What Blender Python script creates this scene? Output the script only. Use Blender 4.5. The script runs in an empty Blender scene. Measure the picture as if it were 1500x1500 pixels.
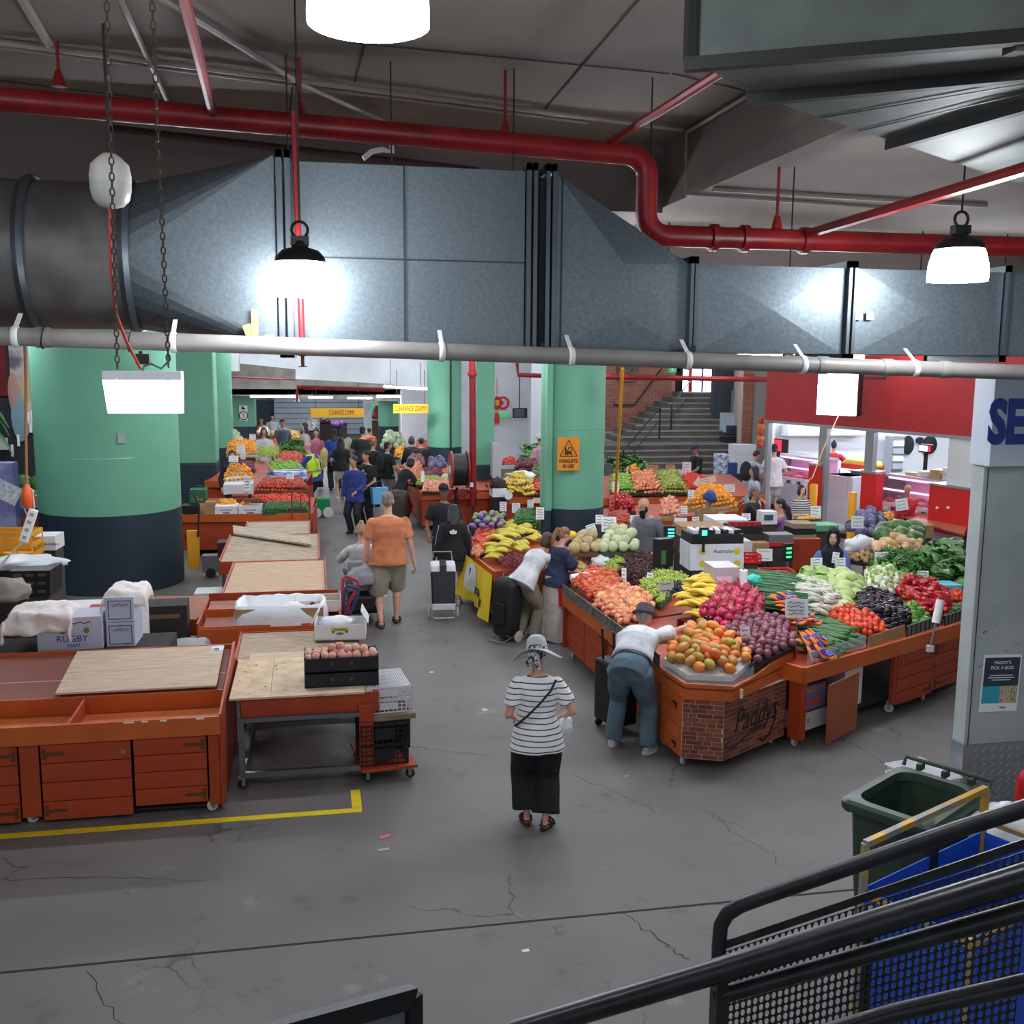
import bpy, bmesh, math, random
import numpy as np
from mathutils import Vector as V, Matrix, noise
random.seed(7)
SC=bpy.context.scene; COL=SC.collection
PI=math.pi; R=math.radians
F=1500.; H=3.9; PITCH=math.atan(220/1500); YAW=R(11); ROLL=R(.45)
_f=V((math.sin(YAW)*math.cos(PITCH),math.cos(YAW)*math.cos(PITCH),-math.sin(PITCH)))
_r0=V((math.cos(YAW),-math.sin(YAW),0)); _u0=_r0.cross(_f)
_r=_r0*math.cos(ROLL)+_u0*math.sin(ROLL); _u=-_r0*math.sin(ROLL)+_u0*math.cos(ROLL)
CAM=V((0,0,H))
cd=bpy.data.cameras.new('camera'); cam=bpy.data.objects.new('camera',cd); COL.objects.link(cam)
cd.sensor_width=36; cd.sensor_fit='HORIZONTAL'; cd.lens=36*F/1500; cd.clip_start=.05; cd.clip_end=300
cam.matrix_world=Matrix(((_r.x,_u.x,-_f.x,0),(_r.y,_u.y,-_f.y,0),(_r.z,_u.z,-_f.z,H),(0,0,0,1)))
SC.camera=cam
W=bpy.data.worlds.new('world'); SC.world=W; W.use_nodes=True
W.node_tree.nodes['Background'].inputs[0].default_value=(.80,.88,1,1)
W.node_tree.nodes['Background'].inputs[1].default_value=.22
SC.view_settings.view_transform='Standard'; SC.view_settings.look='None'; SC.view_settings.gamma=1
SC.view_settings.use_curve_mapping=False; SC.view_settings.exposure=1.56
LAMP=26. 
TUBE=36. 
def ray(px,py): return _r*((px-750)/F)+_u*((750-py)/F)+_f
def PZ(px,py,z=0.):
    d=ray(px,py); return CAM+d*((z-H)/d.z)
def PY(px,py,y):
    d=ray(px,py); return CAM+d*(y/d.y)
def PX(px,py,x):
    d=ray(px,py); return CAM+d*(x/d.x)
def PP(px,py,p0,n):
    d=ray(px,py); return CAM+d*((V(p0)-CAM).dot(n)/d.dot(n))
def lin(c):
    return tuple(((x/255.)/12.92 if x<=10 else ((x/255.+.055)/1.055)**2.4) for x in c)
MATS={}
def mat(name,col,rough=.6,metal=0,col2=None,vs=6,vd=.55,bump=0,bs=30,rnd=0,emit=0,alpha=1,spec=.5,trans=0,coat=0,col3=None,stretch=None,sss=0,hue=0):
    if name in MATS: return MATS[name]
    m=bpy.data.materials.new(name); m.use_nodes=True; nt=m.node_tree; N=nt.nodes; L=nt.links
    b=N['Principled BSDF']; c=lin(col)
    b.inputs['Base Color'].default_value=(*c,1); b.inputs['Roughness'].default_value=rough
    b.inputs['Metallic'].default_value=metal; b.inputs['Specular IOR Level'].default_value=spec
    b.inputs['Coat Weight'].default_value=coat
    if trans: b.inputs['Transmission Weight'].default_value=trans
    if alpha<1: b.inputs['Alpha'].default_value=alpha
    if emit:
        b.inputs['Emission Color'].default_value=(*c,1); b.inputs['Emission Strength'].default_value=emit
    out=None
    tc=None
    def coord():
        nonlocal tc
        if tc is None:
            t=N.new('ShaderNodeTexCoord'); tc=t.outputs['Object']
            if stretch:
                mp=N.new('ShaderNodeMapping'); mp.inputs['Scale'].default_value=stretch
                L.new(tc,mp.inputs[0]); tc=mp.outputs[0]
        return tc
    if col2:
        n=N.new('ShaderNodeTexNoise'); n.inputs['Scale'].default_value=vs; n.inputs['Detail'].default_value=5
        L.new(coord(),n.inputs['Vector'])
        rp=N.new('ShaderNodeValToRGB'); e=rp.color_ramp.elements
        e[0].position=.5-vd/2*.6; e[1].position=.5+vd/2*.6
        e[0].color=(*c,1); e[1].color=(*lin(col2),1)
        if col3:
            k=e.new(.5); k.color=(*lin(col3),1)
        L.new(n.outputs['Fac'],rp.inputs[0]); out=rp.outputs[0]
    if rnd or hue:
        oi=N.new('ShaderNodeObjectInfo'); hs=N.new('ShaderNodeHueSaturation')
        mr=N.new('ShaderNodeMapRange'); mr.inputs[3].default_value=1-rnd; mr.inputs[4].default_value=1+rnd
        L.new(oi.outputs['Random'],mr.inputs[0]); L.new(mr.outputs[0],hs.inputs['Value'])
        if hue:
            mh=N.new('ShaderNodeMapRange'); mh.inputs[3].default_value=.5-hue; mh.inputs[4].default_value=.5+hue
            mm=N.new('ShaderNodeMath'); mm.operation='FRACT'; mk=N.new('ShaderNodeMath'); mk.operation='MULTIPLY'; mk.inputs[1].default_value=7.31
            L.new(oi.outputs['Random'],mk.inputs[0]); L.new(mk.outputs[0],mm.inputs[0]); L.new(mm.outputs[0],mh.inputs[0]); L.new(mh.outputs[0],hs.inputs['Hue'])
        if out: L.new(out,hs.inputs['Color'])
        else: hs.inputs['Color'].default_value=(*c,1)
        out=hs.outputs[0]
    if out: L.new(out,b.inputs['Base Color'])
    if bump:
        n2=N.new('ShaderNodeTexNoise'); n2.inputs['Scale'].default_value=bs; n2.inputs['Detail'].default_value=4
        L.new(coord(),n2.inputs['Vector'])
        bp=N.new('ShaderNodeBump'); bp.inputs['Strength'].default_value=bump; bp.inputs['Distance'].default_value=.02
        L.new(n2.outputs['Fac'],bp.inputs['Height']); L.new(bp.outputs[0],b.inputs['Normal'])
    MATS[name]=m; return m
def floor_mat():
    m=mat('floor_concrete',(120,115,111),.62,col2=(93,89,86),vs=.55,vd=.9,bump=.12,bs=45)
    N=m.node_tree.nodes; L=m.node_tree.links; b=N['Principled BSDF']
    src=b.inputs['Base Color'].links[0].from_socket
    tc=N.new('ShaderNodeTexCoord')
    def spots(scale,lo,hi,colr,src):
        n=N.new('ShaderNodeTexNoise'); n.inputs['Scale'].default_value=scale; n.inputs['Detail'].default_value=6; n.inputs['Roughness'].default_value=.65
        L.new(tc.outputs['Object'],n.inputs['Vector'])
        mr=N.new('ShaderNodeMapRange'); mr.inputs[1].default_value=lo; mr.inputs[2].default_value=hi
        L.new(n.outputs['Fac'],mr.inputs[0])
        mx=N.new('ShaderNodeMixRGB'); mx.inputs[2].default_value=(*lin(colr),1)
        L.new(mr.outputs[0],mx.inputs[0]); L.new(src,mx.inputs[1]); return mx.outputs[0]
    s=spots(2.2,.60,.80,(70,68,66),src)
    s=spots(26,.66,.72,(44,43,43),s)
    s=spots(1.3,.62,.8,(150,147,143),s)
    w=N.new('ShaderNodeTexVoronoi'); w.feature='DISTANCE_TO_EDGE'; w.inputs['Scale'].default_value=.55
    n=N.new('ShaderNodeTexNoise'); n.inputs['Scale'].default_value=3; n.inputs['Detail'].default_value=4
    ad=N.new('ShaderNodeVectorMath'); ad.operation='MULTIPLY_ADD'; ad.inputs[1].default_value=(.35,.35,.35)
    L.new(tc.outputs['Object'],n.inputs['Vector']); L.new(n.outputs['Color'],ad.inputs[0]); L.new(tc.outputs['Object'],ad.inputs[2]); L.new(ad.outputs[0],w.inputs['Vector'])
    mr=N.new('ShaderNodeMapRange'); mr.inputs[1].default_value=.0; mr.inputs[2].default_value=.006; mr.inputs[3].default_value=1; mr.inputs[4].default_value=0
    L.new(w.outputs['Distance'],mr.inputs[0])
    n2=N.new('ShaderNodeTexNoise'); n2.inputs['Scale'].default_value=.8; L.new(tc.outputs['Object'],n2.inputs['Vector'])
    m2=N.new('ShaderNodeMapRange'); m2.inputs[1].default_value=.5; m2.inputs[2].default_value=.6; m2.inputs[4].default_value=.85; L.new(n2.outputs['Fac'],m2.inputs[0])
    mu=N.new('ShaderNodeMath'); mu.operation='MULTIPLY'; L.new(mr.outputs[0],mu.inputs[0]); L.new(m2.outputs[0],mu.inputs[1])
    mx=N.new('ShaderNodeMixRGB'); mx.inputs[2].default_value=(*lin((46,44,43)),1); L.new(mu.outputs[0],mx.inputs[0]); L.new(s,mx.inputs[1])
    L.new(mx.outputs[0],b.inputs['Base Color']); return m
def stripes(name,ca,cb,axis,per,frac,rough=.8):
    if name in MATS: return MATS[name]
    m=mat(name,ca,rough,bump=.25,bs=14); N=m.node_tree.nodes; L=m.node_tree.links; b=N['Principled BSDF']
    tc=N.new('ShaderNodeTexCoord'); sx=N.new('ShaderNodeSeparateXYZ'); L.new(tc.outputs['Object'],sx.inputs[0])
    a=N.new('ShaderNodeMath'); a.operation='MULTIPLY'; a.inputs[1].default_value=1/per; L.new(sx.outputs[axis],a.inputs[0])
    f=N.new('ShaderNodeMath'); f.operation='FRACT'; L.new(a.outputs[0],f.inputs[0])
    g=N.new('ShaderNodeMath'); g.operation='LESS_THAN'; g.inputs[1].default_value=frac; L.new(f.outputs[0],g.inputs[0])
    mx=N.new('ShaderNodeMixRGB'); mx.inputs[1].default_value=(*lin(ca),1); mx.inputs[2].default_value=(*lin(cb),1)
    L.new(g.outputs[0],mx.inputs[0]); L.new(mx.outputs[0],b.inputs['Base Color']); return m
class MB:
    def __init__(s): s.v=[]; s.f=[]; s.mi=[]; s.k=0
    def add(s,vs,fs):
        o=len(s.v); s.v+= [tuple(p) for p in vs]; s.f+=[tuple(i+o for i in f) for f in fs]; s.mi+=[s.k]*len(fs); return s
    def box(s,c,d,rz=0,m=None):
        x,y,z=d[0]/2,d[1]/2,d[2]/2; c=V(c); q=m if m is not None else Matrix.Rotation(rz,3,'Z')
        vs=[c+q@V((i*x,j*y,k*z)) for i in(-1,1) for j in(-1,1) for k in(-1,1)]
        return s.add(vs,[(0,1,3,2),(4,6,7,5),(0,4,5,1),(2,3,7,6),(0,2,6,4),(1,5,7,3)])
    def hexa(s,p):
        return s.add(p,[(3,2,1,0),(4,5,6,7),(0,1,5,4),(1,2,6,5),(2,3,7,6),(3,0,4,7)])
    def slab(s,quad,t,up=None):
        q=[V(p) for p in quad]; n=up or (q[1]-q[0]).cross(q[3]-q[0]).normalized()
        return s.hexa([p-n*t for p in q]+q)
    def bar(s,p,q,w,h=None,up=V((0,0,1))):
        p=V(p);q=V(q); h=h or w; d=(q-p); L=d.length
        if L<1e-6: return s
        d/=L; a=d.cross(up)
        if a.length<1e-3: a=d.cross(V((1,0,0)))
        a.normalize(); b=a.cross(d)
        vs=[e+a*(i*w/2)+b*(j*h/2) for e in(p,q) for i,j in((-1,-1),(1,-1),(1,1),(-1,1))]
        return s.add(vs,[(3,2,1,0),(4,5,6,7),(0,1,5,4),(1,2,6,5),(2,3,7,6),(3,0,4,7)])
    def rings(s,rs,cap=True,close=False):
        n=len(rs[0]); o=[p for r in rs for p in r]; fs=[]
        m=len(rs)
        for i in range(m if close else m-1):
            a=i*n; b=((i+1)%m)*n
            for j in range(n):
                k=(j+1)%n; fs.append((a+j,a+k,b+k,b+j))
        if cap and not close:
            fs.append(tuple(range(n-1,-1,-1))); fs.append(tuple((m-1)*n+j for j in range(n)))
        return s.add(o,fs)
    def tube(s,pts,r,n=8,cap=True,close=False,flat=1.):
        P=[V(p) for p in pts]; m=len(P); rs=[]; pa=None
        for i,p in enumerate(P):
            if close: d=P[(i+1)%m]-P[i-1]
            else: d=P[min(i+1,m-1)]-P[max(i-1,0)]
            d.normalize()
            if pa is None:
                a=d.cross(V((0,0,1)))
                if a.length<.05: a=d.cross(V((1,0,0)))
            else:
                a=pa-d*pa.dot(d)
            a.normalize(); pa=a; b=d.cross(a); rr=r[i] if isinstance(r,(list,tuple)) else r
            rs.append([p+a*(rr*math.cos(t))+b*(rr*flat*math.sin(t)) for t in [2*PI*j/n for j in range(n)]])
        return s.rings(rs,cap,close)
    def cyl(s,p,q,r,n=16,r2=None):
        return s.tube([p,q],[r,r2 if r2 is not None else r],n)
    def lathe(s,prof,c=(0,0,0),n=20,m=None,sx=1,sy=1):
        c=V(c); rs=[]
        for r,z in prof:
            ring=[]
            for j in range(n):
                t=2*PI*j/n; p=V((r*sx*math.cos(t),r*sy*math.sin(t),z)); ring.append(c+(m@p if m else p))
            rs.append(ring)
        return s.rings(rs)
    def ell(s,c,r,nu=10,nv=7,m=None):
        prof=[]
        c=V(c); rs=[]
        for i in range(nv+1):
            a=-PI/2+PI*i/nv; w=max(math.cos(a),.02)
            ring=[]
            for j in range(nu):
                t=2*PI*j/nu; p=V((r[0]*w*math.cos(t),r[1]*w*math.sin(t),r[2]*math.sin(a)))
                ring.append(c+(m@p if m else p))
            rs.append(ring)
        return s.rings(rs)
    def prism(s,poly,z0,z1):
        n=len(poly); vs=[(x,y,z0) for x,y in poly]+[(x,y,z1) for x,y in poly]
        fs=[tuple(range(n-1,-1,-1)),tuple(range(n,2*n))]+[(i,(i+1)%n,n+(i+1)%n,n+i) for i in range(n)]
        return s.add(vs,fs)
    def mesh(s,name,mats,smooth=False):
        me=bpy.data.meshes.new(name); me.from_pydata(s.v,[],s.f)
        for m in (mats if isinstance(mats,(list,tuple)) else [mats]): me.materials.append(m)
        if s.k or any(s.mi): me.polygons.foreach_set('material_index',s.mi)
        if smooth:
            me.polygons.foreach_set('use_smooth',[True]*len(me.polygons))
            if smooth!=2:
                try: me.set_sharp_from_angle(angle=R(40))
                except Exception: pass
        me.update(); return me
    def build(s,name,mats,parent=None,smooth=False,bev=0):
        me=s.mesh(name,mats,smooth); o=bpy.data.objects.new(name,me); COL.objects.link(o)
        if parent: o.parent=parent
        if bev:
            bm=bmesh.new(); bm.from_mesh(me); bmesh.ops.remove_doubles(bm,verts=bm.verts,dist=1e-5)
            bmesh.ops.bevel(bm,geom=[e for e in bm.edges if len(e.link_faces)==2 and e.calc_face_angle(0)>.5],offset=bev,segments=2,profile=.5,affect='EDGES',clamp_overlap=True)
            bm.to_mesh(me); bm.free()
        return o
def tag(o,label=None,cat=None,group=None,kind=None):
    if label: o['label']=label
    if cat: o['category']=cat
    if group: o['group']=group
    if kind: o['kind']=kind
    return o
def thing(name,label,cat,loc=(0,0,0),rz=0,group=None):
    o=bpy.data.objects.new(name,None); COL.objects.link(o); o.empty_display_size=.1
    o.location=loc; o.rotation_euler=(0,0,rz); return tag(o,label,cat,group)
def struct(o,label=None): return tag(o,label,kind='structure')
def link(name,me,parent=None,loc=(0,0,0),rot=(0,0,0),sc=None):
    o=bpy.data.objects.new(name,me); COL.objects.link(o); o.location=loc; o.rotation_euler=rot
    if sc: o.scale=sc if isinstance(sc,(tuple,list)) else (sc,)*3
    if parent: o.parent=parent
    return o
def dup(root,loc,rz,label=None,group=None):
    r=root.copy(); COL.objects.link(r); r.location=loc; r.rotation_euler=(0,0,rz)
    if label: r['label']=label
    if group: r['group']=group
    for ch in list(root.children):
        c=ch.copy(); COL.objects.link(c); c.parent=r
        for g in list(ch.children):
            d=g.copy(); COL.objects.link(d); d.parent=c
    return r
_tx={}
def text(s,name,size,mtl,parent,loc,rot,align='CENTER',ext=.001,shear=0,sx=1.,off=0.,fit=0):
    k=(s,size,align,ext,shear,sx,off,fit)
    if k not in _tx:
        cu=bpy.data.curves.new('t','FONT'); cu.body=s; cu.size=size; cu.align_x=align; cu.align_y='CENTER'; cu.extrude=ext; cu.shear=shear; cu.resolution_u=3; cu.offset=off
        ob=bpy.data.objects.new('t',cu); COL.objects.link(ob)
        me=bpy.data.meshes.new_from_object(ob); bpy.data.objects.remove(ob)
        if fit: sx=fit/max(1e-6,max(v.co.x for v in me.vertices)-min(v.co.x for v in me.vertices))
        if sx!=1.:
            for v in me.vertices: v.co.x*=sx
        _tx[k]=me
    me=_tx[k]
    if len(me.materials): me=me.copy(); me.materials.clear()
    me.materials.append(mtl)
    return link(name,me,parent,loc,rot)
def rotm(x=0,y=0,z=0):
    return Matrix.Rotation(z,3,'Z')@Matrix.Rotation(y,3,'Y')@Matrix.Rotation(x,3,'X')
def hz(lo,hi): return lo+(hi-lo)*random.random()
def arc(c,r,a0,a1,u,v,n=6):
    return [V(c)+V(u)*(r*math.cos(a0+(a1-a0)*i/n))+V(v)*(r*math.sin(a0+(a1-a0)*i/n)) for i in range(n+1)]
BLACK=mat('black_metal',(30,31,32),.45,.3,bump=.05); BLK=mat('black_plastic',(24,24,25),.5)
WHITE=mat('white_plastic',(225,225,224),.5); GREYM=mat('grey_metal',(150,153,155),.4,.7)
ORANGE=mat('orange_paint',(204,98,34),.5,col2=(186,84,28),vs=3,bump=.03)
ORANGE2=mat('red_orange_paint',(176,66,24),.55,col2=(156,54,19),vs=2.5,bump=.03)
WOOD=mat('worn_plywood',(222,196,170),.75,col2=(198,168,142),vs=5,stretch=(1,9,6),bump=.1,col3=(212,184,158))
GREEN=mat('mint_paint',(112,178,146),.6,col2=(106,170,139),vs=1.5); NAVY=mat('navy_paint',(36,52,66),.55,col2=(30,44,57),vs=1.5)
CONC=mat('ceiling_concrete',(134,122,114),.85,col2=(106,96,90),vs=.8,bump=.15,bs=18,vd=1)
CARD=mat('cardboard',(176,136,96),.85,col2=(160,120,84)); WCARD=mat('white_carton',(224,224,226),.7)
REDP=mat('red_pipe_paint',(160,30,34),.4,col2=(120,22,28),vs=3); PAPER=mat('white_paper',(238,238,236),.8); INK=mat('black_ink',(24,24,30),.8)
GALV=mat('galvanised_steel',(112,122,128),.42,.7,col2=(94,104,110),vs=45,vd=.7,bump=.03,bs=40)
fl=MB().box((6,28,-.1),(50,80,.2)).build('floor',floor_mat()); struct(fl,'grey stained concrete market floor')
j=MB().box((6,6.57,.0005),(50,.022,.003)); j=j.build('trim_1',mat('floor_joint',(40,38,37),.9)); struct(j,'dark joint running across the concrete floor')
def crack(pts,w,n):
    P=[]; random.seed(n)
    for a,b in zip(pts[:-1],pts[1:]):
        a=PZ(*a);b=PZ(*b)
        for i in range(8): P.append(a.lerp(b,i/8)+V((hz(-.03,.03),hz(-.03,.03),0)))
    P.append(PZ(*pts[-1])); m=MB(); rs=[]
    for i,p in enumerate(P):
        d=(P[min(i+1,len(P)-1)]-P[max(i-1,0)]).normalized(); a=V((-d.y,d.x,0)); ww=w*hz(.4,1)
        rs.append((p+a*ww,p-a*ww))
    vs=[V((q.x,q.y,.0015)) for r in rs for q in r]
    m.add(vs,[(2*i,2*i+1,2*i+3,2*i+2) for i in range(len(rs)-1)])
    struct(m.build('trim_%d'%(n+1),mat('floor_joint',(40,38,37),.9)),'hairline crack in the concrete floor')
for n,(pts,w) in enumerate([([(915,1338),(970,1380),(1010,1405)],.006),([(1230,1080),(1315,1130)],.006),([(840,1135),(900,1160),(960,1190)],.004),([(1040,1190),(1080,1225),(1130,1250),(1140,1270)],.004),([(600,1095),(680,1103),(760,1110)],.004),([(0,1290),(160,1285),(300,1290)],.004),([(130,1420),(180,1500)],.004)],1): crack(pts,w,n)
random.seed(7)
YEL=mat('yellow_floor_paint',(240,214,20),.6,col2=(226,196,30),vs=8)
t=thing('floor_marking','yellow painted line on the floor turning a corner below the steel-framed table','floor marking')
MB().box((-5.85,8.6,.002),(12.4,.085,.004)).build('line',YEL,t); MB().box((.31,8.83,.002),(.085,.4,.004)).build('line',YEL,t)
tag(MB().box((0.9,16.9,.002),(.5,.08,.004)).build('floor_marking',YEL),'short yellow dash on the aisle floor beside the plank-topped carts','floor marking')
tag(MB().box((-.9,13.0,.002),(1.9,.07,.004)).build('floor_marking',YEL),'yellow floor stripe seen under the steel-framed table','floor marking')
c=MB(); c.box((-4.4,2.7,6.05),(15.3,15.4,.3)); c=c.build('ceiling',CONC); struct(c,'brownish concrete ceiling slab')
struct(MB().box((13.2,3.0,5.74),(19.9,14.8,.8)).build('ceiling_soffit',CONC),'lower concrete soffit beside the drop face')
struct(MB().box((-4.4,9.9,5.6),(15.3,.9,.62)).build('ceiling_beam',CONC),'concrete beam above the duct')
struct(MB().box((6,21.5,5.65),(42,22.6,.3)).build('ceiling_rear',CONC),'concrete ceiling over the market hall')
for i in range(3): struct(MB().box((6,13.5+6*i,5.3),(42,.5,.5)).build('ceiling_beam',CONC),'concrete cross beam over the market hall')
def seam(a,b,z,w=.012):
    m=MB(); p=PZ(*a,z);q=PZ(*b,z); m.bar((p.x,p.y,z-.001),(q.x,q.y,z-.001),w,.004); return m.build('ceiling_seam',mat('seam',(52,46,42),.9),c)
for a,b in (((510,62),(980,108)),((985,108),(1440,215)),((935,0),(790,170)),((0,118),(260,150)),((540,45),(520,120))): seam(a,b,5.895)
WALLW=mat('white_wall',(226,228,232),.7,col2=(214,216,220),vs=2)
GREYW=mat('grey_wall',(150,152,156),.8,col2=(130,132,136),vs=1)
def face(pts,Y,th,name,m,lab):
    P=[PY(*p,Y) for p in pts]; b=MB(); n=len(P)
    b.add([(p.x,Y,p.z) for p in P]+[(p.x,Y+th,p.z) for p in P],[tuple(range(n)),tuple(range(2*n-1,n-1,-1))]+[(i,n+i,n+(i+1)%n,(i+1)%n) for i in range(n)])
    return struct(b.build(name,m),lab)
face([(310,544),(349,544),(349,480),(310,480)],32.6,.8,'wall_bulkhead',WALLW,'white boxed bulkhead over the mint pillars')
face([(433,555),(629,566),(629,480),(433,480)],33,.5,'wall_bulkhead',WALLW,'white bulkhead over the far aisle')
face([(349,532),(433,541),(433,480),(349,480)],33.2,.5,'wall_bulkhead',WALLW,'white bulkhead above the concrete soffit')
face([(200,575),(640,590),(640,520),(200,520)],38.5,.6,'wall_bulkhead',mat('rough_concrete',(150,148,140),.9,col2=(118,116,110),vs=2,bump=.2),'rough concrete beam under the white bulkhead')
struct(MB().box((2,48,2.75),(40,19,.2)).build('ceiling_far',CONC),'low ceiling at the far end of the aisle')
w=MB().box((-4,56,1.4),(24,.3,2.8)).build('wall_back',GREYW); struct(w,'grey back wall at the far end')
struct(MB().box((-4,55.7,.9),(24,.2,1.8)).build('wall_back',NAVY,None),'navy dado of the far back wall')
struct(MB().box((4.2,50,1.5),(3.6,.3,3)).build('wall_back',WALLW),'white wall behind the far shoppers')
rd=thing('roller_door','grey roller shutter behind the far stalls','shutter',(.6,55.3,0))
for i in range(9): MB().box((0,0,.15+.28*i),(5.2,.06,.25)).build('slat',mat('shutter_grey',(170,176,186),.5,.3),rd)
struct(MB().box((5.6,37,2.6),(5.0,.3,5.2)).build('wall_back',WALLW),'bright white wall behind the red knot ornament')
p=PY(789,600,33.5); struct(MB().box((p.x,33.7,2.6),(.52,.4,5.2)).build('pillar',mat('pale_pillar',(214,216,220),.7)),'pale square pillar beside the white wall')
def pillar(name,x,y,r,bz,lab,square=None):
    o=thing(name,lab,None,(x,y,0)); o['kind']='structure'
    if square:
        MB().box((0,0,(bz+5.6)/2),(square[0],square[1],5.6-bz)).build('shaft',GREEN,o,bev=.03); MB().box((0,0,bz/2),(square[0]+.01,square[1]+.01,bz)).build('painted_base',NAVY,o,bev=.03)
    else:
        MB().lathe([(r,bz),(r,5.6)],n=56).build('shaft',GREEN,o,True); MB().lathe([(r+.006,0),(r+.006,bz)],n=56).build('painted_base',NAVY,o,True)
    return o
pl=pillar('pillar',-3.50,18.75,1.17,1.33,'huge round mint green pillar with navy base behind the empty carts')
s=MB(); s.tube([V((1.172*math.cos(a),1.172*math.sin(a),2.28)) for a in [R(-108+8*i) for i in range(7)]],.008,5); s.build('scuff',mat('pale_scuff',(168,206,186),.7),pl)
sp=MB(); sp.box((.42,-1.12,2.62),(.1,.1,.16)); sp.build('wall_box',mat('steel_box',(190,200,200),.3,.5),pl)
pillar('pillar',-2.95,26.9,0,1.33,'square mint pillar half hidden by the huge round pillar',(1.1,.9))
pillar('pillar',-2.95,31.6,.6,1.33,'round mint pillar with a dome camera')
p4=pillar('pillar',-2.95,41.3,0,1.33,'square mint pillar with the speed limit sign',(1.5,1.0))
pr=pillar('pillar',4.58,17.9,.575,1.33,'round mint pillar carrying the forklift warning sign')
MB().box((-.52,-.33,3.35),(.1,.18,4.1)).build('cable_cover',GREEN,pr); MB().box((-.53,-.33,.65),(.1,.18,1.3)).build('cable_cover_base',NAVY,pr)
MB().lathe([(.582,2.72),(.582,2.735)],n=40).build('sheet_joint',mat('mint_dark',(96,160,130),.6),pr)
pillar('pillar',4.2,25.5,0,1.33,'square mint pillar beside the red standpipe',(.46,.7))
pb=pillar('pillar',3.92,31.1,.52,1.33,'round mint pillar behind the onion stall')
MB().bar((.13,-.53,1.0),(.13,-.53,5.2),.05).build('conduit',BLK,pb)
pa=pillar('pillar',2.95,41.2,.4,1.33,'far slim mint pillar lit by the batten')
pc=pillar('pillar',3.62,38.3,.36,1.33,'far slim mint pillar under the second clearance sign')
for o,y in ((pa,-.42),(pc,-.38)): MB().box((0,y,1.12),(.3,.02,.12)).build('notice',PAPER,o)
def board(name,lab,cat,px0,py0,px1,py1,Y,m,th=.02):
    a=PY(px0,py0,Y); b=PY(px1,py1,Y); w=b.x-a.x; h=a.z-b.z
    t=thing(name,lab,cat,((a.x+b.x)/2,Y,(a.z+b.z)/2)); MB().box((0,0,0),(w,th,h)).build('panel',m,t); return t,w,h
FR=(PI/2,0,0)
SIGNY=mat('sign_orange',(228,142,18),.5); CLR=mat('sign_yellow',(244,178,20),.5)
t,w,h=board('warning_sign','orange forklifts in use warning sign on the round mint pillar','sign',817,641,848,689,17.25,SIGNY)
tri=MB(); P=[V((0,-.014,h*.42)),V((-w*.40,-.014,-h*.06)),V((w*.40,-.014,-h*.06))]
for a,b in zip(P,P[1:]+P[:1]): tri.bar(a,b,.01,w*.05,up=V((0,1,0)))
tri.build('warning_triangle',INK,t)
fk=MB(); fk.box((.01,-.014,h*.05),(w*.2,.006,h*.07)).bar((-.05,-.014,h*.0),(-.05,-.014,h*.2),.02).bar((-.02,-.014,h*.08),(.0,-.014,h*.2),.012).bar((0,-.014,h*.2),(.05,-.014,h*.2),.012).bar((.05,-.014,h*.2),(.06,-.014,h*.08),.012).bar((-.08,-.014,h*.005),(-.05,-.014,h*.005),.012)
fk.lathe([(.018,-.004),(.018,.004)],(-.02,-.014,h*.0),8,rotm(PI/2)).lathe([(.018,-.004),(.018,.004)],(.045,-.014,h*.0),8,rotm(PI/2)); fk.build('forklift_symbol',INK,t)
text('FORKLIFTS','lettering',.082,INK,t,(0,-.012,-h*.22),FR,fit=w*.84,off=.003); text('IN USE','lettering',.082,INK,t,(0,-.012,-h*.37),FR,fit=w*.5,off=.003)
def clearance(px0,py0,px1,py1,Y,s,lab):
    t,w,h=board('clearance_sign',lab,'sign',px0,py0,px1,py1,Y,CLR,.03); text(s,'lettering',h*.8,INK,t,(w*.08 if w>1.3 else 0,-.017,0),FR,fit=w*(.48 if w>1.3 else .93),off=.0)
    for sx in(-1,1): MB().cyl((sx*w*.4,0,h/2),(sx*w*.4,0,h/2+1.0),.008,5).build('hanger',BLK,t)
clearance(455,598,533,611,33.2,'CLEARANCE 2100MM','long yellow CLEARANCE 2100MM sign hanging over the far aisle')
clearance(576,592,627,605,30.2,'CLEARANCE 2250MM','yellow CLEARANCE 2250MM sign hanging beside the round pillar')
t,w,h=board('speed_sign','white speed limit 5 sign on the square mint pillar','sign',350,594,363,616,40.7,PAPER)
MB().tube([V((.155*math.cos(a),-.015,-.1+.155*math.sin(a))) for a in [2*PI*i/20 for i in range(20)]],.02,5,close=True).build('ring',INK,t)
text('5','lettering',.24,INK,t,(0,-.014,-.1),FR); MB().box((0,-.014,.17),(.14,.008,.06)).box((-.02,-.014,.22),(.06,.008,.08)).build('forklift_symbol',INK,t)
t,w,h=board('exit_sign','green running man exit sign on the bright white wall','exit sign',732,605,744,612,36.8,mat('exit_green',(40,160,100),.5,emit=.3),.08)
MB().box((w*.2,-.045,0),(w*.25,.01,h*.5)).bar((-w*.3,-.045,-h*.2),(-w*.1,-.045,h*.3),.03).build('arrow',PAPER,t)
t,w,h=board('exit_sign','green exit sign over the stair doorway','exit sign',980,538,996,546,35.2,mat('exit_green',(40,160,100),.5,emit=.3),.08)
MB().box((w*.28,-.045,0),(w*.35,.01,h*.7)).ell((-w*.2,-.045,.02),(.05,.01,.08)).build('arrow',PAPER,t)
t,w,h=board('exit_sign','small green exit sign far down the aisle','exit sign',543,593,551,600,49.5,mat('exit_green',(40,160,100),.5,emit=.3),.08)
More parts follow.
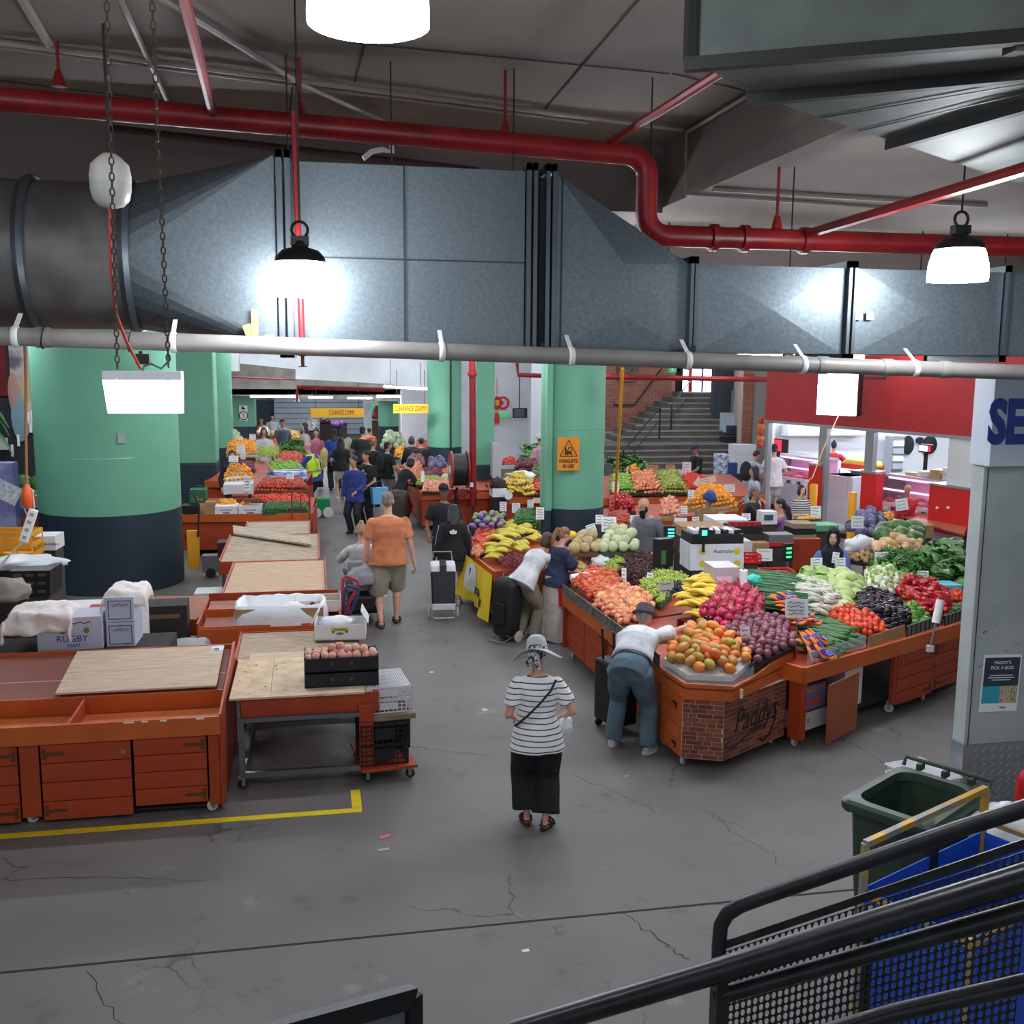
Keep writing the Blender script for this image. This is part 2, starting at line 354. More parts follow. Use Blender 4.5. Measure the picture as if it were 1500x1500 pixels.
BRICK=mat('brick_red',(156,98,82),.85,rnd=.16,hue=.012); MORT=mat('mortar',(176,160,150),.9)
bw=MB().box((10.9,35.5,2.3),(4.6,.25,4.6)).build('wall_brick',MORT); struct(bw,'red brick wall beside the concrete stair')
bm_=MB().box((0,0,0),(.27,.03,.085)).mesh('brick',BRICK)
n=0
for k in range(24):
    z=1.52+.1*k
    for i in range(13):
        x=9.95+.285*i+(k%2)*.142
        if x<13.1 and n<300: link('brick',bm_,bw,(x,35.365,z)); n+=1
STEP=mat('step_concrete',(104,98,92),.85,col2=(84,78,74),vs=2); NOSE=mat('step_nosing',(150,146,140),.8)
st=thing('staircase','wide concrete stair rising to the bright doorway','stairs',(0,0,0)); 
for i in range(17):
    y=29.0+.3*i if i<8 else 29.6+.3*i; z=.17*(i+1); x1=12.7+(y-29)*.33
    x0=8.9 if i<8 else 9.3+.38*(i-7)
    MB().box(((x0+x1)/2,y+.6,z-.085),(x1-x0,1.5,.17)).build('step',STEP,st); MB().box(((x0+x1)/2,y-.155,z-.02),(x1-x0,.03,.04)).build('nosing',NOSE,st)
RAILM=mat('rail_dark',(44,44,52),.4,.5)
def railing(lab,pts,lower=True):
    t=thing('handrail',lab,'handrail'); MB().tube(pts,.025,6).build('rail',RAILM,t)
    if lower: MB().tube([p-V((0,0,.4)) for p in pts],.02,6).build('lower_rail',RAILM,t)
    for p in (pts[0],pts[-1]): MB().cyl((p.x,p.y,p.z-1.0),p,.03,8).build('post',RAILM,t)
railing('dark handrail on the lower flight of the brick stair',[PY(913,660,29.0),PY(967,597,31.2)])
railing('dark handrail climbing to the doorway on the upper flight',[PY(984,593,32.4),PY(1013,556,34.6)])
t=thing('handrail','thin dark handrail fixed to the brick wall','handrail'); MB().tube([PY(899,593,35.2),PY(929,593,35.2),PY(970,539,35.2)],.03,6).build('rail',RAILM,t)
for q in ((905,595),(940,580),(960,553)): MB().cyl(PY(*q,35.2),PY(*q,35.36),.015,5).build('bracket',RAILM,t)
dw=thing('door_1','bright glazed double doorway at the head of the brick stair',None); dw['kind']='structure'
DAY=mat('daylight_glass',(226,234,255),.3,emit=3.0)
a=PY(996,577,35.1); b=PY(1055,530,35.1)
MB().box(((a.x+b.x)/2,35.3,(a.z+b.z)/2+.4),(b.x-a.x,.05,b.z-a.z+.8)).build('glass_pane',DAY,dw)
for px,wd,cm in ((996,.25,RAILM),(1012,.12,mat('door_red',(190,40,50),.5)),(1030,.06,RAILM),(1048,.1,GREYM)):
    q=PY(px,560,35.1); MB().box((q.x,35.2,a.z+1.1),(wd,.1,2.4)).build('door_frame',cm,dw)
struct(MB().box((13.9,35.5,4.7),(1.6,.2,1.2)).build('wall_stair_head',MORT),'wall above the stair doorway')
wb=MB().bar((12.98,29.35,2.3),(15.0,35.5,2.3),.25,4.6).build('wall_brick',MORT); struct(wb,'narrow brick flank wall of the stair')
bf_=MB().box((0,0,0),(.33,.03,.085)).mesh('brick',BRICK)
for k in range(36):
    link('brick',bf_,wb,(12.95,29.29,.16+.1*k))
struct(MB().box((13.35,29.3,2.4),(.42,.4,4.8)).build('wall_pier',mat('pier_grey',(150,148,142),.8)),'grey concrete pier beside the stair')
struct(MB().box((15.3,33.0,2.4),(4.0,.3,4.8)).build('wall_nook',mat('dark_nook',(60,66,72),.8)),'dark recess wall beside the stair')
a=PY(1072,572,32.6); b=PY(1114,610,32.6)
t=thing('steel_plate','pale steel panel leaning in the dark store recess','panel',((a.x+b.x)/2,32.6,(a.z+b.z)/2)); MB().box((0,0,0),(b.x-a.x,.05,a.z-b.z)).build('sheet',mat('steel_sheet',(150,160,168),.35,.6),t); MB().box((0,-.03,-(a.z-b.z)/2),(b.x-a.x,.02,.04)).build('edge_strip',GREYM,t)
a=PY(1066,606,31.8); b=PY(1114,690,31.8)
t=thing('store_cabinet','pale blue-grey cabinet in the store recess','cabinet',((a.x+b.x)/2,32.0,0)); MB().box((0,.2,a.z/2),(b.x-a.x,.5,a.z)).build('body',mat('cabinet_grey',(170,182,190),.6),t); MB().box((0,-.06,a.z*.55),(b.x-a.x-.08,.02,a.z*.8)).build('door',mat('cabinet_grey2',(184,194,200),.6),t)
a=PY(1067,625,31.4); b=PY(1093,633,31.4)
t=thing('produce_carton','dark fruit carton with orange print in the store recess','box',((a.x+b.x)/2,31.4,b.z)); MB().box((0,0,.1),(b.x-a.x,.35,.22)).build('body',mat('dark_carton',(46,44,80),.7),t); MB().lathe([(.08,-.01),(.08,.01)],(0,-.18,.1),10,rotm(PI/2)).build('print',mat('print_orange',(230,110,30),.6),t)
t=thing('folded_cartons','pile of flattened dark cartons under the printed carton','cartons',((a.x+b.x)/2,31.4,0))
for i in range(6): MB().box((hz(-.05,.05),0,b.z-.04-.07*i),(1.0,.5,.05)).build('carton',mat('flat_carton%d'%(i%3),((40,42,56),(70,74,86),(52,50,48))[i%3],.8),t)
MB().box((0,0,(b.z-.45)/2),(1.0,.5,b.z-.45)).build('stand',BLK,t)
struct(MB().box((-8.5,24.5,2.3),(5.6,.3,4.6)).build('wall_left',mat('mural_dark',(40,42,48),.8)),'dark painted wall behind the watermelons')
def mural(px0,py0,px1,py1,m,name,lab):
    a=PY(px0,py0,24.3); b=PY(px1,py1,24.3); return tag(MB().box(((a.x+b.x)/2,24.3,(a.z+b.z)/2),(b.x-a.x,.03,a.z-b.z)).build(name,m),lab,'mural')
mural(-40,500,12,580,mat('mural_red',(110,20,26),.8,col2=(90,14,20),vs=3),'mural_panel','dark red painted panel at the far left wall')
t=mural(12,500,64,628,mat('mural_paint',(150,146,138),.8,col2=(96,88,104),vs=1.8,vd=.5,col3=(176,170,166)),'mural_panel','faded grey mural panel of painted fish on the far left wall')
for (x,y,rx,rz_,cc) in ((20,575,.12,.45,(170,130,120)),(38,572,.13,.4,(178,160,120)),(30,610,.2,.55,(120,150,160)),(52,545,.12,.6,(110,104,128)),(45,600,.16,.2,(190,180,170))):
    q=PY(x,y,24.27); MB().ell((q.x,24.275,q.z),(rx,.012,rz_),10,8).build('painted_shape',mat('mp%d'%x,cc,.8),t)
for (x,y) in ((42,612),(47,610),(45,625),(56,612),(59,607),(27,645),(18,660)):
    q=PY(x,y,24.27); MB().box((q.x,24.27,q.z),(.05,.02,.26)).build('painted_dash',PAPER,t)
lf=thing('banana_plant','broad green banana leaves at the left wall','plant',PY(10,690,23.8))
for i,(x,y,x2,y2) in enumerate(((-30,600,14,628),(-30,625,20,668),(-20,610,14,640))):
    a=PY(x,y,23.8);b=PY(x2,y2,23.8); a-=lf.location;b-=lf.location; m=MB(); mid=(a+b)/2+V((0,0,.25))
    pts=[a,a.lerp(mid,.5)+V((0,0,.1)),mid,mid.lerp(b,.5)+V((0,0,.05)),b]; m.tube(pts,[.05,.16,.2,.14,.02],6,flat=.15); m.build('leaf',mat('leaf_green%d'%i,((70,110,60),(90,140,84),(60,100,56))[i],.5),lf,True)
tag(MB().box(PY(4,650,24.2),(.2,.03,.26)).build('wall_notice',PAPER),'blank white notice on the dark left wall','notice')
dt=thing('ventilation_duct','long galvanised steel ventilation duct crossing the hall below the ceiling','duct')
SEAM=mat('duct_seam',(58,66,72),.5,.6); FL=mat('duct_flange',(92,100,106),.4,.8)
y0,y1=6.4,7.25
def ringY(x,zc,r,yc,n=32): return [V((x,yc+r*math.cos(2*PI*j/n),zc+r*math.sin(2*PI*j/n))) for j in range(n)]
def rectring(x,za,zb,n=32):
    pts=[]
    for j in range(n):
        a=2*PI*j/n; c,s=math.cos(a),math.sin(a); k=1/max(abs(c),abs(s)); pts.append(V((x,(y0+y1)/2+(y1-y0)/2*max(-1,min(1,c*k)),(za+zb)/2+(zb-za)/2*max(-1,min(1,s*k)))))
    return pts
GALV2=mat('galvanised_dull',(116,116,115),.5,.6,col2=(98,95,93),vs=5,bump=.05)
MB().rings([ringY(-6.5,4.52,.44,6.83),ringY(-1.62,4.52,.44,6.83)]).build('round_section',GALV2,dt,True)
MB().rings([ringY(-1.62,4.52,.44,6.83),ringY(-1.05,4.52,.44,6.83)]).build('round_section',GALV2,dt,True)
for x in (-1.63,-1.06): MB().rings([ringY(x-.03,4.52,.46,6.83),ringY(x,4.52,.475,6.83),ringY(x+.03,4.52,.46,6.83)]).build('joint_ring',FL,dt,True)
m=MB(); A=ringY(-1.03,4.52,.44,6.83); CN=[V((-.2,y1,5.09)),V((-.2,y0,5.09)),V((-.2,y0,3.96)),V((-.2,y1,3.96))]
for q in range(4):
    c=CN[q]
    for j in range(8): m.add([A[(q*8+j)%32],A[(q*8+j+1)%32],c],[(0,1,2)])
    m.add([A[(q*8+8)%32],CN[(q+1)%4],c],[(0,1,2)])
m.build('square_to_round',GALV,dt)
def duct_sec(x0,x1,z0a,z1a,z0b,z1b,cross=True,name='duct_section'):
    m=MB(); f=[V((x0,y0,z0a)),V((x1,y0,z0b)),V((x1,y0,z1b)),V((x0,y0,z1a))]; b=[V((p.x,y1,p.z)) for p in f]
    c=sum(f,V())/4+V((0,-.022 if cross else 0,0))
    vs=f+b+[c]
    m.add(vs,[(0,1,8),(1,2,8),(2,3,8),(3,0,8),(4,7,6,5),(0,4,5,1),(3,2,6,7),(0,3,7,4),(1,5,6,2)]); return m.build(name,GALV,dt)
duct_sec(-.1,.56,3.97,5.06,3.97,5.06,False); duct_sec(.57,1.31,3.97,5.06,3.97,5.06,False)
for a,b,c_ in (((.565,y0-.006,3.97),(.565,y0-.006,5.06),.012),((-.1,y0-.006,4.51),(1.31,y0-.006,4.51),.008)): MB().bar(a,b,c_,c_).build('standing_seam',SEAM,dt)
def flange(x,za,zb,w=.06):
    m=MB(); g=.045
    for zz in (za-g/2,zb+g/2): m.box((x,(y0+y1)/2,zz),(w,y1-y0+2*g,g))
    for yy in (y0-g/2,y1+g/2): m.box((x,yy,(za+zb)/2),(w,g,zb-za+2*g))
    return m.build('flange',FL,dt)
for x in (-.17,-.12): flange(x,3.96,5.07,.035)
for x in (1.33,1.37,1.45,1.49): flange(x,3.97,5.06,.025)
MB().box((1.41,(y0+y1)/2,4.51),(.1,y1-y0-.1,1.05)).build('flexible_joint',mat('duct_canvas',(44,50,54),.8),dt)
m=MB(); vs=[V(p) for p in ((1.51,y0,3.97),(2.39,y0,3.97),(2.39,y0,4.53),(1.51,y0,5.05),(1.51,y1,3.97),(2.39,y1,3.97),(2.39,y1,4.53),(1.51,y1,5.05),(1.95,y0-.02,4.2),(1.95,y0-.03,4.52))]
m.add(vs,[(0,1,8),(1,9,8),(0,8,9),(0,9,3),(1,2,9),(2,3,9),(4,7,6,5),(0,4,5,1),(3,2,6,7),(0,3,7,4),(1,5,6,2)]); m.build('reducer_section',GALV,dt)
MB().bar((1.545,y0-.008,3.98),(1.545,y0-.008,5.03),.01,.01).build('standing_seam',SEAM,dt)
for x in (2.40,2.43): flange(x,3.97,4.53,.022)
duct_sec(2.45,3.48,3.97,4.53,3.97,4.53); 
for x in (3.5,3.54): flange(x,3.97,4.53,.022)
duct_sec(3.57,4.66,3.97,4.53,3.97,4.53); flange(4.68,3.97,4.53,.022); duct_sec(4.7,7.2,3.97,4.53,3.97,4.53)
for x,z in ((-.13,5.1),(1.41,5.1),(2.41,4.56),(3.52,4.56),(.56,5.08)):
    MB().cyl((x,7.3,z-.1),(x,7.3,5.9),.006,5).build('hanger_rod',BLK,dt)
g=MB()
for a,b,c_,d in ((-.36,4.05,.05,.12),(-.33,4.12,.04,.16),(-.30,4.02,.11,.03),(-.25,4.03,.06,.03)): g.box((a,6.36,b),(c_,.012,d),0,rotm(0,.4*hz(-1,1),.15))
tag(g.build('torn_tape',mat('brown_tape',(176,136,92),.8),dt),'torn brown tape')
for x in (3.58,3.66): MB().box((x,y0-.03,4.2+.02),(.05,.004,.05)).build('tape_patch',PAPER,dt)
dp=thing('drain_pipe','pale plastic drain pipe running under the duct','pipe')
PVC=mat('grey_pvc',(140,136,132),.45,col2=(126,122,118),vs=4)
a=V((-6,6.2,4.13)); b=V((6.5,6.2,3.81)); MB().tube([a,b],.052,18).build('pipe',PVC,dp,True)
def onpipe(px): 
    q=PY(px,520,6.2); return a.lerp(b,(q.x-a.x)/(b.x-a.x))
for px in (25,255,647,836,1007,1176,1340):
    q=onpipe(px); MB().lathe([(.056,-.018),(.06,-.012),(.06,.012),(.056,.018)],q,16,rotm(0,PI/2)).bar(q+V((0,0,.05)),q+V((0,.12,.13)),.025,.006).build('clip',WHITE,dp,True)
for px in (65,1205,1300,1385):
    q=onpipe(px); MB().lathe([(.056,-.04),(.058,-.03),(.058,.03),(.056,.04)],q,16,rotm(0,PI/2)).build('coupling',PVC,dp,True)
for px in (66,192): 
    q=onpipe(px); MB().tube([q+V((.01*math.sin(t),.062*math.cos(t),.062*math.sin(t))) for t in [2*PI*i/14 for i in range(14)]],.004,5,close=True).build('cable_tie',BLK,dp)
for (x0,yy0,x1,yy1,lab) in ((713,518,795,510,'short black steel channel hung under the duct bend'),(958,519,1016,514,'short black steel channel under the duct joint')):
    tag(MB().bar(PY(x0,yy0,6.32),PY(x1,yy1,6.32),.04,.03).bar(PY(x1,yy1,6.32),PY(x1,yy1-8,6.32),.02,.02).build('steel_channel',BLACK),lab,'bracket')
fp=thing('fire_main','thick red sprinkler main stepping down beside the duct reducer','pipe')
A=PY(-60,140,7.35); B=PY(930,226,7.35); C=PY(950,345,7.35); D=PY(1560,364,7.35)
E1=V((PY(945,228,7.35).x+.02,7.35,B.z)); E2=V((E1.x,7.35,C.z+.0))
el=arc(E1+V((-.16,0,-.16)),.16,PI/2,0,(1,0,0),(0,0,1)); el2=arc(E2+V((.16,0,.16)),.16,PI,1.5*PI,(1,0,0),(0,0,1))
MB().tube([A,V((E1.x-.16,7.35,B.z))]+el[1:]+el2+[D],.078,16).build('pipe',REDP,fp,True)
for px in (1045,1090,1178):
    q=PY(px,348,7.35); MB().lathe([(.08,-.03),(.1,-.025),(.1,.025),(.08,.03)],V((q.x,7.35,C.z)),14,rotm(0,PI/2)).build('coupling',REDP,fp,True)
for px,py in ((86,120),(740,195),(1138,330),(440,165)):
    q=PY(px,py,7.35); MB().cyl((q.x,7.35,q.z-.02),(q.x,7.35,5.9 if px<900 else 5.34),.012,5).lathe([(.045,0),(.02,.1)],(q.x,7.35,q.z-.03),8).build('hanger',REDP,fp)
br=PX(1480,262,0); 
def zpipe(name,lab,pts,r,m=REDP,n=8,cat='pipe'):
    return tag(MB().tube(pts,r,n).build(name,m,None,True),lab,cat)
p=V((PY(1178,345,7.35).x,7.35,4.86)); q=PZ(1640,205,4.86); zpipe('branch_pipe','red branch pipe running back from the fire main past the lamp',[p,q],.035)
p=PZ(885,214,5.45); q=PZ(1078,92,5.45); zpipe('branch_pipe','thin red pipe rising past the concrete drop face',[p,q],.028)
p=PZ(312,168,5.5); q=PZ(265,-20,5.5); zpipe('branch_pipe','red branch pipe crossing above the main near the chains',[p,q],.03)
zpipe('far_pipe','thin red pipe crossing high in front of the brick stair',[PY(800,551,27),PY(1128,556,27)],.07)
zpipe('far_pipe','stepped red pipe under the white bulkhead',[PY(435,588,34),PY(435,567,34),PY(563,571,34)],.07)
zpipe('far_pipe','thin dark red pipe crossing the mint pillars at the left',[PY(330,552,32),PY(433,556,32.2)],.03)
zpipe('far_pipe','short red pipe with an elbow in front of the bright wall',[PY(757,532,25),PY(759,549,25),PY(802,551,25)],.055)
zpipe('far_pipe','dark pipe behind the duct top',[PY(160,188,8.2),PY(700,250,8.4)],.03,mat('dark_pipe',(70,44,40),.6))
sd=thing('sprinkler_drop','red sprinkler drop pipe ending in a head under the duct','sprinkler')
q=PY(437,190,6.28); z=PY(443,512,6.28); MB().tube([(z.x-.02,6.28,q.z+.1),(z.x,6.28,z.z)],.019,10).build('pipe',REDP,sd,True)
MB().lathe([(.02,.03),(.032,.02),(.032,-.02),(.02,-.04)],z,12).build('fitting',REDP,sd,True); MB().bar(z-V((0,0,.03)),z-V((0,0,.1)),.02).box(z-V((0,0,.1)),(.05,.05,.006)).build('head',mat('bronze',(90,50,44),.4,.8),sd)
tag(MB().cyl(PY(417,505,6.3),PY(417,512,6.3),.03,12).bar(PY(417,512,6.3),PY(417,516,6.3),.03).build('sensor_fitting',BLACK),'small dark sensor under the duct next to the sprinkler','sensor')
CDT=mat('grey_conduit',(150,142,134),.5); 
def cdt(lab,pts,z,r=.02,m=CDT): return zpipe('conduit',lab,[PZ(*p,z) for p in pts],r,m,6,'conduit')
cdt('grey conduit crossing the whole slab above the red main',[(-20,60),(440,118),(1000,190)],5.86)
cdt('second grey conduit beside the slab-wide conduit',[(-20,66),(440,126),(860,180)],5.87,.014)
cdt('pale conduit slanting down from the top edge to the red main',[(228,-8),(440,122),(560,176)],5.84)
cdt('worn conduit slanting from the top edge behind the two chains',[(172,-10),(232,120),(275,215)],5.84,.018)
cdt('short worn conduit at the top left corner',[(30,-5),(72,66)],5.85,.03)
zpipe('conduit','pale conduit bent down the corner of the concrete drop face',[PZ(1099,138,5.86),PZ(1006,194,5.86),PZ(1004,284,5.32),PZ(1318,306,5.32)],.018,CDT,6,'conduit')
zpipe('conduit','pale conduit fixed below the soffit above the right lamp',[PZ(1045,277,5.32),PZ(1445,301,5.32)],.022,CDT,6,'conduit')
zpipe('flexible_conduit','white flexible hose curling behind the duct top',[PY(532,232,7.4),PY(545,222,7.4),PY(560,219,7.4),PY(575,222,7.4),PY(572,205,7.4)],.02,WHITE,6,'hose')
zpipe('wire','loop of black wire tied round the red main',[PY(424,168,7.2),PY(428,130,7.2),PY(432,124,7.2),PY(438,135,7.2),PY(440,170,7.2)],.006,BLK,5,'wire')
nd=thing('overhead_duct','large dark rectangular duct with steel flanges close overhead','duct')
DK=mat('dark_duct',(104,112,108),.6,.3,col2=(84,90,88),vs=3,bump=.05); DKF=mat('dark_angle_steel',(40,42,42),.6,.3)
z0=5.0
def z5(px,py,z=z0): return PZ(px,py,z)
a,b=z5(1015,88),z5(1530,42); m=MB(); up=V((0,0,.62))
c1,d1=z5(1105,140),z5(1540,98)
m.hexa([a,b,d1,c1,a+up,b+up,d1+up,c1+up]); m.build('duct_section',DK,nd)
e1,f1=z5(1310,208,z0-.02),z5(1560,132,z0-.02)
m=MB(); m.hexa([c1,d1,f1,e1,c1+up,d1+up,f1+up,e1+up]); m.build('duct_section',DK,nd)
g1,h1=z5(1490,268,z0-.02),z5(1680,190,z0-.02)
m=MB(); m.hexa([e1,f1,h1,g1,e1+up,f1+up,h1+up,g1+up]); m.build('duct_section',DK,nd)
for p,q,w in ((a,b,.05),(c1,d1,.05),(e1,f1,.045)):
    MB().bar(p+V((-.03,0,-.02)),q+V((0,0,-.02)),w,.045).bar(p+V((-.015,0,0)),p+V((-.015,0,.62)),w,.03).build('flange',DKF,nd)
p=z5(1480,60); MB().bar(p+V((0,-.03,-.05)),p+V((0,-.03,.7)),.07,.05).build('upright_angle',DKF,nd)
for k in range(3):
    p=c1.lerp(e1,(k+.5)/3.5); q=d1.lerp(f1,(k+.5)/3.5); MB().bar(p+V((0,0,-.004)),q+V((0,0,-.004)),.006,.004).build('sheet_seam',SEAM,nd)
GLOW=mat('lamp_glow',(244,249,255),.4,emit=LAMP)
def bay_lamp(lab,px,py,Y,w,lit=True,top=5.89):
    """px,py: centre of the lower rim"""
    c=PY(px,py,Y); r=w/2; t=thing('bay_lamp',lab,'lamp',c)
    MB().lathe([(r,0),(r*1.0,.03),(r*.97,.1),(r*.86,.17),(r*.7,.2)],n=28).build('diffuser',GLOW,t,True)
    MB().lathe([(r*.84,.185),(r*.8,.215),(r*.6,.25),(r*.28,.265),(r*.2,.3)],n=24).build('housing',BLACK,t,True)
    MB().box((0,0,.3),(.1,.06,.05)).build('driver',BLACK,t)
    MB().tube([V((.045*math.cos(a),0,.36+.045*math.sin(a))) for a in [2*PI*i/12 for i in range(12)]],.009,6,close=True).build('hook',BLACK,t)
    MB().cyl((0,0,.4),(0,0,top-c.z),.006,5).build('cable',BLK,t)
    return t
bay_lamp('glowing bay lamp hanging in front of the duct near the torn tape',441,434,5.95,.335)
bay_lamp('glowing bay lamp at the top edge of the view, cut off',540,36,3.0,.335)
bay_lamp('glowing bay lamp hanging at the right below the red main',1402,412,5.65,.345,top=5.33)
for i,(x,y) in enumerate(((-3.2,3.6),(3.6,2.2),(0.8,-1.2))):  # bay lamps added out of view to light the near hall
    t=thing('bay_lamp',('added bay lamp above the empty carts, out of view','added bay lamp above the green bin, out of view','added bay lamp over the landing, unseen behind the viewer')[i],'lamp',(x,y,5.2))
    MB().lathe([(.168,0),(.168,.03),(.163,.1),(.145,.17),(.118,.2)],n=20).build('diffuser',GLOW,t,True); MB().lathe([(.14,.185),(.13,.215),(.1,.25),(.04,.3)],n=16).build('housing',BLACK,t,True); MB().cyl((0,0,.3),(0,0,.13 if i==1 else .69),.006,5).build('cable',BLK,t)
c=PY(162,268,5.2); t=thing('globe_lamp','unlit white globe lamp hanging before the round duct','lamp',c)
MB().lathe([(.02,-.115),(.055,-.105),(.082,-.075),(.092,-.03),(.092,.0)],n=24).build('diffuser',mat('frosted',(196,196,192),.4),t,True); MB().lathe([(.092,.0),(.094,.03),(.085,.08),(.05,.115),(.03,.13)],n=24).build('housing',mat('white_shell',(210,208,200),.5),t,True); MB().cyl((0,0,.13),(0,0,.7),.008,5).build('cord',BLK,t)
c=PY(210,575,5.35); t=thing('exit_light_box','glowing white emergency light box hung on chains in front of the huge pillar','light box',c,R(-3))
SG=mat('light_panel_glow',(250,252,255),.4,emit=7.)
m=MB(); m.hexa([V(p) for p in ((-.165,-.03,-.1),(.185,-.03,-.1),(.185,.03,-.1),(-.165,.03,-.1),(-.182,-.035,.06),(.188,-.035,.06),(.188,.035,.06),(-.182,.035,.06))]); m.build('lit_panel',SG,t)
MB().box((.003,0,.083),(.374,.08,.046)).build('top_housing',mat('soft_white',(220,222,230),.5),t,bev=.004)
for x in (-.13,.13): MB().box((x,-.043,.075),(.03,.006,.03)).build('clip',WHITE,t)
CH=mat('chain_steel',(84,74,66),.5,.6)
def chain(lab,px0,py0,Y0,px1,py1,Y1,link=.034):
    a=PY(px0,py0,Y0); b=PY(px1,py1,Y1); n=int((b-a).length/link); d=(b-a).normalized(); m=MB()
    s=d.cross(V((0,1,0))).normalized(); f=d.cross(s)
    for i in range(n):
        c=a.lerp(b,(i+.5)/n); u=s if i%2 else f
        m.tube([c+d*(.021*math.cos(t))+u*(.010*math.sin(t)) for t in [2*PI*k/8 for k in range(8)]],.0035,4,close=True)
    return tag(m.build('chain',CH),lab,'chain')
chain('long steel chain holding the lit box at its right end',222,-10,4.6,247,538,5.35)
chain('long steel chain holding the lit box at its left end',156,-10,4.6,172,540,5.35)
zpipe('cord','red cord hanging past the round duct to the light box',[PY(160,300,5.2),PY(163,400,5.2),PY(170,460,5.25),PY(185,500,5.3),PY(206,540,5.35)],.007,mat('red_cord',(196,46,44),.5),6,'cord')
zpipe('cord','grey flexible cord looping into the light box',[PY(247,520,5.33),PY(246,530,5.33),PY(236,540,5.33),PY(222,533,5.33),PY(212,536,5.35),PY(208,543,5.35)],.006,mat('grey_cord',(90,104,100),.5),6,'cord')
tag(MB().box(PY(210,526,16.9),(.2,.2,.16)).cyl(PY(206,514,16.9),PY(206,523,16.9),.03).build('camera_dome',BLACK),'dark security camera fixed to the huge round pillar','camera')
t=thing('dome_camera','chrome dome camera on the round mint pillar','camera',PY(308,570,30.6)); MB().ell((0,0,0),(.13,.13,.13),14,10).build('dome',mat('chrome',(190,190,190),.15,1),t,True); MB().cyl((0,0,.12),(0,.4,.2),.03).build('arm',WHITE,t)
TG=mat('tube_glow',(236,244,255),.4,emit=TUBE)
def batten(lab,a,b,r=.045,drop=.6,grp=None):
    a=V(a);b=V(b); c=(a+b)/2; t=thing('batten_light',lab,'light',c,0,grp); a=a-c;b=b-c
    MB().bar(a,b,.09,.05).build('diffuser',TG,t); MB().bar(a+V((0,0,.05)),b+V((0,0,.05)),.1,.05).build('body',WHITE,t)
    for k in (.15,.85): p=a.lerp(b,k); MB().cyl(p+V((0,0,.07)),p+V((0,0,drop)),.008,5).build('hanger',BLK,t)
for i,(x0,x1,py,Y) in enumerate(((367,433,581,36.5),(452,487,582,36),(509,545,583,36),(552,590,581,37))):
    batten(('bright batten light left of the stepped red pipe','bright batten light above the long clearance sign','bright batten light between the two clearance signs','bright batten light against the far slim pillars')[i],PY(x0,py,Y),PY(x1,py,Y),drop=.3)
batten('bright batten light hung on two hooks beside the round mint pillar',PY(563,566,29.5),PY(625,570,29),drop=.75)
batten('batten light glowing just above the drain pipe',PY(1000,517,9.5),PY(1262,524,9.9),drop=.7)
hid=[]
for iy,y in enumerate((10.6,14.2,18.,22.,26.5,31.)):  # grid of battens added out of sight to light the stalls
    for ix,x in enumerate((-5.5,-1.2,3.2,7.2,11.2)): 
        if (ix in (0,4) and iy in (0,)): continue
        batten('added batten light over the stalls, unseen behind the duct',(x-.75,y,4.72),(x+.75,y,4.72),drop=.7,grp='added batten lights over the stalls')
for y in (41,46,51):
    for x in (-5,0.5,5.5): batten('batten light below the low far ceiling',(x-.7,y,2.5),(x+.7,y,2.5),drop=.2,grp='batten lights below the low far ceiling')
PLANKG=.008
_ca={}
def castor_mesh(r=.05,white=False):
    k=(r,white)
    if k not in _ca:
        m=MB(); m.k=0; m.lathe([(r*.9,-.016),(r,-.01),(r,.01),(r*.9,.016)],(0,0,r),14,rotm(PI/2)); m.k=1; m.box((0,.022,r+.02),(.03,.004,r*1.6)).box((0,-.022,r+.02),(.03,.004,r*1.6)).box((0,0,r*1.9+.02),(.07,.06,.006)); m.lathe([(r*.35,-.02),(r*.35,.02)],(0,0,r),8,rotm(PI/2))
        _ca[k]=m.mesh('castor',[mat('castor_white',(196,190,180),.6) if white else BLK,GREYM],True)
    return _ca[k]
def castor(par,x,y,r=.05,white=False,rz=0,z=0): return link('castor',castor_mesh(r,white),par,(x,y,z),(0,0,rz))
def plank_door(par,x0,x1,z0,z1,n,y=0,hinge=1,m=None,th=.02,knob=None):
    """door made of n horizontal planks on the local front (y) plane"""
    d=MB().box(((x0+x1)/2,y+th+.004,(z0+z1)/2),(x1-x0,.006,z1-z0)).build('door',mat('door_back',(70,26,14),.8),par)
    h=(z1-z0)/n
    pm=MB().box((0,0,0),(x1-x0-.006,th,h-PLANKG)).mesh('plank',m or ORANGE2)
    for i in range(n): link('plank',pm,d,((x0+x1)/2,y+th/2,z0+h*(i+.5)))
    if hinge:
        xh=x0+.03 if hinge<0 else x1-.03
        for zz in (z0+h*.5,z1-h*.5): MB().box((xh,y-.004,zz),(.03,.008,.09)).box((xh-hinge*.08,y-.004,zz),(.16,.006,.025)).build('hinge',mat('hinge_iron',(96,66,44),.6,.4),d)
    if knob: MB().lathe([(.02,-.004),(.02,.004)],(knob[0],y-.006,knob[1]),10,rotm(PI/2)).build('lock',GREYM,d)
    return d
t=thing('display_cart','large empty orange display cart with plank doors at the left edge','cart',(-4.2,8.78,0))
X0,X1=0,3.36; 
for a,b,hg,kn in ((.02,1.0,0,None),(1.02,1.72,1,None),(1.90,2.62,-1,(2.56,.6)),(2.64,3.24,1,None)):
    plank_door(t,a,b,.10 if b>2.63 else .03,.70,4,0,hg,knob=kn)
for a,b in ((1.735,1.885),(3.255,3.345)): MB().box(((a+b)/2,.012,.385),(b-a,.022,.63)).build('post',ORANGE2,t)
MB().box(((X0+X1)/2,-.012,.79),(X1-X0,.03,.165)).build('fascia_board',ORANGE,t,bev=.004)
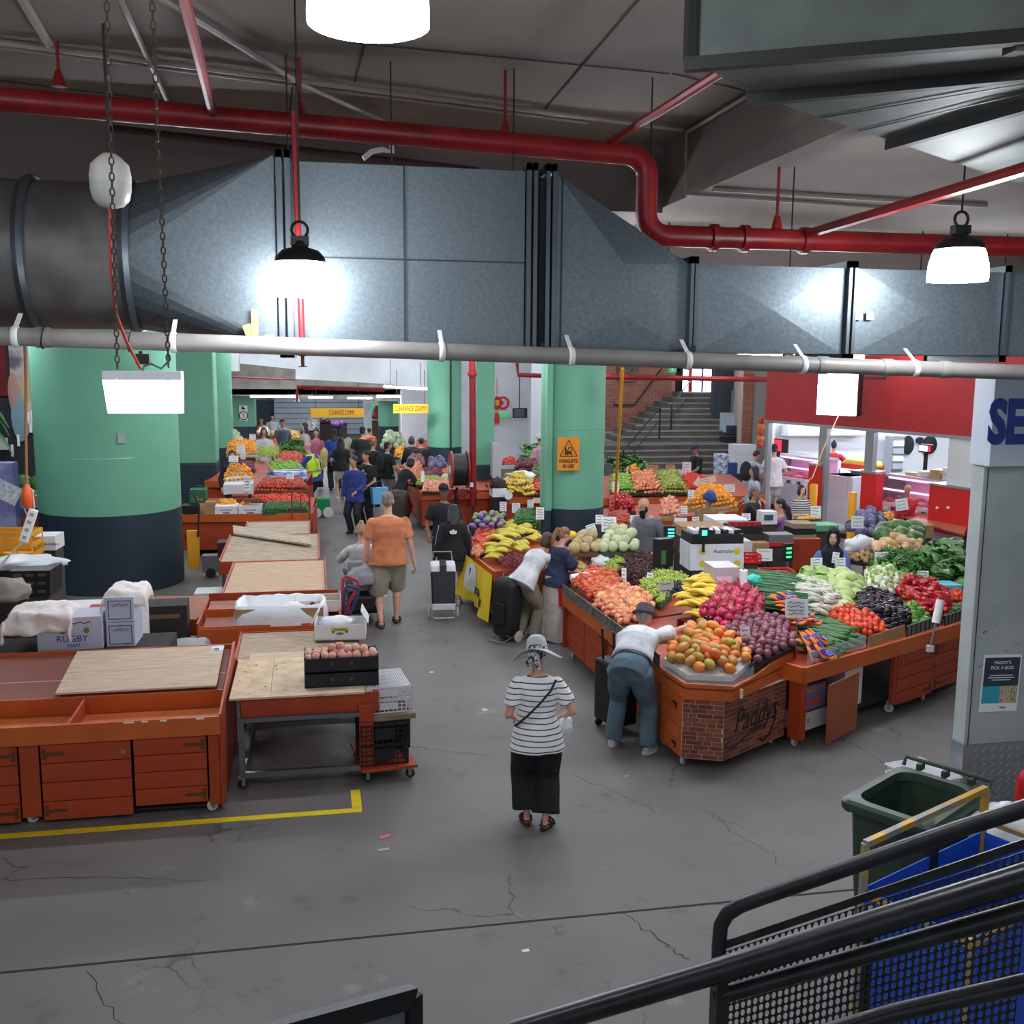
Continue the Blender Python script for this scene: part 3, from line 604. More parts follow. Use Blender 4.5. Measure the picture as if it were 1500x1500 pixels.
TRAY=mat('orange_tray',(204,104,44),.5,col2=(190,92,38),vs=3)
MB().box((1.68,.34,.715),(3.3,.66,.02)).build('tray_floor',TRAY,t)
MB().box((1.68,.69,.80),(3.3,.02,.16)).build('tray_back',ORANGE,t)
MB().box((2.13,.34,.79),(.02,.68,.16)).build('tray_divider',ORANGE2,t)
for x in (.0,3.35): 
    m=MB(); m.hexa([V(p) for p in ((x,0,.03),(x+.02,0,.03),(x+.02,1.7,.03),(x,1.7,.03),(x,0,.88),(x+.02,0,.88),(x+.02,1.7,1.06),(x,1.7,1.06))]); m.build('end_panel',ORANGE2,t)
MB().slab([V((.02,.7,.87)),V((3.33,.7,.87)),V((3.33,1.66,1.0)),V((.02,1.66,1.0))],.02).build('deck',mat('dull_maroon',(150,86,72),.7,col2=(134,74,62),vs=2),t)
MB().slab([V((.02,1.07,.922)),V((3.33,1.07,.922)),V((3.33,1.09,.925)),V((.02,1.09,.925))],.01).build('deck_joint',mat('pale_line',(196,150,130),.8),t)
MB().box((1.68,1.68,.98),(3.33,.02,.12)).build('back_board',ORANGE,t)
MB().box((1.68,.85,.05),(3.3,1.6,.02)).build('base',mat('dark_base',(44,30,24),.8),t)
MB().box((1.68,1.66,.5),(3.3,.02,.9)).build('rear_panel',ORANGE2,t)
for x,y in ((1.8,.06),(3.27,.04),(.3,.06),(3.27,1.6),(.3,1.6)): castor(t,x,y,.05,True,.4)
for x in (2.75,2.9,3.2,2.62,.3,.5): MB().box((x,-.029,.862),(.05+.04*random.random(),.004,.012)).build('chip',PAPER,t)
q=[V((-2.33,9.50,.895)),V((-.93,9.50,.895)),V((-.93,10.42,1.022)),V((-2.33,10.42,1.022))]
t=thing('plywood_sheet','pale plywood sheet with a blue sticker lying on the large empty cart','plywood')
n=(q[1]-q[0]).cross(q[3]-q[0]).normalized()
for k,(f0,f1) in enumerate(((0,.46),(.465,1))):
    MB().slab([q[0].lerp(q[3],f0)+n*.022,q[1].lerp(q[2],f0)+n*.022,q[1].lerp(q[2],f1)+n*.022,q[0].lerp(q[3],f1)+n*.022],.018).build('board',WOOD,t)
s0=q[1].lerp(q[2],.86)+n*.024; ux=V((1,0,0)); uy=(q[3]-q[0]).normalized()
MB().slab([s0-ux*.12,s0-ux*.0,s0+uy*.1,s0-ux*.12+uy*.1],.001).build('sticker',PAPER,t); MB().slab([s0-ux*.09+n*.002,s0-ux*.04+n*.002,s0-ux*.04+uy*.06+n*.002,s0-ux*.09+uy*.06+n*.002],.001).build('sticker_print',mat('print_blue',(60,150,210),.6),t)
t=thing('work_table','steel-framed wheeled table with orange fascia and plank post','table',(-.70,8.95,0))
STL=mat('steel_tube',(124,132,138),.35,.8)
MB().box((.62,.36,.745),(1.24,.03,.185)).build('fascia_board',ORANGE2,t); MB().box((1.235,1.1,.745),(.03,1.5,.185)).build('side_board',ORANGE2,t)
MB().box((.6,1.1,.825),(1.2,1.5,.02)).build('top',WOOD,t)
for x in (.0,): MB().bar((x,.02,.12),(x,.36,.68),.05).build('leg',STL,t) if 0 else MB().bar((x,.3,.1),(x,.3,.66),.05).build('leg',STL,t)
MB().bar((0,1.6,.1),(0,1.6,.66),.05).build('leg',STL,t); MB().bar((1.17,1.6,.1),(1.17,1.6,.66),.05).build('leg',STL,t)
pm=MB().box((0,0,0),(.13,.05,.155)).mesh('post_plank',ORANGE2)
for i in range(4): link('post_plank',pm,t,(1.13,.3,.165+.163*i))
MB().bar((0,.3,.13),(1.1,.3,.13),.045,.05).build('lower_rail',STL,t); MB().bar((0,.3,.65),(1.1,.3,.65),.04).build('upper_rail',STL,t)
MB().bar((0,.3,.13),(0,1.6,.13),.045,.05).build('side_rail',STL,t); MB().bar((1.13,.3,.13),(1.17,1.6,.13),.045,.05).build('side_rail',STL,t); MB().bar((0,1.6,.13),(1.17,1.6,.13),.045,.05).build('rear_rail',STL,t)
for x,y in ((.0,.3),(1.13,.3),(0,1.6),(1.17,1.6)): castor(t,x,y,.045,False,.3)
t=thing('chipboard_sheet','scuffed chipboard sheet lying on the steel-framed table','plywood',(-.80,9.26,.836))
for k,(a,b) in enumerate(((0,.36),(.365,1.22))): MB().box(((a+b)/2,.62,.01),(b-a,1.24,.018)).build('board',mat('chipboard',(232,206,172),.8,col2=(206,178,142),vs=7,bump=.1),t)
for i in range(26): MB().box((hz(.05,1.15),hz(.05,1.2),.0196),(hz(.008,.05),hz(.005,.02),.001),hz(0,3)).build('scuff',mat('scuff_dark',(96,78,62),.9),t)
def carton(name,lab,cat,loc,rz,w,d,h,m,th=.012,holes=True,mark=None,inner=None,group=None,tilt=None):
    t=thing(name,lab,cat,loc,rz,group)
    if tilt: t.rotation_euler=tilt
    MB().box((0,0,th/2),(w,d,th)).build('base',m,t)
    for s in(-1,1):
        MB().box((s*(w-th)/2,0,h/2),(th,d,h)).build('end_wall',m,t)
        MB().box((0,s*(d-th)/2,h*.44),(w-2*th,th,h*.88)).build('side_wall',m,t)
    for x in (-w*.13,w*.13) if holes else (): MB().ell((x,-d/2-.001,h*.5),(.014,.003,.02),8,5).build('vent_hole',mat('hole_dark',(120,60,50) if m is BLKC else (60,56,50),.9),t)
    if mark: 
        MB().box((0,-d/2-.002,h*.62),(w*.34,.002,h*.2)).build('printed_band',mat('print_lime',(206,196,60),.7),t); text('Australian','print',h*.17,INK,t,(0,-d/2-.004,h*.63),FR,shear=.2); MB().ell((0,-d/2-.003,h*.38),(.045,.002,.016),8,5).build('hand_slot',mat('slot_grey',(120,120,126),.8),t)
    return t
BLKC=mat('black_carton',(26,26,30),.6)
def fruit_mesh(name,r,m,kind='round',n=10,k=6):
    b=MB()
    if kind=='round': b.lathe([(r*.16,-r*.78),(r*.6,-r*.84),(r*.93,-r*.38),(r,.05*r),(r*.86,r*.52),(r*.5,r*.84),(r*.16,r*.8),(.02*r,r*.68)],n=n)
    elif kind=='egg': b.ell((0,0,0),(r*1.32,r*.95,r*.86),n,k)
    elif kind=='ball': b.ell((0,0,0),(r,r,r*.96),n,k)
    return b.mesh(name,m,2)
PEACH=mat('peach_skin',(240,200,180),.6,col2=(224,130,124),vs=9,vd=.8,rnd=.08)
peach=fruit_mesh('peach',.042,PEACH)
def put(me,name,lab,cat,grp,loc,rot=None,sc=1.):
    o=link(name,me,None,loc,rot if rot else (hz(-.7,.7),hz(-.7,.7),hz(0,6.28)),sc*hz(.93,1.06)); tag(o,lab,cat,grp); return o
for i,z in enumerate((.856,1.006)):
    carton('fruit_carton',('empty black fruit carton under the peach carton on the steel table','black carton of pale pink peaches on the steel table')[i],'box',(.215,9.63,z),.01,.69,.36,.148,BLKC)
for i in range(26):
    x=(i%9)*.075-.3; y=(i//9)*.095-.1; put(peach,'peach','pale pink peach in the black carton on the steel table','fruit','peaches in the black carton',(.215+x+hz(-.01,.01),9.63+y,1.006+.115+hz(0,.02)))
for i in range(5): put(peach,'peach','pale pink peach in the black carton on the steel table','fruit','peaches in the black carton',(.13+i*.075,9.62+hz(-.06,.06),1.19))
def mesh_crate(name,lab,loc,rz,w,d,h,m,nx=9,nz=4,grp=None,flip=True):
    t=thing(name,lab,'crate',loc,rz,grp); b=MB()
    for s in(-1,1):
        for i in range(nx+1): b.box((-w/2+w*i/nx,s*d/2,h/2),(.008,.008,h))
        for k in range(nz+1): b.box((0,s*d/2,.006+(h-.012)*k/nz),(w,.01,.012 if k in(0,nz) else .007))
        ny=max(3,int(nx*d/w))
        for i in range(ny+1): b.box((s*w/2,-d/2+d*i/ny,h/2),(.008,.008,h))
        for k in range(nz+1): b.box((s*w/2,0,.006+(h-.012)*k/nz),(.01,d,.012 if k in(0,nz) else .007))
    b.build('lattice_walls',m,t)
    g=MB(); zz=h-.006 if flip else .006
    for i in range(nx*2+1): g.box((-w/2+w*i/(nx*2),0,zz),(.009,d,.008))
    for i in range(ny+1): g.box((0,-d/2+d*i/ny,zz),(w,.009,.008))
    g.build('grid_base',m,t); MB().box((0,-d/2-.004,h*.55),(w*.42,.006,h*.55)).build('label_panel',m,t)
    return t
WCR=mat('white_crate',(220,220,222),.5); BCR=mat('black_crate',(22,22,24),.45)
t=thing('dolly','orange platform dolly under the stacked crates','dolly',(.60,9.52,0),.12); MB().box((0,0,.13),(.52,.74,.03)).build('platform',ORANGE2,t,bev=.005)
for x in(-.2,.2):
    for y in(-.3,.3): castor(t,x,y,.045,False,hz(0,3))
MB().tube([(.25,.2,.14),(.27,.2,.2),(.27,.3,.2),(.25,.3,.14)],.008,6).build('handle_loop',STL,t)
for i in range(2): mesh_crate('plastic_crate',('lower black lattice crate on the orange dolly','upper black lattice crate on the orange dolly')[i],(.58,9.40,.147+.2*i),.1,.44,.36,.195,BCR)
tag(MB().box((.62,9.62,.57),(.5,.62,.05),.1).build('timber_board',mat('grey_timber',(150,134,116),.8,col2=(120,104,88),vs=6)),'weathered board between the black and the white crates','board')
t=thing('black_tub','dark bin standing behind the black crates on the dolly','bin',(.66,9.72,.147),.1); MB().box((0,0,.2),(.4,.28,.39)).build('body',BLK,t,bev=.01)
for i in range(2): mesh_crate('plastic_crate',('lower white lattice crate beside the peach cartons','upper white lattice crate beside the peach cartons')[i],(.62,9.66,.597+.13*i),.1,.42,.56,.125,WCR,10,3)
MB().box((0,0,0),(.01,.01,.01))
def plank_cart(lab,x0,x1,y0,y1,zf,zb,n,m=WOOD,side=True,nm='produce_cart'):
    t=thing(nm,lab,'cart',(x0,y0,0)); w=x1-x0; d=y1-y0
    MB().box((w/2,0,zf-.1),(w,.025,.2)).build('fascia_board',ORANGE2,t)
    for x in (0,w):
        b=MB(); b.hexa([V(p) for p in ((x-.012,0,zf-.2),(x+.012,0,zf-.2),(x+.012,d,zf-.2),(x-.012,d,zf-.2),(x-.012,0,zf+.02),(x+.012,0,zf+.02),(x+.012,d,zb+.02),(x-.012,d,zb+.02))]); b.build('side_board',ORANGE2,t)
    MB().box((w/2,d,(zb+zf-.2)/2),(w,.025,zb-zf+.22)).build('rear_board',ORANGE2,t)
    for i in range(n):
        a=i/n+.002; b=(i+1)/n-.002
        MB().slab([V((.015,d*a,zf+(zb-zf)*a)),V((w-.015,d*a,zf+(zb-zf)*a)),V((w-.015,d*b,zf+(zb-zf)*b)),V((.015,d*b,zf+(zb-zf)*b))],.02).build('plank',m,t)
    for x in (.05,w-.05):
        for y in (.08,d-.08): MB().bar((x,y,.1),(x,y,zf-.18),.05).build('leg',STL,t); castor(t,x,y,.045,False,hz(0,3))
    return t
GW=mat('grey_plywood',(196,174,150),.8,col2=(150,132,114),vs=5,stretch=(1,8,5),col3=(180,158,134),bump=.1); PW=mat('tan_plywood',(208,176,146),.8,col2=(186,152,122),vs=4,stretch=(1,7,5),bump=.08)
plank_cart('plank-topped cart with tan weathered deck beside the huge pillar',-1.22,.13,13.3,15.75,.84,.86,1,PW)
plank_cart('grey weathered plank-topped cart second from the mandarin counter',-1.45,.05,15.95,18.1,.84,.88,3,GW)
plank_cart('narrow plank-topped cart nearest the mandarin counter',-1.25,-.1,18.3,19.6,.84,.88,1,GW)
t=tag(MB().slab([PZ(342,781,.93),PZ(456,797,.93),PZ(453,787,.95),PZ(341,769,.95)],.03).build('loose_plank',mat('bleached_plank',(214,196,172),.8,col2=(150,132,112),vs=6,stretch=(1,8,5))),'bleached loose plank lying across the plank-topped carts','plank')
plank_cart('low plank-topped cart behind the chipboard table',-.85,.45,10.75,11.7,.78,.82,1,GW)
t=thing('produce_cart','orange cart with red divided trays holding the empty bag-lined box','cart',(-1.35,11.9,0)); w,d=1.62,1.35
MB().box((w/2,0,.68),(w,.025,.3)).build('fascia_board',ORANGE,t); MB().box((0,d/2,.72),(.025,d,.36)).build('side_board',ORANGE2,t); MB().box((w,d/2,.72),(.025,d,.36)).build('side_board',ORANGE2,t); MB().box((w/2,d,.78),(w,.025,.34)).build('rear_board',ORANGE2,t)
TR=mat('worn_red_board',(172,110,96),.7,col2=(150,84,70),vs=4)
for k in range(2):
    for i in range(4):
        MB().slab([V((.03+.39*i,.06+.62*k,.76+.06*k)),V((.40+.39*i,.06+.62*k,.76+.06*k)),V((.40+.39*i,.6+.62*k,.82+.06*k)),V((.03+.39*i,.6+.62*k,.82+.06*k))],.02).build('tray_panel',TR,t)
    MB().box((w/2,.03+.62*k,.8+.06*k),(w,.02,.1)).build('tray_divider',ORANGE,t)
for x in(.06,w-.06):
    for y in(.06,d-.06): MB().bar((x,y,.1),(x,y,.55),.05).build('leg',STL,t); castor(t,x,y,.045)
t=thing('corner_table','low orange-brown corner table with a pointed end below the huge pillar','table'); q=[PZ(168,880,.82),PZ(318,874,.82),PZ(287,908,.82),PZ(205,910,.82)]
q=[PZ(317,873,.82),PZ(287,907,.82),PZ(200,905,.82),PZ(200,880,.82)]
P=[PZ(200,906,.82),PZ(287,907,.82),PZ(319,873,.82),PZ(205,873,.82)]
MB().prism([(p.x,p.y) for p in P],.79,.82).build('top',mat('brown_board',(160,92,62),.6,col2=(146,80,52),vs=3),t)
for a,b in ((P[0],P[1]),(P[1],P[2])): MB().bar(V((a.x,a.y,.72)),V((b.x,b.y,.72)),.025,.2).build('fascia_board',ORANGE2,t)
for f in (.1,.85):
    p=P[0].lerp(P[1],f); MB().bar((p.x,p.y+.1,0),(p.x,p.y+.1,.62),.04).build('leg',STL,t)
p=P[3]; MB().bar((p.x,p.y-.1,0),(p.x,p.y-.1,.79),.04).build('leg',STL,t); p=P[2]; MB().bar((p.x-.1,p.y-.15,0),(p.x-.1,p.y-.15,.79),.04).build('leg',STL,t)
t=thing('lined_box','open box lined with a loose white plastic bag on the tray cart','box',(-.42,12.25,.83),-.05); w,d,h=1.0,.6,.2
MB().box((0,0,.006),(w,d,.012)).build('base',CARD,t)
for s in(-1,1): MB().box((s*w/2,0,h/2),(.012,d,h)).build('end_wall',CARD,t); MB().box((0,s*d/2,h/2),(w,.012,h)).build('side_wall',CARD,t)
BAG=mat('white_bag',(226,228,232),.35,bump=.5,bs=9,spec=.6)
def crumple(name,lab,cat,c,sx,sy,sz,m,seed,par=None,nu=28,nv=16,amp=.25,fr=2.2,flat=True):
    b=MB(); rs=[]
    for i in range(nv+1):
        a=-PI/2+PI*i/nv; ring=[]
        for j in range(nu):
            tt=2*PI*j/nu; d=V((math.cos(a)*math.cos(tt),math.cos(a)*math.sin(tt),math.sin(a)))
            k=1+amp*noise.fractal(d*fr+V((seed*3.1,seed,0)),1,2,3)
            p=V((d.x*sx*k,d.y*sy*k,d.z*sz*k))
            if flat and p.z<-sz*.45: p.z=-sz*.45
            ring.append(p)
        rs.append(ring)
    b.rings(rs,True); me=b.mesh(name,m,2); o=link(name,me,par,c); 
    if cat: tag(o,lab,cat)
    return o
b=MB(); n=56; rs=[]
def rim(tt,k):
    c,s=math.cos(tt),math.sin(tt); m_=max(abs(c),abs(s)); e=.75; return V((w/2*k*c/(m_**e),d/2*k*s/(m_**e),0))
for k,z,wv in ((.55,.05,.02),(.9,.1,.02),(.97,h+.03,.015),(1.04,h+.035,.02),(1.09,h*.5,.03),(1.1,-.03,.05)):
    rs.append([rim(2*PI*j/n,k)*(1+wv*noise.noise(V((j*.55,k*5,1))))+V((0,0,z+wv*noise.noise(V((j*.5,k*3,4))))) for j in range(n)])
b.rings(rs,False).build('plastic_liner',BAG,t,2)
crumple('paper_ball','crumpled white tissue',None,V((.12,.05,.1)),.16,.14,.09,PAPER,5,t)
t=carton('white_carton','white carton with bold yellow and black print at the corner of the tray cart','box',PZ(500,935,.83)+V((0,.12,0)),-.08,.56,.4,.2,WCARD,mark=True)
crumple('plastic_wrap','clear wrap',None,V((-.05,.02,.16)),.2,.14,.06,BAG,8,t)
for x,a in ((-.27,.5),(.27,-.5)): MB().box((x,0,.25),(.01,.36,.16),0,rotm(0,a)).build('flap',WCARD,t)
t=carton('white_carton','worn white carton behind the printed carton on the tray cart','box',PZ(466,895,.86)+V((0,.1,0)),0,.56,.4,.17,mat('worn_carton',(206,192,180),.8))
put(fruit_mesh('plum',.035,mat('plum_skin',(90,30,44),.3,rnd=.15)),'plum','single dark plum left in the worn carton','fruit',None,PZ(458,900,.9)+V((0,.1,.1)))
t=thing('hand_truck','red and blue hand truck standing at the aisle end of the tray cart','hand truck'); Yh=12.75
RB=mat('truck_red',(178,52,56),.4); BB=mat('truck_blue',(52,62,110),.4)
def ph(px,py,y=Yh): return PY(px,py,y)
MB().tube([ph(501,920),ph(502,848),ph(507,844),ph(523,850),ph(525,857),ph(510,885),ph(506,925)],.022,8).build('handle',RB,t,True)
MB().tube([ph(503,925,12.6),ph(505,862,12.6),ph(509,858,12.6),ph(524,862,12.6),ph(525,868,12.6),ph(512,900,12.6),ph(508,925,12.6)],.02,8).build('handle',BB,t,True)
MB().bar(ph(503,880,12.7),ph(510,880,12.7),.02).build('crossbar',BB,t)
MB().box(ph(505,960,12.7)*1.0+V((0,0,0)),(.2,.1,.02)).build('toe_plate',GREYM,t)
for px in (499,512): castor(t,ph(px,975).x,12.85,.09,False,0)
t=thing('farm_box','white produce box printed RUGBY FARM behind the large empty cart','box',(-2.47,10.95,.97),.03); w,d,h=.62,.42,.34
LIL=mat('lilac_carton',(206,204,222),.7)
MB().box((0,0,h/2),(w,d,h)).build('body',LIL,t,bev=.004); text('RUGBY','print',.095,mat('print_royal',(44,60,150),.6),t,(.02,-d/2-.002,.115),FR); text('FARM','print',.05,mat('print_royal',(44,60,150),.6),t,(.03,-d/2-.002,.045),FR); MB().tube([V((-.1+.03*i,-d/2-.003,.28+.012*math.sin(i*2.1))) for i in range(11)],.005,4).build('print',INK,t)
for x in(-.07,.16): MB().ell((x,-d/2-.001,.2),(.028,.004,.032),12,6).build('hand_hole',mat('hole_olive',(120,136,60),.8),t)
tag(MB().box((-2.45,10.95,.485),(1.9,.7,.97)).build('support_crate',mat('dark_support',(52,44,42),.9)),'dark stand under the RUGBY FARM box and cartons','stand')
for i in range(2):
    t=thing('white_carton',('lower white carton with blue frame print beside the RUGBY FARM box','upper white carton with blue frame print under the pale cloth')[i],'box',(-1.98,11.0,.97+.26*i),-.03); MB().box((0,0,.128),(.28,.4,.255)).build('body',mat('pale_blue_carton',(202,210,226),.7),t,bev=.004)
    f=MB(); 
    for a,b in (((-.11,.03),(.11,.03)),((.11,.03),(.11,.22)),((.11,.22),(-.11,.22)),((-.11,.22),(-.11,.03))): f.bar((a[0],-.202,a[1]),(b[0],-.202,b[1]),.004,.008)
    f.build('printed_frame',mat('print_navy',(60,76,130),.6),t); text('cellion','print',.06,mat('print_navy',(60,76,130),.6),t,(0,-.203,.18),FR,shear=.3)
t=thing('white_carton','white lidded carton with a red band behind the RUGBY FARM box','box',(-2.3,11.5,.86),0); MB().box((0,0,.2),(.9,.5,.4)).build('body',WCARD,t); MB().box((.05,-.1,.402),(.3,.2,.004)).build('printed_band',mat('print_red',(190,40,50),.6),t)
t=thing('dark_carton','dark carton standing open against the huge pillar','box',(-1.72,12.1,.0),.05); MB().box((0,0,.56),(.5,.4,1.12)).build('body',mat('brown_black_carton',(40,34,32),.8),t); MB().box((0,-.201,1.0),(.34,.003,.05)).build('print',mat('print_tan',(110,80,54),.7),t)
def drape(name,lab,c,w,d,h,m,seed,over=.25,n=34,hang=(1,1,1,1)):
    vs=[];fs=[]
    for i in range(n+1):
        for j in range(n+1):
            u=(i/n*2-1)*(w/2+over); v=(j/n*2-1)*(d/2+over)
            ex=max(0,abs(u)-w/2); ey=max(0,abs(v)-d/2)
            e=math.hypot(ex,ey); x=max(-w/2,min(w/2,u))+math.copysign(min(ex,.05+.12*e),u)*(1 if ex else 0); y=max(-d/2,min(d/2,v))+math.copysign(min(ey,.05+.12*e),v)*(1 if ey else 0)
            z=h-max(0,e-.03)+.045*noise.fractal(V((u*5+seed,v*5,seed)),1,2,3)
            x+=.05*noise.noise(V((u*6,v*6,seed+3)))*(.4+2*e); y+=.06*noise.noise(V((u*6,v*6,seed+7)))*(.4+2*e)
            vs.append((x,y,z))
    for i in range(n):
        for j in range(n):
            a=i*(n+1)+j; fs.append((a,a+n+1,a+n+2,a+1))
    o=MB().add(vs,fs).build(name,m,None,2); o.location=c; sd=o.modifiers.new('s','SOLIDIFY'); sd.thickness=.006
    return tag(o,lab,'cloth')
CLOTH=mat('cream_cloth',(248,240,234),.9,col2=(240,224,216),vs=4,bump=.2,bs=16)
drape('cotton_cloth','cream cotton cloth draped over the RUGBY FARM box',(-2.76,11.02,1.0),.5,.5,.37,CLOTH,2,.24)
drape('cotton_cloth','smaller cream cloth heaped on the upper blue-framed carton',(-1.95,11.12,1.1),.28,.4,.43,CLOTH,9,.16)
drape('dust_sheet','grey checked sheet draped over a crate by the corner table',(-1.52,11.35,.02),.5,.55,.78,mat('checked_grey',(170,170,164),.9,col2=(150,150,146),vs=3),4,.42)
def local(t,A,B):
    t.location=(A[0],A[1],0); t.rotation_euler=(0,0,math.atan2(B[1]-A[1],B[0]-A[0])); return math.hypot(B[0]-A[0],B[1]-A[1])
def vbox(name,lab,cat,px0,py0,px1,py1,Y,dep,m,sup=None,rz=-4):
    a=PY(px0,py0,Y); b=PY(px1,py1,Y); t=thing(name,lab,cat,((a.x+b.x)/2,Y,b.z),R(rz)); w=b.x-a.x; h=a.z-b.z; MB().box((0,dep/2,h/2),(w,dep,h)).build('body',m,t); 
    if sup: MB().box((0,dep/2,-b.z/2),(w*.92,dep*.9,b.z)).build('stand',sup,t)
    return t,w,h
DKS=mat('stand_dark',(70,62,56),.9)
def counter(lab,A,B,depth,zt,nd,np_=4,m=ORANGE,md=ORANGE2,slope=.1,nm='stall_counter',zb=.13,deck=True,fh=.16,white=True):
    """straight counter: local x along A-B, y inward"""
    t=thing(nm,lab,'counter'); L=local(t,A,B)
    MB().box((L/2,0,zt-fh/2),(L,.03,fh)).build('fascia_board',m,t,bev=.004)
    w=L/nd
    for i in range(nd): plank_door(t,i*w+.03,(i+1)*w-.03,zb,zt-fh-.01,np_,.05,1 if i%2 else -1,md)
    for i in range(nd+1): MB().box((min(max(i*w,.03),L-.03),.08,(zb+zt-fh)/2),(.05,.05,zt-fh-zb)).build('post',ORANGE2,t)
    for s in (0,L): MB().box((s,depth/2,(zb+zt)/2),(.02,depth,zt-zb)).build('end_panel',md,t)
    if deck: MB().slab([V((.02,.015,zt-.05)),V((L-.02,.015,zt-.05)),V((L-.02,depth,zt-.05+slope*depth)),V((.02,depth,zt-.05+slope*depth))],.02).build('deck',ORANGE2,t)
    MB().box((L/2,depth,(zt+slope*depth)/2),(L,.02,zt+slope*depth-.1)).build('rear_panel',md,t)
    for x in (.12,L-.12):
        for y in (.12,depth-.12): castor(t,x,y,.05,white,hz(0,3))
    return t
counter('orange plank-door counter carrying the peaches and nectarines',(3.21,12.9),(3.30,11.35),1.5,.87,2,4)
counter('orange plank-door counter next to the brick-print corner',(3.30,11.33),(3.39,9.5),1.5,.87,2,4)
for a,b,lab in (((3.20,12.9),(3.375,9.52),'dark patterned guard strip along the peach counter'),):
    q=thing('guard_strip',lab,'guard'); MB().bar((a[0],a[1],.93),(b[0],b[1],.93),.012,.13).build('strip',mat('guard_dark',(70,66,64),.5,col2=(120,116,110),vs=14,vd=.3),q)
t=thing('corner_counter','corner counter wrapped in brick print with Paddys script','counter')
P=[V((3.40,9.48,0)),V((3.44,9.0,0)),V((3.80,8.85,0)),V((4.70,9.40,0))]; T=[V((3.38,9.46,0)),V((3.44,8.96,0)),V((3.86,8.81,0)),V((4.86,9.58,0))]
zt=.87
poly=[(p.x,p.y) for p in T]+[(4.5,10.2),(3.9,10.4),(3.45,9.7)]; MB().prism(poly,zt-.06,zt-.04).build('deck',ORANGE2,t)
body=[(p.x,p.y) for p in P]+[(4.4,10.0),(3.9,10.3)]; MB().prism(body,.11,zt-.16).build('body',mat('mortar_print',(214,180,150),.6),t)
for i,(a,b) in enumerate(zip(T[:-1],T[1:])):
    m=MB(); d=(b-a).normalized(); n=V((d.y,-d.x,0))
    if i<2: m.hexa([a+V((0,0,zt-.16)),b+V((0,0,zt-.16)),b-n*.03+V((0,0,zt-.16)),a-n*.03+V((0,0,zt-.16)),a+V((0,0,zt)),b+V((0,0,zt)),b-n*.03+V((0,0,zt)),a-n*.03+V((0,0,zt))])
    else: # wavy board, higher at its far end
        K=10
        for k in range(K):
            p=a.lerp(b,k/K); q=a.lerp(b,(k+1)/K); f=lambda s: zt-.02+.10*(1/(1+math.exp(-9*(s-.55))))
            g=lambda s: zt-.16+.0*s
            m.hexa([p+V((0,0,g(k/K))),q+V((0,0,g((k+1)/K))),q-n*.03+V((0,0,g((k+1)/K))),p-n*.03+V((0,0,g(k/K))),p+V((0,0,f(k/K))),q+V((0,0,f((k+1)/K))),q-n*.03+V((0,0,f((k+1)/K))),p-n*.03+V((0,0,f(k/K)))])
    m.build('fascia_board',ORANGE,t)
BP=[mat('brick_print%d'%i,c,.6) for i,c in enumerate(((138,72,54),(120,60,46),(150,82,60),(106,54,44)))]
def brickface(a,b,z0,z1,par):
    d=(b-a); L=d.length; d/=L; n=V((d.y,-d.x,0)); rz=math.atan2(d.y,d.x); rows=13; h=(z1-z0)/rows; bl=.15
    for k in range(rows):
        x=-bl*(.5 if k%2 else 0)-hz(0,.04)
        while x<L:
            w=bl*random.choice((1,1,.55,1.1)); x0=max(x,0); x1=min(x+w,L)
            if x1-x0>.02:
                c=a+d*((x0+x1)/2)+V((0,0,z0+h*(k+.5)))+n*.003
                o=MB().box((0,0,0),(x1-x0-.007,.006,h-.007)).build('brick',random.choice(BP),par); o.location=c; o.rotation_euler=(0,0,rz)
            x+=w
    return d,n,rz
brickface(P[1],P[2],.115,zt-.165,t); d,n,rz=brickface(P[2],P[3],.115,zt-.165,t)
mid=P[2].lerp(P[3],.5)+n*.010
def onf(u,z): return P[2]+d*u+V((0,0,z))+n*.011
SCR=mat('script_black',(30,22,20),.6)
text('Paddys','script',.34,SCR,t,tuple(mid+V((0,0,.45))),(PI/2,0,rz),shear=.35,sx=.78)
MB().tube([onf(.06,.28),onf(.02,.24),onf(.12,.2),onf(.35,.27),onf(.62,.38),onf(.8,.36)],.009,5,flat=.5).build('script_swash',SCR,t)
MB().tube([onf(.86,.5),onf(.86,.34),onf(.78,.2),onf(.66,.15),onf(.60,.2)],.014,5,flat=.5).build('script_swash',SCR,t)
text('MARKETS','script',.06,SCR,t,tuple(mid+d*.05+V((0,0,.30))),(PI/2,0,rz),sx=.9)
a,b=P[0],P[1]; dd=(b-a).normalized(); nn=V((dd.y,-dd.x,0)); rz1=math.atan2(dd.y,dd.x)
L=(b-a).length; pm=MB().box((0,0,0),(L-.02,.012,.142)).mesh('plank',ORANGE)
for i in range(4): o=link('plank',pm,t,tuple((a+b)/2+nn*.006+V((0,0,.19+.149*i))),(0,0,rz1))
for zz in (.22,.62): o=MB().box((0,0,0),(.09,.01,.03)).box((.03,0,-.02),(.02,.01,.05)).build('hinge',BLK,t); o.location=tuple(a.lerp(b,.7)+nn*.015+V((0,0,zz))); o.rotation_euler=(0,0,rz1)
for q,wh in ((P[1]+V((.06,.1,0)),True),(P[3]+V((-.1,.08,0)),True),(V((3.6,9.7,0)),True),(V((4.2,9.9,0)),True)): castor(t,q.x,q.y,.05,wh,.8)
MB().box(tuple(T[2].lerp(T[3],.12)+n*.01+V((0,0,.76))),(.03,.03,.09)).build('cup_hook',mat('cream',(226,216,190),.6),t)
ac=mat('clear_acrylic',(230,236,240),.1,alpha=.22,spec=.5)
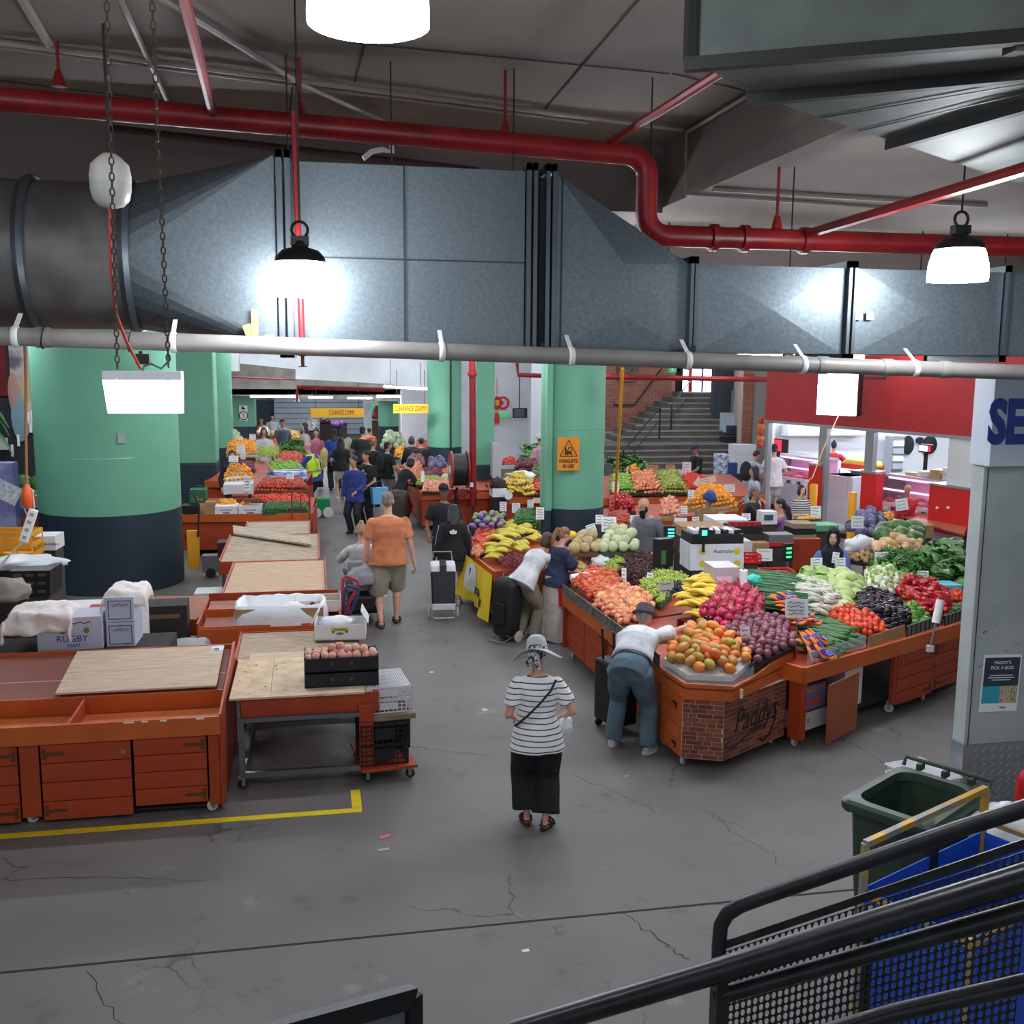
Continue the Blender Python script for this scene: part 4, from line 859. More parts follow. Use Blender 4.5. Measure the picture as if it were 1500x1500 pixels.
for a,b in zip(T[:3],T[1:3]+[T[2].lerp(T[3],.32)]): MB().bar(a+V((0,0,zt+.05)),b+V((0,0,zt+.05)),.004,.11).build('guard_strip',ac,t)
A=(4.80,9.23); B=(8.3,11.02)
t=thing('stall_counter','long orange vegetable counter with open cupboard doors','counter'); L=local(t,A,B)
MB().box((L/2,0,.79),(L,.035,.17)).build('fascia_board',ORANGE,t,bev=.004); MB().box((0,.45,.79),(.035,.9,.17)).build('end_fascia',ORANGE,t)
MB().slab([V((.02,.02,.83)),V((L,.02,.83)),V((L,1.7,1.03)),V((.02,1.7,1.03))],.02).build('deck',ORANGE2,t)
MB().box((L/2,1.72,.55),(L,.02,.95)).build('rear_panel',ORANGE2,t)
MB().box((.06,.05,.4),(.1,.05,.62)).build('post',ORANGE2,t); MB().box((.03,.12,.4),(.04,.1,.62)).build('post',ORANGE2,t)
for x in (1.75,2.55,3.3): MB().box((x,.06,.42),(.05,.05,.6)).build('post',ORANGE2,t)
MB().box((L/2,.95,.12),(L-.1,1.5,.02)).build('base_shelf',mat('dark_base',(44,30,24),.8),t)
plank_door(t,1.78,2.53,.1,.7,4,.03,1,ORANGE2); plank_door(t,2.57,3.3,.13,.7,4,.03,-1,ORANGE2); plank_door(t,3.34,3.85,.13,.7,4,.03,-1,ORANGE2)
MB().box((1.86,.02,.6),(.025,.01,.05)).build('lock',mat('brass',(170,140,80),.4,.8),t)
a=PZ(1210,1090,.06); b=PZ(1253,1066,.06); loc=lambda p: Matrix.Rotation(-t.rotation_euler.z,3,'Z')@(V(p)-V((A[0],A[1],0)))
a,b=loc(a),loc(b); MB().bar(V((a.x,a.y,.37)),V((b.x,b.y,.37)),.02,.62).build('open_door',mat('open_door',(168,88,54),.6,col2=(154,76,46),vs=3),t)
for x in (.07,1.8,2.5,3.7): castor(t,x,.12,.05,True,hz(0,3)); castor(t,x,1.55,.05,True,hz(0,3))
rzr=t.rotation_euler.z
def inrun(x,y,z=0,A=A): 
    v=Matrix.Rotation(rzr,3,'Z')@V((x,y,0)); return V((A[0]+v.x,A[1]+v.y,z))
q=thing('passion_box','passionfruit carton printed PASSION under the vegetable counter','box',inrun(.35,.25,.33),rzr); MB().box((0,0,.15),(.4,.3,.3)).build('body',mat('passion_carton',(64,56,110),.7),q); MB().box((0,-.152,.15),(.36,.003,.26)).build('printed_panel',mat('print_lilac',(130,120,170),.7),q); text('PASSION','print',.085,mat('print_orange2',(240,170,60),.6),q,(0,-.156,.235),FR)
for x in(-.05,.05): MB().ell((x,-.155,.1),(.05,.004,.05),12,8).build('printed_fruit',mat('print_coral',(214,96,80),.6),q)
q=thing('white_carton','white carton under the passionfruit carton','box',inrun(.36,.27,.135),rzr); MB().box((0,0,.095),(.44,.34,.19)).build('body',WCARD,q); MB().ell((-.1,-.171,.1),(.03,.003,.03)).build('printed_dot',mat('print_gold',(210,180,40),.6),q)
q=thing('foam_box','tall white foam box in the open cupboard of the vegetable counter','box',inrun(1.28,.4,.14),rzr); MB().box((0,0,.24),(.34,.3,.48)).build('body',mat('foam_white',(214,216,220),.7),q,bev=.01); MB().ell((0,-.152,.25),(.04,.004,.012)).build('hand_slot',INK,q)
crumple('black_bag','black plastic bag stuffed above the white foam box','bag',inrun(1.25,.42,.67),.26,.2,.07,BLK,3)
q=thing('spray_bottle','pale bottle with a green cap on the floor beside the open door','bottle',inrun(.98,.1),0); MB().lathe([(.035,0),(.04,.02),(.04,.17),(.02,.21),(.02,.23)],n=12).build('body',mat('pale_bottle',(196,206,200),.3),q,True); MB().lathe([(.022,.23),(.022,.26)],n=10).build('cap',mat('cap_green',(40,120,90),.5),q)
q=thing('bag_roll','white roll of bags on a steel rod clamped to the vegetable counter','roll'); a=PZ(1362,950,.72); b=V((a.x+.12,a.y+.05,1.22)); MB().tube([a,b],.012,8).build('rod',STL,q); 
c0=a.lerp(b,.58); c1=b+(b-a)*.1; MB().cyl(c0,c1,.045,18).build('roll',PAPER,q,True); MB().box(a,(.07,.05,.07)).build('clamp',WHITE,q)
counter('orange counter with the yellow banner under the bananas',(2.40,16.6),(2.57,14.5),1.5,.86,2,4)
q=thing('yellow_banner','yellow cloth banner with a white disc hung on the banana counter','banner')
Wd=24; Hh=10; a0,a1=V((2.36,16.3,.84)),V((2.53,14.3,.84)); vs=[];fs=[]
for i in range(Wd+1):
    for k in range(Hh+1):
        u=i/Wd; p=a0.lerp(a1,u); sag=.06*math.sin(u*9)+.04*math.sin(u*23+1); v=k/Hh
        vs.append((p.x-.03-sag*v*.8-.07*v,p.y,.84-v*(.70-.06*math.sin(u*3.1))))
for i in range(Wd):
    for k in range(Hh): s=i*(Hh+1)+k; fs.append((s,s+1,s+Hh+2,s+Hh+1))
MB().add(vs,fs).build('cloth',mat('banner_yellow',(238,206,40),.8,bump=.1,bs=6),q,2)
def onb(u,v,e=.012):
    i=u*Wd; k=v*Hh; i0=min(int(i),Wd-1); k0=min(int(k),Hh-1); f=i-i0; g=k-k0
    g_=lambda i,k: V(vs[i*(Hh+1)+k]); return g_(i0,k0).lerp(g_(i0+1,k0),f).lerp(g_(i0,k0+1).lerp(g_(i0+1,k0+1),f),g)-V((e,0,0))
def bpatch(fn,m,name,e=.012):
    pts=[onb(u,v,e) for u,v in fn]; MB().add(pts+[sum(pts,V())/len(pts)],[(i,(i+1)%len(pts),len(pts)) for i in range(len(pts))]).build(name,m,q)
bpatch([(.42+.16*math.cos(2*PI*i/24),.42+.36*math.sin(2*PI*i/24)) for i in range(24)],mat('banner_white',(226,226,222),.8),'white_disc')
for i,(u,v,w_,h_) in enumerate(((.38,.3,.03,.2),(.43,.32,.025,.24),(.48,.34,.03,.2),(.40,.5,.1,.05),(.6,.62,.03,.16),(.66,.64,.03,.16),(.72,.66,.04,.16),(.79,.68,.03,.16),(.85,.7,.04,.16),(.62,.55,.08,.03))):
    bpatch([(u-w_/2,v-h_/2),(u+w_/2,v-h_/2),(u+w_/2,v+h_/2),(u-w_/2,v+h_/2)],mat('banner_ink',(70,52,24),.8) if i!=3 else mat('banner_gold',(214,170,40),.8),'lettering',.02)
counter('orange counter under the onions and pink apples',(2.36,29.5),(2.42,23.35),2.2,.9,4,2,slope=.06)
counter('short orange end counter below the hose reel',(2.44,23.3),(4.0,23.3),1.8,.9,2,1,slope=.06)
counter('orange counter under the bananas and red apples behind the pillars',(4.0,22.3),(5.8,22.3),1.6,.9,3,1,slope=.12)
counter('orange counter under the green apples and pears before the stair',(6.1,21.9),(10.2,21.9),2.0,.9,4,1,slope=.16)
counter('lower orange counter under the red capsicums behind the round pillar',(5.3,18.9),(8.9,20.4),1.2,.78,4,1,slope=.12)
counter('orange counter in front of the mandarins and cucumbers',(-2.6,20.9),(-.06,20.75),1.6,.86,2,1,slope=.1)
counter('orange stepped counter under the limes and apples',(-1.75,22.6),(-.32,22.4),2.0,1.0,2,1,slope=.16)
counter('orange counter under the far greens and grapes',(-2.6,25.5),(-.75,25.2),2.6,1.0,2,1,slope=.1)
counter('far white-topped counter beyond the yellow vest',(-3.4,34),(-.9,33.6),4.0,.95,3,1,slope=.05)
counter('far counter behind the cabbages',(3.3,34.4),(4.6,34.2),2.2,.95,2,1,slope=.1)
tag(MB().box((6.0,13.6,.8),(2.0,.7,.04)).box((6.0,13.6,.4),(1.9,.6,.76)).build('service_bench',mat('bench_grey',(150,148,144),.6)),'grey service bench inside the corner stall','bench')
tag(MB().box((5.2,12.2,.86),(1.1,.6,.04)).box((5.2,12.2,.43),(1.0,.5,.82)).build('service_bench',mat('bench_brown',(150,120,96),.7)),'brown service bench behind the grapes','bench')
t=thing('table','brown table top in front of the red panel at the right','table'); P=[PZ(1325,757,.95),PZ(1412,783,.95),PZ(1418,765,.95),PZ(1345,750,.95)]; MB().prism([(p.x,p.y) for p in P],.92,.95).build('top',mat('brown_top',(166,88,58),.5),t)
for p in P[:2]: MB().bar((p.x+.05,p.y+.05,0),(p.x+.05,p.y+.05,.92),.05).build('leg',BLK,t)
def plane(p0,inward,slope):
    i=V((inward[0],inward[1],0)).normalized(); return (V(p0),V((-i.x*slope,-i.y*slope,1)))
def plz(pl,x,y): p0,n=pl; return p0.z-(n.x*(x-p0.x)+n.y*(y-p0.y))/n.z
def inpoly(x,y,P):
    r=False; j=len(P)-1
    for i in range(len(P)):
        xi,yi=P[i][0],P[i][1]; xj,yj=P[j][0],P[j][1]
        if (yi>y)!=(yj>y) and x<(xj-xi)*(y-yi)/(yj-yi)+xi: r=not r
        j=i
    return r
def edist(x,y,P):
    b=9e9
    for i in range(len(P)):
        a=V((P[i][0],P[i][1]));c=V((P[i-1][0],P[i-1][1])); d=c-a; t=max(0,min(1,(V((x,y))-a).dot(d)/max(d.length_squared,1e-9))); b=min(b,(V((x,y))-a-d*t).length)
    return b
def heap(mes,name,lab,cat,grp,px,pl,dia,hmax=.08,edge=None,rot=None,two=.35,sp=.9,cap=90,child=None,dz=0.,sc=1.,sq=1.,bed=None):
    P=[PP(x,y,pl[0],pl[1]) for x,y in px]; X=[p.x for p in P]; Y=[p.y for p in P]; s=dia*sp; out=[]
    edge=edge or max(dia*1.5,hmax*1.6)
    for layer in range(2):
        y=min(Y)+s*.3+layer*s*.45; r=0
        while y<max(Y):
            x=min(X)+s*.3+(s/2 if (r+layer)%2 else 0)
            while x<max(X):
                if inpoly(x,y,P):
                    d=edist(x,y,P)
                    if layer==0 or (d>dia*.6 and random.random()<two):
                        h=hmax*(1-(1-min(d/edge,1))**2)
                        out.append((x+hz(-.12,.12)*dia,y+hz(-.12,.12)*dia,plz(pl,x,y)+h+dia*(.42+.38*layer)*sq+dz))
                x+=s
            y+=s*.9; r+=1
    if not isinstance(mes,(list,tuple)): mes=[mes]
    if len(out)>cap:
        out.sort(key=lambda p:-(p[2]-plz(pl,p[0],p[1])+.02*random.random()-.03*p[1])); b=MB()
        for p in out[cap:]:
            rm=rotm(hz(-.6,.6),hz(-.6,.6),hz(0,6)) if not rot else rotm(*rot()); me=mes[0]; b.add([V(p)+rm@(v.co*sc) for v in me.vertices],[tuple(f.vertices) for f in me.polygons])
        tag(b.build(name+'_pile',mes[0].materials[0],None,2),'remaining pile of the '+grp,cat,None,'stuff'); out=out[:cap]
    for p in out:
        me=random.choice(mes); rr=rot() if rot else (hz(-.6,.6),hz(-.6,.6),hz(0,6.28))
        o=link(name,me,None,p,rr,sc*hz(.92,1.07)); tag(o,lab,cat,grp)
        if child: link(child[0],child[1],o)
    if bed:
        c=sum(P,V())/len(P); n=len(P); b=MB(); q=[c.lerp(p,1.0) for p in P]; nn=pl[1].normalized()
        top=[V((p.x,p.y,plz(pl,p.x,p.y)+.012+dz)) for p in q]; inn=[c.lerp(p,.62) for p in q]; inn=[V((p.x,p.y,plz(pl,p.x,p.y)+hmax*.75+dz)) for p in inn]
        b.add(top+inn+[p-V((0,0,.05)) for p in top],[(i,(i+1)%n,n+(i+1)%n,n+i) for i in range(n)]+[tuple(range(n,2*n))]+[(2*n+i,2*n+(i+1)%n,(i+1)%n,i) for i in range(n)])
        tag(b.build('display_bed',bed[0]),bed[1],'display bed')
    return out
pL=plane((3.3,10,.87),(1,.0),.1); pC=plane((3.8,9,.90),(.35,.9),.16); pR=plane((A[0],A[1],.87),(-math.sin(rzr),math.cos(rzr)),.16)
pB=plane((2.5,15,.87),(1,0),.1); 
def pf(y,z,slope): return plane((0,y,z),(0,1),slope)
RED=mat('nectarine_skin',(190,40,38),.35,col2=(226,130,60),vs=14,vd=.6,rnd=.28,hue=.012)
nect=fruit_mesh('nectarine',.04,RED); pch=fruit_mesh('peach',.047,mat('peach_bloom',(200,92,80),.65,col2=(244,190,126),vs=16,vd=.6,rnd=.26,hue=.015))
BEDD=mat('bed_dark',(52,44,40),.9); BEDG=mat('bed_green',(60,84,56),.9); BEDR=mat('bed_brown',(110,74,50),.9); BEDW=mat('bed_white',(200,198,192),.8)
heap(nect,'nectarine','red nectarine in the heap beside the peaches','fruit','nectarines in the heap by the paper roll',[(835,858),(878,886),(918,866),(900,842),(862,838)],pL,.084,.05,bed=(BEDR,'brown bed under the nectarines'))
heap(pch,'peach','blushed peach in the heap next to the leaning man','fruit','peaches in the heap next to the leaning man',[(866,892),(918,922),(958,900),(955,880),(915,864),(880,874)],pL,.097,.06,bed=(BEDR,'brown bed under the peaches'))
mango=[fruit_mesh('mango',.057,mat('mango_skin%d'%i,c1,.45,col2=c2,vs=9,vd=.8,rnd=.12),'egg',14,9) for i,(c1,c2) in enumerate((((226,130,50),(206,84,48)),((214,150,50),(120,140,50)),((156,142,50),(214,110,56)),((224,120,46),(236,160,60))))]
heap(mango,'mango','ripe mango in the heap at the brick-print corner','fruit','mangoes at the brick-print corner',[(973,966),(1006,990),(1074,993),(1100,970),(1070,936),(1010,924)],pC,.135,.07,sp=.86,bed=(BEDW,'white tray liner under the mangoes'))
pas=fruit_mesh('passionfruit',.046,mat('passion_skin',(112,56,68),.4,col2=(140,82,92),vs=8,rnd=.18),'ball',14,9)
pP=plane((4.3,9.35,.97),(.1,1),.12)
heap(pas,'passionfruit','purple passionfruit in the black tray by the mangoes','fruit','passionfruit in the black tray',[(1080,958),(1112,972),(1166,948),(1154,918),(1110,904),(1058,925)],pP,.094,.05,bed=(BLKC,'black tray holding the passionfruit'))
q=thing('fruit_tray','black cardboard tray front below the passionfruit','tray'); a=T[2].lerp(T[3],.33)+V((0,.06,.93)); b=T[3]+V((-.02,.06,1.0)); MB().bar(a,b,.015,.11).build('front_wall',BLKC,q); MB().bar(b,b+V((-.12,.5,.04)),.015,.11).build('end_wall',BLKC,q)
b=MB(); b.ell((0,0,0),(.058,.05,.05),12,8)
drag=b.mesh('dragon_fruit',mat('dragon_skin',(196,36,92),.4,rnd=.14,col2=(220,60,110),vs=12),2)
b=MB()
for i in range(16):
    a=i*2.4; u=-.7+1.4*i/15; c,s=math.cos(a),math.sin(a); w=math.sqrt(max(0,1-u*u))
    p=V((.058*u,.05*w*c,.05*w*s)); n=V((u*.6,w*c,w*s)).normalized(); tt=V((1,0,0)); sd=n.cross(tt).normalized()
    b.add([p-sd*.012,p+sd*.012,p+n*.024+tt*.05],[(0,1,2),(2,1,0)])
dsc=b.mesh('scale_leaves',mat('dragon_scale',(214,96,110),.5,col2=(150,160,80),vs=40))
heap(drag,'dragon_fruit','pink dragon fruit in the heap above the passionfruit','fruit','dragon fruit heap',[(1024,905),(1058,928),(1110,915),(1122,892),(1092,868),(1052,872)],pP,.115,.09,child=('scale_leaves',dsc),dz=.02,bed=(BEDD,'dark tray under the dragon fruit'))
BAN=mat('banana_skin',(232,196,60),.5,col2=(214,186,80),vs=8,rnd=.06); BANT=mat('banana_tip',(90,70,36),.7); BAN2=mat('banana_skin_green',(206,200,70),.5,col2=(226,200,80),vs=8,rnd=.06)
def banana_mesh(m):
    b=MB(); pts=[V((.17*math.sin(a),0,.17*(math.cos(a)-1))) for a in [R(-32+64*i/6) for i in range(7)]]; b.tube(pts,[.008,.017,.019,.02,.019,.015,.006],7); return b.mesh('banana',m,2)
ban=[banana_mesh(BAN),banana_mesh(BAN2)]; stemM=MB().lathe([(.012,-.02),(.02,.0),(.014,.03)],n=7).mesh('stem',mat('banana_stem',(150,140,60),.7),2)
def banana_hand(loc,rz,tilt,lab,grp,m=0,n=6):
    t=thing('banana_hand',lab,'bananas',loc,0,grp); t.rotation_euler=(tilt,0,rz); t.scale=(1.3,)*3
    for i in range(n): 
        a=(i-(n-1)/2)*.22; link('banana',ban[m],t,(.05*math.cos(a)*0,.036*(i-(n-1)/2),.01*((i%2))),(a*.5,0,a*.5+PI/2*0))
    link('stem',stemM,t,(-.1,0,-.02),(0,-1.2,0))
def bananas(lab,grp,px,pl,n,m,hm,ang):
    P=[PP(x,y,pl[0],pl[1]) for x,y in px]; k=0; tries=0; pts=[]
    while k<n and tries<3000:
        tries+=1; x=hz(min(p.x for p in P),max(p.x for p in P)); y=hz(min(p.y for p in P),max(p.y for p in P))
        if not inpoly(x,y,P) or any((x-a)**2+(y-b)**2<.13**2 for a,b in pts): continue
        pts.append((x,y)); d=edist(x,y,P); banana_hand((x,y,plz(pl,x,y)+.06+hm*min(1,d/.3)),ang+hz(-.5,.5),hz(-.25,.25),lab,grp,m); k+=1
bananas('hand of yellow bananas beside the pink dragon fruit','bananas beside the dragon fruit',[(1000,896),(1028,905),(1068,885),(1060,862),(1030,850),(1006,862)],plane((4.3,9.8,1.0),(.1,1),.14),22,0,.2,2.4)
bananas('hand of yellow bananas above the yellow banner','bananas above the yellow banner',[(704,808),(722,822),(762,812),(783,790),(778,770),(748,770),(720,790)],pB,30,1,.14,2.5)
def grape_bunch(name,m,seed,r=.012,n=46):
    random.seed(seed); b=MB()
    for i in range(n):
        u=random.random(); a=hz(0,6.28); rr=.055*(1-u*.65)*math.sqrt(random.random()); b.ell((-.08+.17*u,rr*math.cos(a),.03+rr*.7*math.sin(a)),(r,r,r*1.1),6,4)
    return b.mesh(name,m,2)
gst=MB().tube([(-.1,0,.03),(-.06,.01,.04),(.0,0,.05)],.004,5).mesh('stem',mat('grape_stem',(120,130,60),.7))
GG=[grape_bunch('grape_bunch',mat('green_grape',(178,196,84),.35,rnd=.15,spec=.6),i) for i in range(3)]; GR=[grape_bunch('grape_bunch',mat('red_grape',(74,24,34),.35,rnd=.25,hue=.02,spec=.6),i+5) for i in range(3)]; GB=[grape_bunch('grape_bunch',mat('black_grape',(28,24,40),.4,rnd=.2),i+9) for i in range(2)]
random.seed(11)
fl_=lambda: (hz(-.25,.25),hz(-.3,.3),hz(0,6.28))
heap(GG,'grape_bunch','bunch of green grapes behind the peaches','grapes','green grapes behind the peaches',[(930,868),(968,890),(985,872),(1008,862),(1000,848),(960,842)],pL,.13,.06,rot=fl_,sp=.75,sq=.4,two=.5,child=('stem',gst),bed=(BEDG,'green bed under the grapes behind the peaches'))
heap(GR,'grape_bunch','bunch of dark red grapes in the middle of the corner stall','grapes','dark red grapes',[(905,842),(930,858),(978,848),(978,832),(945,820),(915,824)],pL,.13,.08,rot=fl_,sp=.72,sq=.4,child=('stem',gst),bed=(BEDD,'dark bed under the red grapes'))
heap(GG,'grape_bunch','bunch of green grapes between the plastic bags and the red grapes','grapes','green grapes beside the plastic bags',[(884,838),(900,848),(924,836),(918,820),(896,822)],pL,.13,.06,rot=fl_,sp=.75,sq=.4,child=('stem',gst),bed=(BEDG,'green bed beside the plastic bags'))
heap(GB,'grape_bunch','bunch of black grapes near the dark hat','grapes','black grapes near the dark hat',[(975,876),(1000,880),(1008,866),(985,860)],plane((4.3,9.8,1.0),(.1,1),.14),.13,.04,rot=fl_,sp=.75,sq=.4,child=('stem',gst))
MEL=mat('rockmelon_net',(206,186,142),.8,col2=(180,156,112),vs=30,bump=.3,bs=60,rnd=.08); HON=mat('honeydew',(206,212,168),.6,col2=(190,198,150),vs=5,rnd=.06)
mel=fruit_mesh('melon',.085,MEL,'ball',18,12); hon=fruit_mesh('melon',.082,HON,'ball',18,12)
pM=plane((4.0,13.2,.95),(0,1),.2)
heap(mel,'rockmelon','netted rockmelon in the heap below the forklift sign','melon','rockmelons below the forklift sign',[(838,812),(876,812),(880,790),(850,790)],pM,.17,.08,bed=(BEDR,'brown bed under the rockmelons'))
heap(hon,'honeydew_melon','pale honeydew melon beside the rockmelons','melon','honeydew melons',[(880,812),(932,810),(928,788),(884,788)],pM,.165,.08,bed=(BEDG,'green bed under the honeydew melons'))
o=MB().ell((0,0,0),(.1,.075,.07),14,10).build('yellow_melon',mat('canary_yellow',(240,196,40),.5),None,2); o.location=PP(836,794,*pM)+V((0,0,.1)); tag(o,'bright yellow melon beside the rockmelons','melon')
pear=[fruit_mesh('pear',.038,mat('pear_skin%d'%i,c1,.5,col2=c2,vs=10,rnd=.1)) for i,(c1,c2) in enumerate((((196,180,90),(206,110,70)),((150,176,80),(214,150,90))))]
heap(pear,'apple','green and blush apple in the heap next to the ponytail woman','fruit','blush apples next to the ponytail woman',[(826,836),(850,850),(864,840),(846,818),(824,818)],pL,.075,.05,bed=(BEDR,'brown bed under the blush apples'))
def seeds(name,lab,px,pl,r,m,n,hm,seed=1):
    random.seed(seed); P=[PP(x,y,pl[0],pl[1]) for x,y in px]; b=MB(); k=0
    while k<n:
        x=hz(min(p.x for p in P),max(p.x for p in P)); y=hz(min(p.y for p in P),max(p.y for p in P))
        if inpoly(x,y,P): k+=1; d=edist(x,y,P); b.ell((x,y,plz(pl,x,y)+hm*min(1,d/.15)*hz(.6,1)+r),(r,r,r),6,4)
    o=b.build(name,m,None,2); return tag(o,lab,'produce',kind='stuff')
seeds('cherries','dark cherries in the low carton below the rockmelons',[(850,824),(868,832),(888,820),(872,808)],pL,.014,mat('cherry',(70,22,28),.35),260,.05)
seeds('cherries','deep red cherries beside the black shopping trolley',[(728,822),(745,834),(768,830),(770,815),(745,812)],pB,.016,mat('cherry_red',(110,16,34),.35),420,.06)
q=thing('cherry_carton','low brown carton holding the dark cherries','box'); P=[PP(x,y,*pL) for x,y in ((848,824),(868,834),(890,820),(872,806))]
for a,b in zip(P,P[1:]+P[:1]): MB().bar(a+V((0,0,.03)),b+V((0,0,.03)),.01,.1).build('wall',CARD,q)
for i,(x,y) in enumerate(((886,822),(900,815),(880,832))): crumple('plastic_bag',('large cloudy plastic bag beside the cherries','cloudy plastic bag below the honeydew melons','small cloudy plastic bag above the nectarines')[i],'bag',PP(x,y,*pL)+V((0,0,.08)),.2-.03*i,.17,.1,BAG,i+2)
q=thing('paper_roll','white paper towel roll lying on the nectarines','roll'); MB().cyl(PP(836,856,*pL)+V((0,0,.09)),PP(872,850,*pL)+V((0,0,.09)),.05,18).build('roll',PAPER,q,True)
CUC=mat('cucumber_skin',(46,92,42),.4,col2=(74,124,56),vs=10,rnd=.15)
b=MB(); b.tube([V((-.12+.04*i,0,.008*math.sin(i))) for i in range(7)],[.01,.022,.026,.027,.026,.022,.01],8); cuc=b.mesh('cucumber',CUC,2)
heap(cuc,'cucumber','green cucumber in the heap below the price sign','vegetable','cucumbers below the price sign',[(1180,948),(1208,962),(1258,940),(1238,918),(1195,906),(1178,918)],pR,.11,.06,rot=lambda:(hz(-.2,.2),hz(-.1,.2),rzr-.95+hz(-.25,.25)),sp=.85,sc=1.25,sq=.35,bed=(BEDG,'green bed under the cucumbers'))
TOM=mat('tomato_skin',(212,62,36),.28,col2=(224,88,44),vs=6,rnd=.12); tom=fruit_mesh('tomato',.04,TOM,'ball',14,9)
heap(tom,'tomato','red tomato in the heap between cucumbers and eggplants','vegetable','tomatoes between cucumbers and eggplants',[(1205,912),(1252,938),(1302,932),(1290,914),(1250,898),(1215,896)],pR,.082,.06,bed=(BEDR,'brown bed under the tomatoes'))
EGG=mat('eggplant_skin',(18,10,18),.16,rnd=.3,spec=.45); b=MB(); b.tube([V((-.1,0,0)),V((-.085,0,0)),V((-.04,0,0)),V((.02,0,0)),V((.07,0,0)),V((.095,0,0))],[.012,.045,.055,.046,.034,.02],10); egg=b.mesh('eggplant',EGG,2)
b=MB(); b.tube([V((.075,0,0)),V((.1,0,0)),V((.11,0,0)),V((.135,0,.005))],[.037,.026,.01,.008],8); cal=b.mesh('calyx',mat('calyx_green',(150,160,100),.6),2)
heap(egg,'eggplant','glossy black eggplant in the heap beside the tomatoes','vegetable','eggplants beside the tomatoes',[(1245,905),(1300,924),(1332,914),(1320,892),(1290,874),(1252,872)],pR,.12,.08,rot=lambda:(hz(-.4,.4),hz(.0,.5),rzr+1.9+hz(-.7,.7)),sp=.78,sq=.6,child=('calyx',cal),bed=(BEDD,'dark bed under the eggplants'))
def pepper(m,L=.07,r=.042):
    b=MB(); rs=[]
    for u,k in ((-1,.35),(-.8,.75),(-.3,.92),(.3,1),(.8,.92),(1,.5),(.9,.15)):
        rs.append([V((u*L,r*k*(1+.13*math.cos(4*t))*math.cos(t),r*k*(1+.13*math.cos(4*t))*math.sin(t))) for t in [2*PI*j/14 for j in range(14)]])
    b.rings(rs); return b.mesh('capsicum',m,2)
CAPR=mat('capsicum_red',(176,22,28),.22,rnd=.15,spec=.6); CAPG=mat('capsicum_green',(84,140,44),.25,rnd=.2,spec=.6)
cst=MB().tube([(.065,0,0),(.095,.004,.004)],[.012,.006],6).mesh('stalk',mat('stalk_green',(110,150,60),.6))
heap([pepper(CAPR),pepper(CAPR,.11,.032)],'capsicum','red capsicum in the heap behind the bag roll','vegetable','red capsicums behind the bag roll',[(1325,890),(1355,908),(1392,900),(1388,874),(1345,856),(1312,860)],pR,.11,.08,sp=.78,child=('stalk',cst),bed=(BEDR,'brown bed under the red capsicums'))
heap(pepper(CAPG,.055,.038),'capsicum','green capsicum in the heap beside the eggplants','vegetable','green capsicums beside the eggplants',[(1322,902),(1338,918),(1358,910),(1345,888),(1325,884)],pR,.085,.05,child=('stalk',cst),bed=(BEDG,'green bed under the green capsicums'))
def leaf_ball(name,r,m,n,seed,sx=1.,sz=1.,op=.15):
    random.seed(seed); b=MB(); b.ell((0,0,0),(r*.86*sx,r*.86,r*.86*sz),12,8)
    for i in range(n):
        d=V((hz(-1,1),hz(-1,1),hz(-.5,1))).normalized(); s=d.cross(V((0,0,1))).normalized(); u=s.cross(d)
        rows=[]
        for j in range(5):
            for k in range(5):
                a=(j/4-.5)*1.3; c=(k/4-.5)*1.1; p=(d*math.cos(a)*math.cos(c)+u*math.sin(a)+s*math.sin(c)*math.cos(a)).normalized()
                q=r*(1+op*(j/4)**2+.05*noise.noise(p*7+V((i,seed,0)))); rows.append(V((p.x*q*sx,p.y*q,p.z*q*sz)))
        b.add(rows,[(j*5+k,j*5+k+1,j*5+k+6,j*5+k+5) for j in range(4) for k in range(4)])
    return b.mesh(name,m,2)
LET=mat('lettuce_leaf',(142,180,90),.6,col2=(190,210,140),vs=9,rnd=.1); CHI=mat('chinese_cabbage',(212,222,160),.6,col2=(170,196,110),vs=7,rnd=.08)
let=leaf_ball('lettuce',.11,LET,9,1,op=.25); chi=leaf_ball('cabbage',.09,CHI,8,2,sx=1.75,op=.1); cab=leaf_ball('cabbage',.11,mat('white_cabbage',(206,214,180),.6,col2=(180,200,150),vs=7),8,3,op=.06); rcab=leaf_ball('cabbage',.1,mat('red_cabbage',(92,84,120),.5,col2=(130,126,160),vs=9),8,4,op=.06)
random.seed(21)
heap(let,'lettuce','round green lettuce beside the spring onions','vegetable','lettuces beside the spring onions',[(1166,882),(1195,888),(1212,868),(1200,850),(1165,855)],pR,.22,.05,sp=.85,sq=.7,two=.2)
heap(chi,'chinese_cabbage','pale chinese cabbage between the lettuces and the turnips','vegetable','chinese cabbages',[(1200,892),(1238,900),(1258,872),(1245,845),(1212,850),(1205,868)],pR,.26,.05,rot=lambda:(hz(-.2,.2),hz(-.2,.2),rzr-.6+hz(-.4,.4)),sp=.62,sq=.55,two=.4,bed=(BEDG,'green bed under the cabbages'))
tur=fruit_mesh('turnip',.052,mat('turnip_skin',(232,230,212),.5,col2=(206,214,176),vs=6,rnd=.06),'ball',14,9); tst=MB()
for i in range(5): a=i*1.256; tst.tube([(0,0,.045),(.02*math.cos(a),.02*math.sin(a),.09)],[.009,.005],5)
tst=tst.mesh('leaf_stalks',mat('turnip_stalk',(160,190,100),.6))
heap(tur,'turnip','white turnip in the heap above the eggplants','vegetable','turnips above the eggplants',[(1262,870),(1300,878),(1322,862),(1310,842),(1270,842)],pR,.105,.09,child=('leaf_stalks',tst),bed=(BEDW,'pale bed under the turnips'))
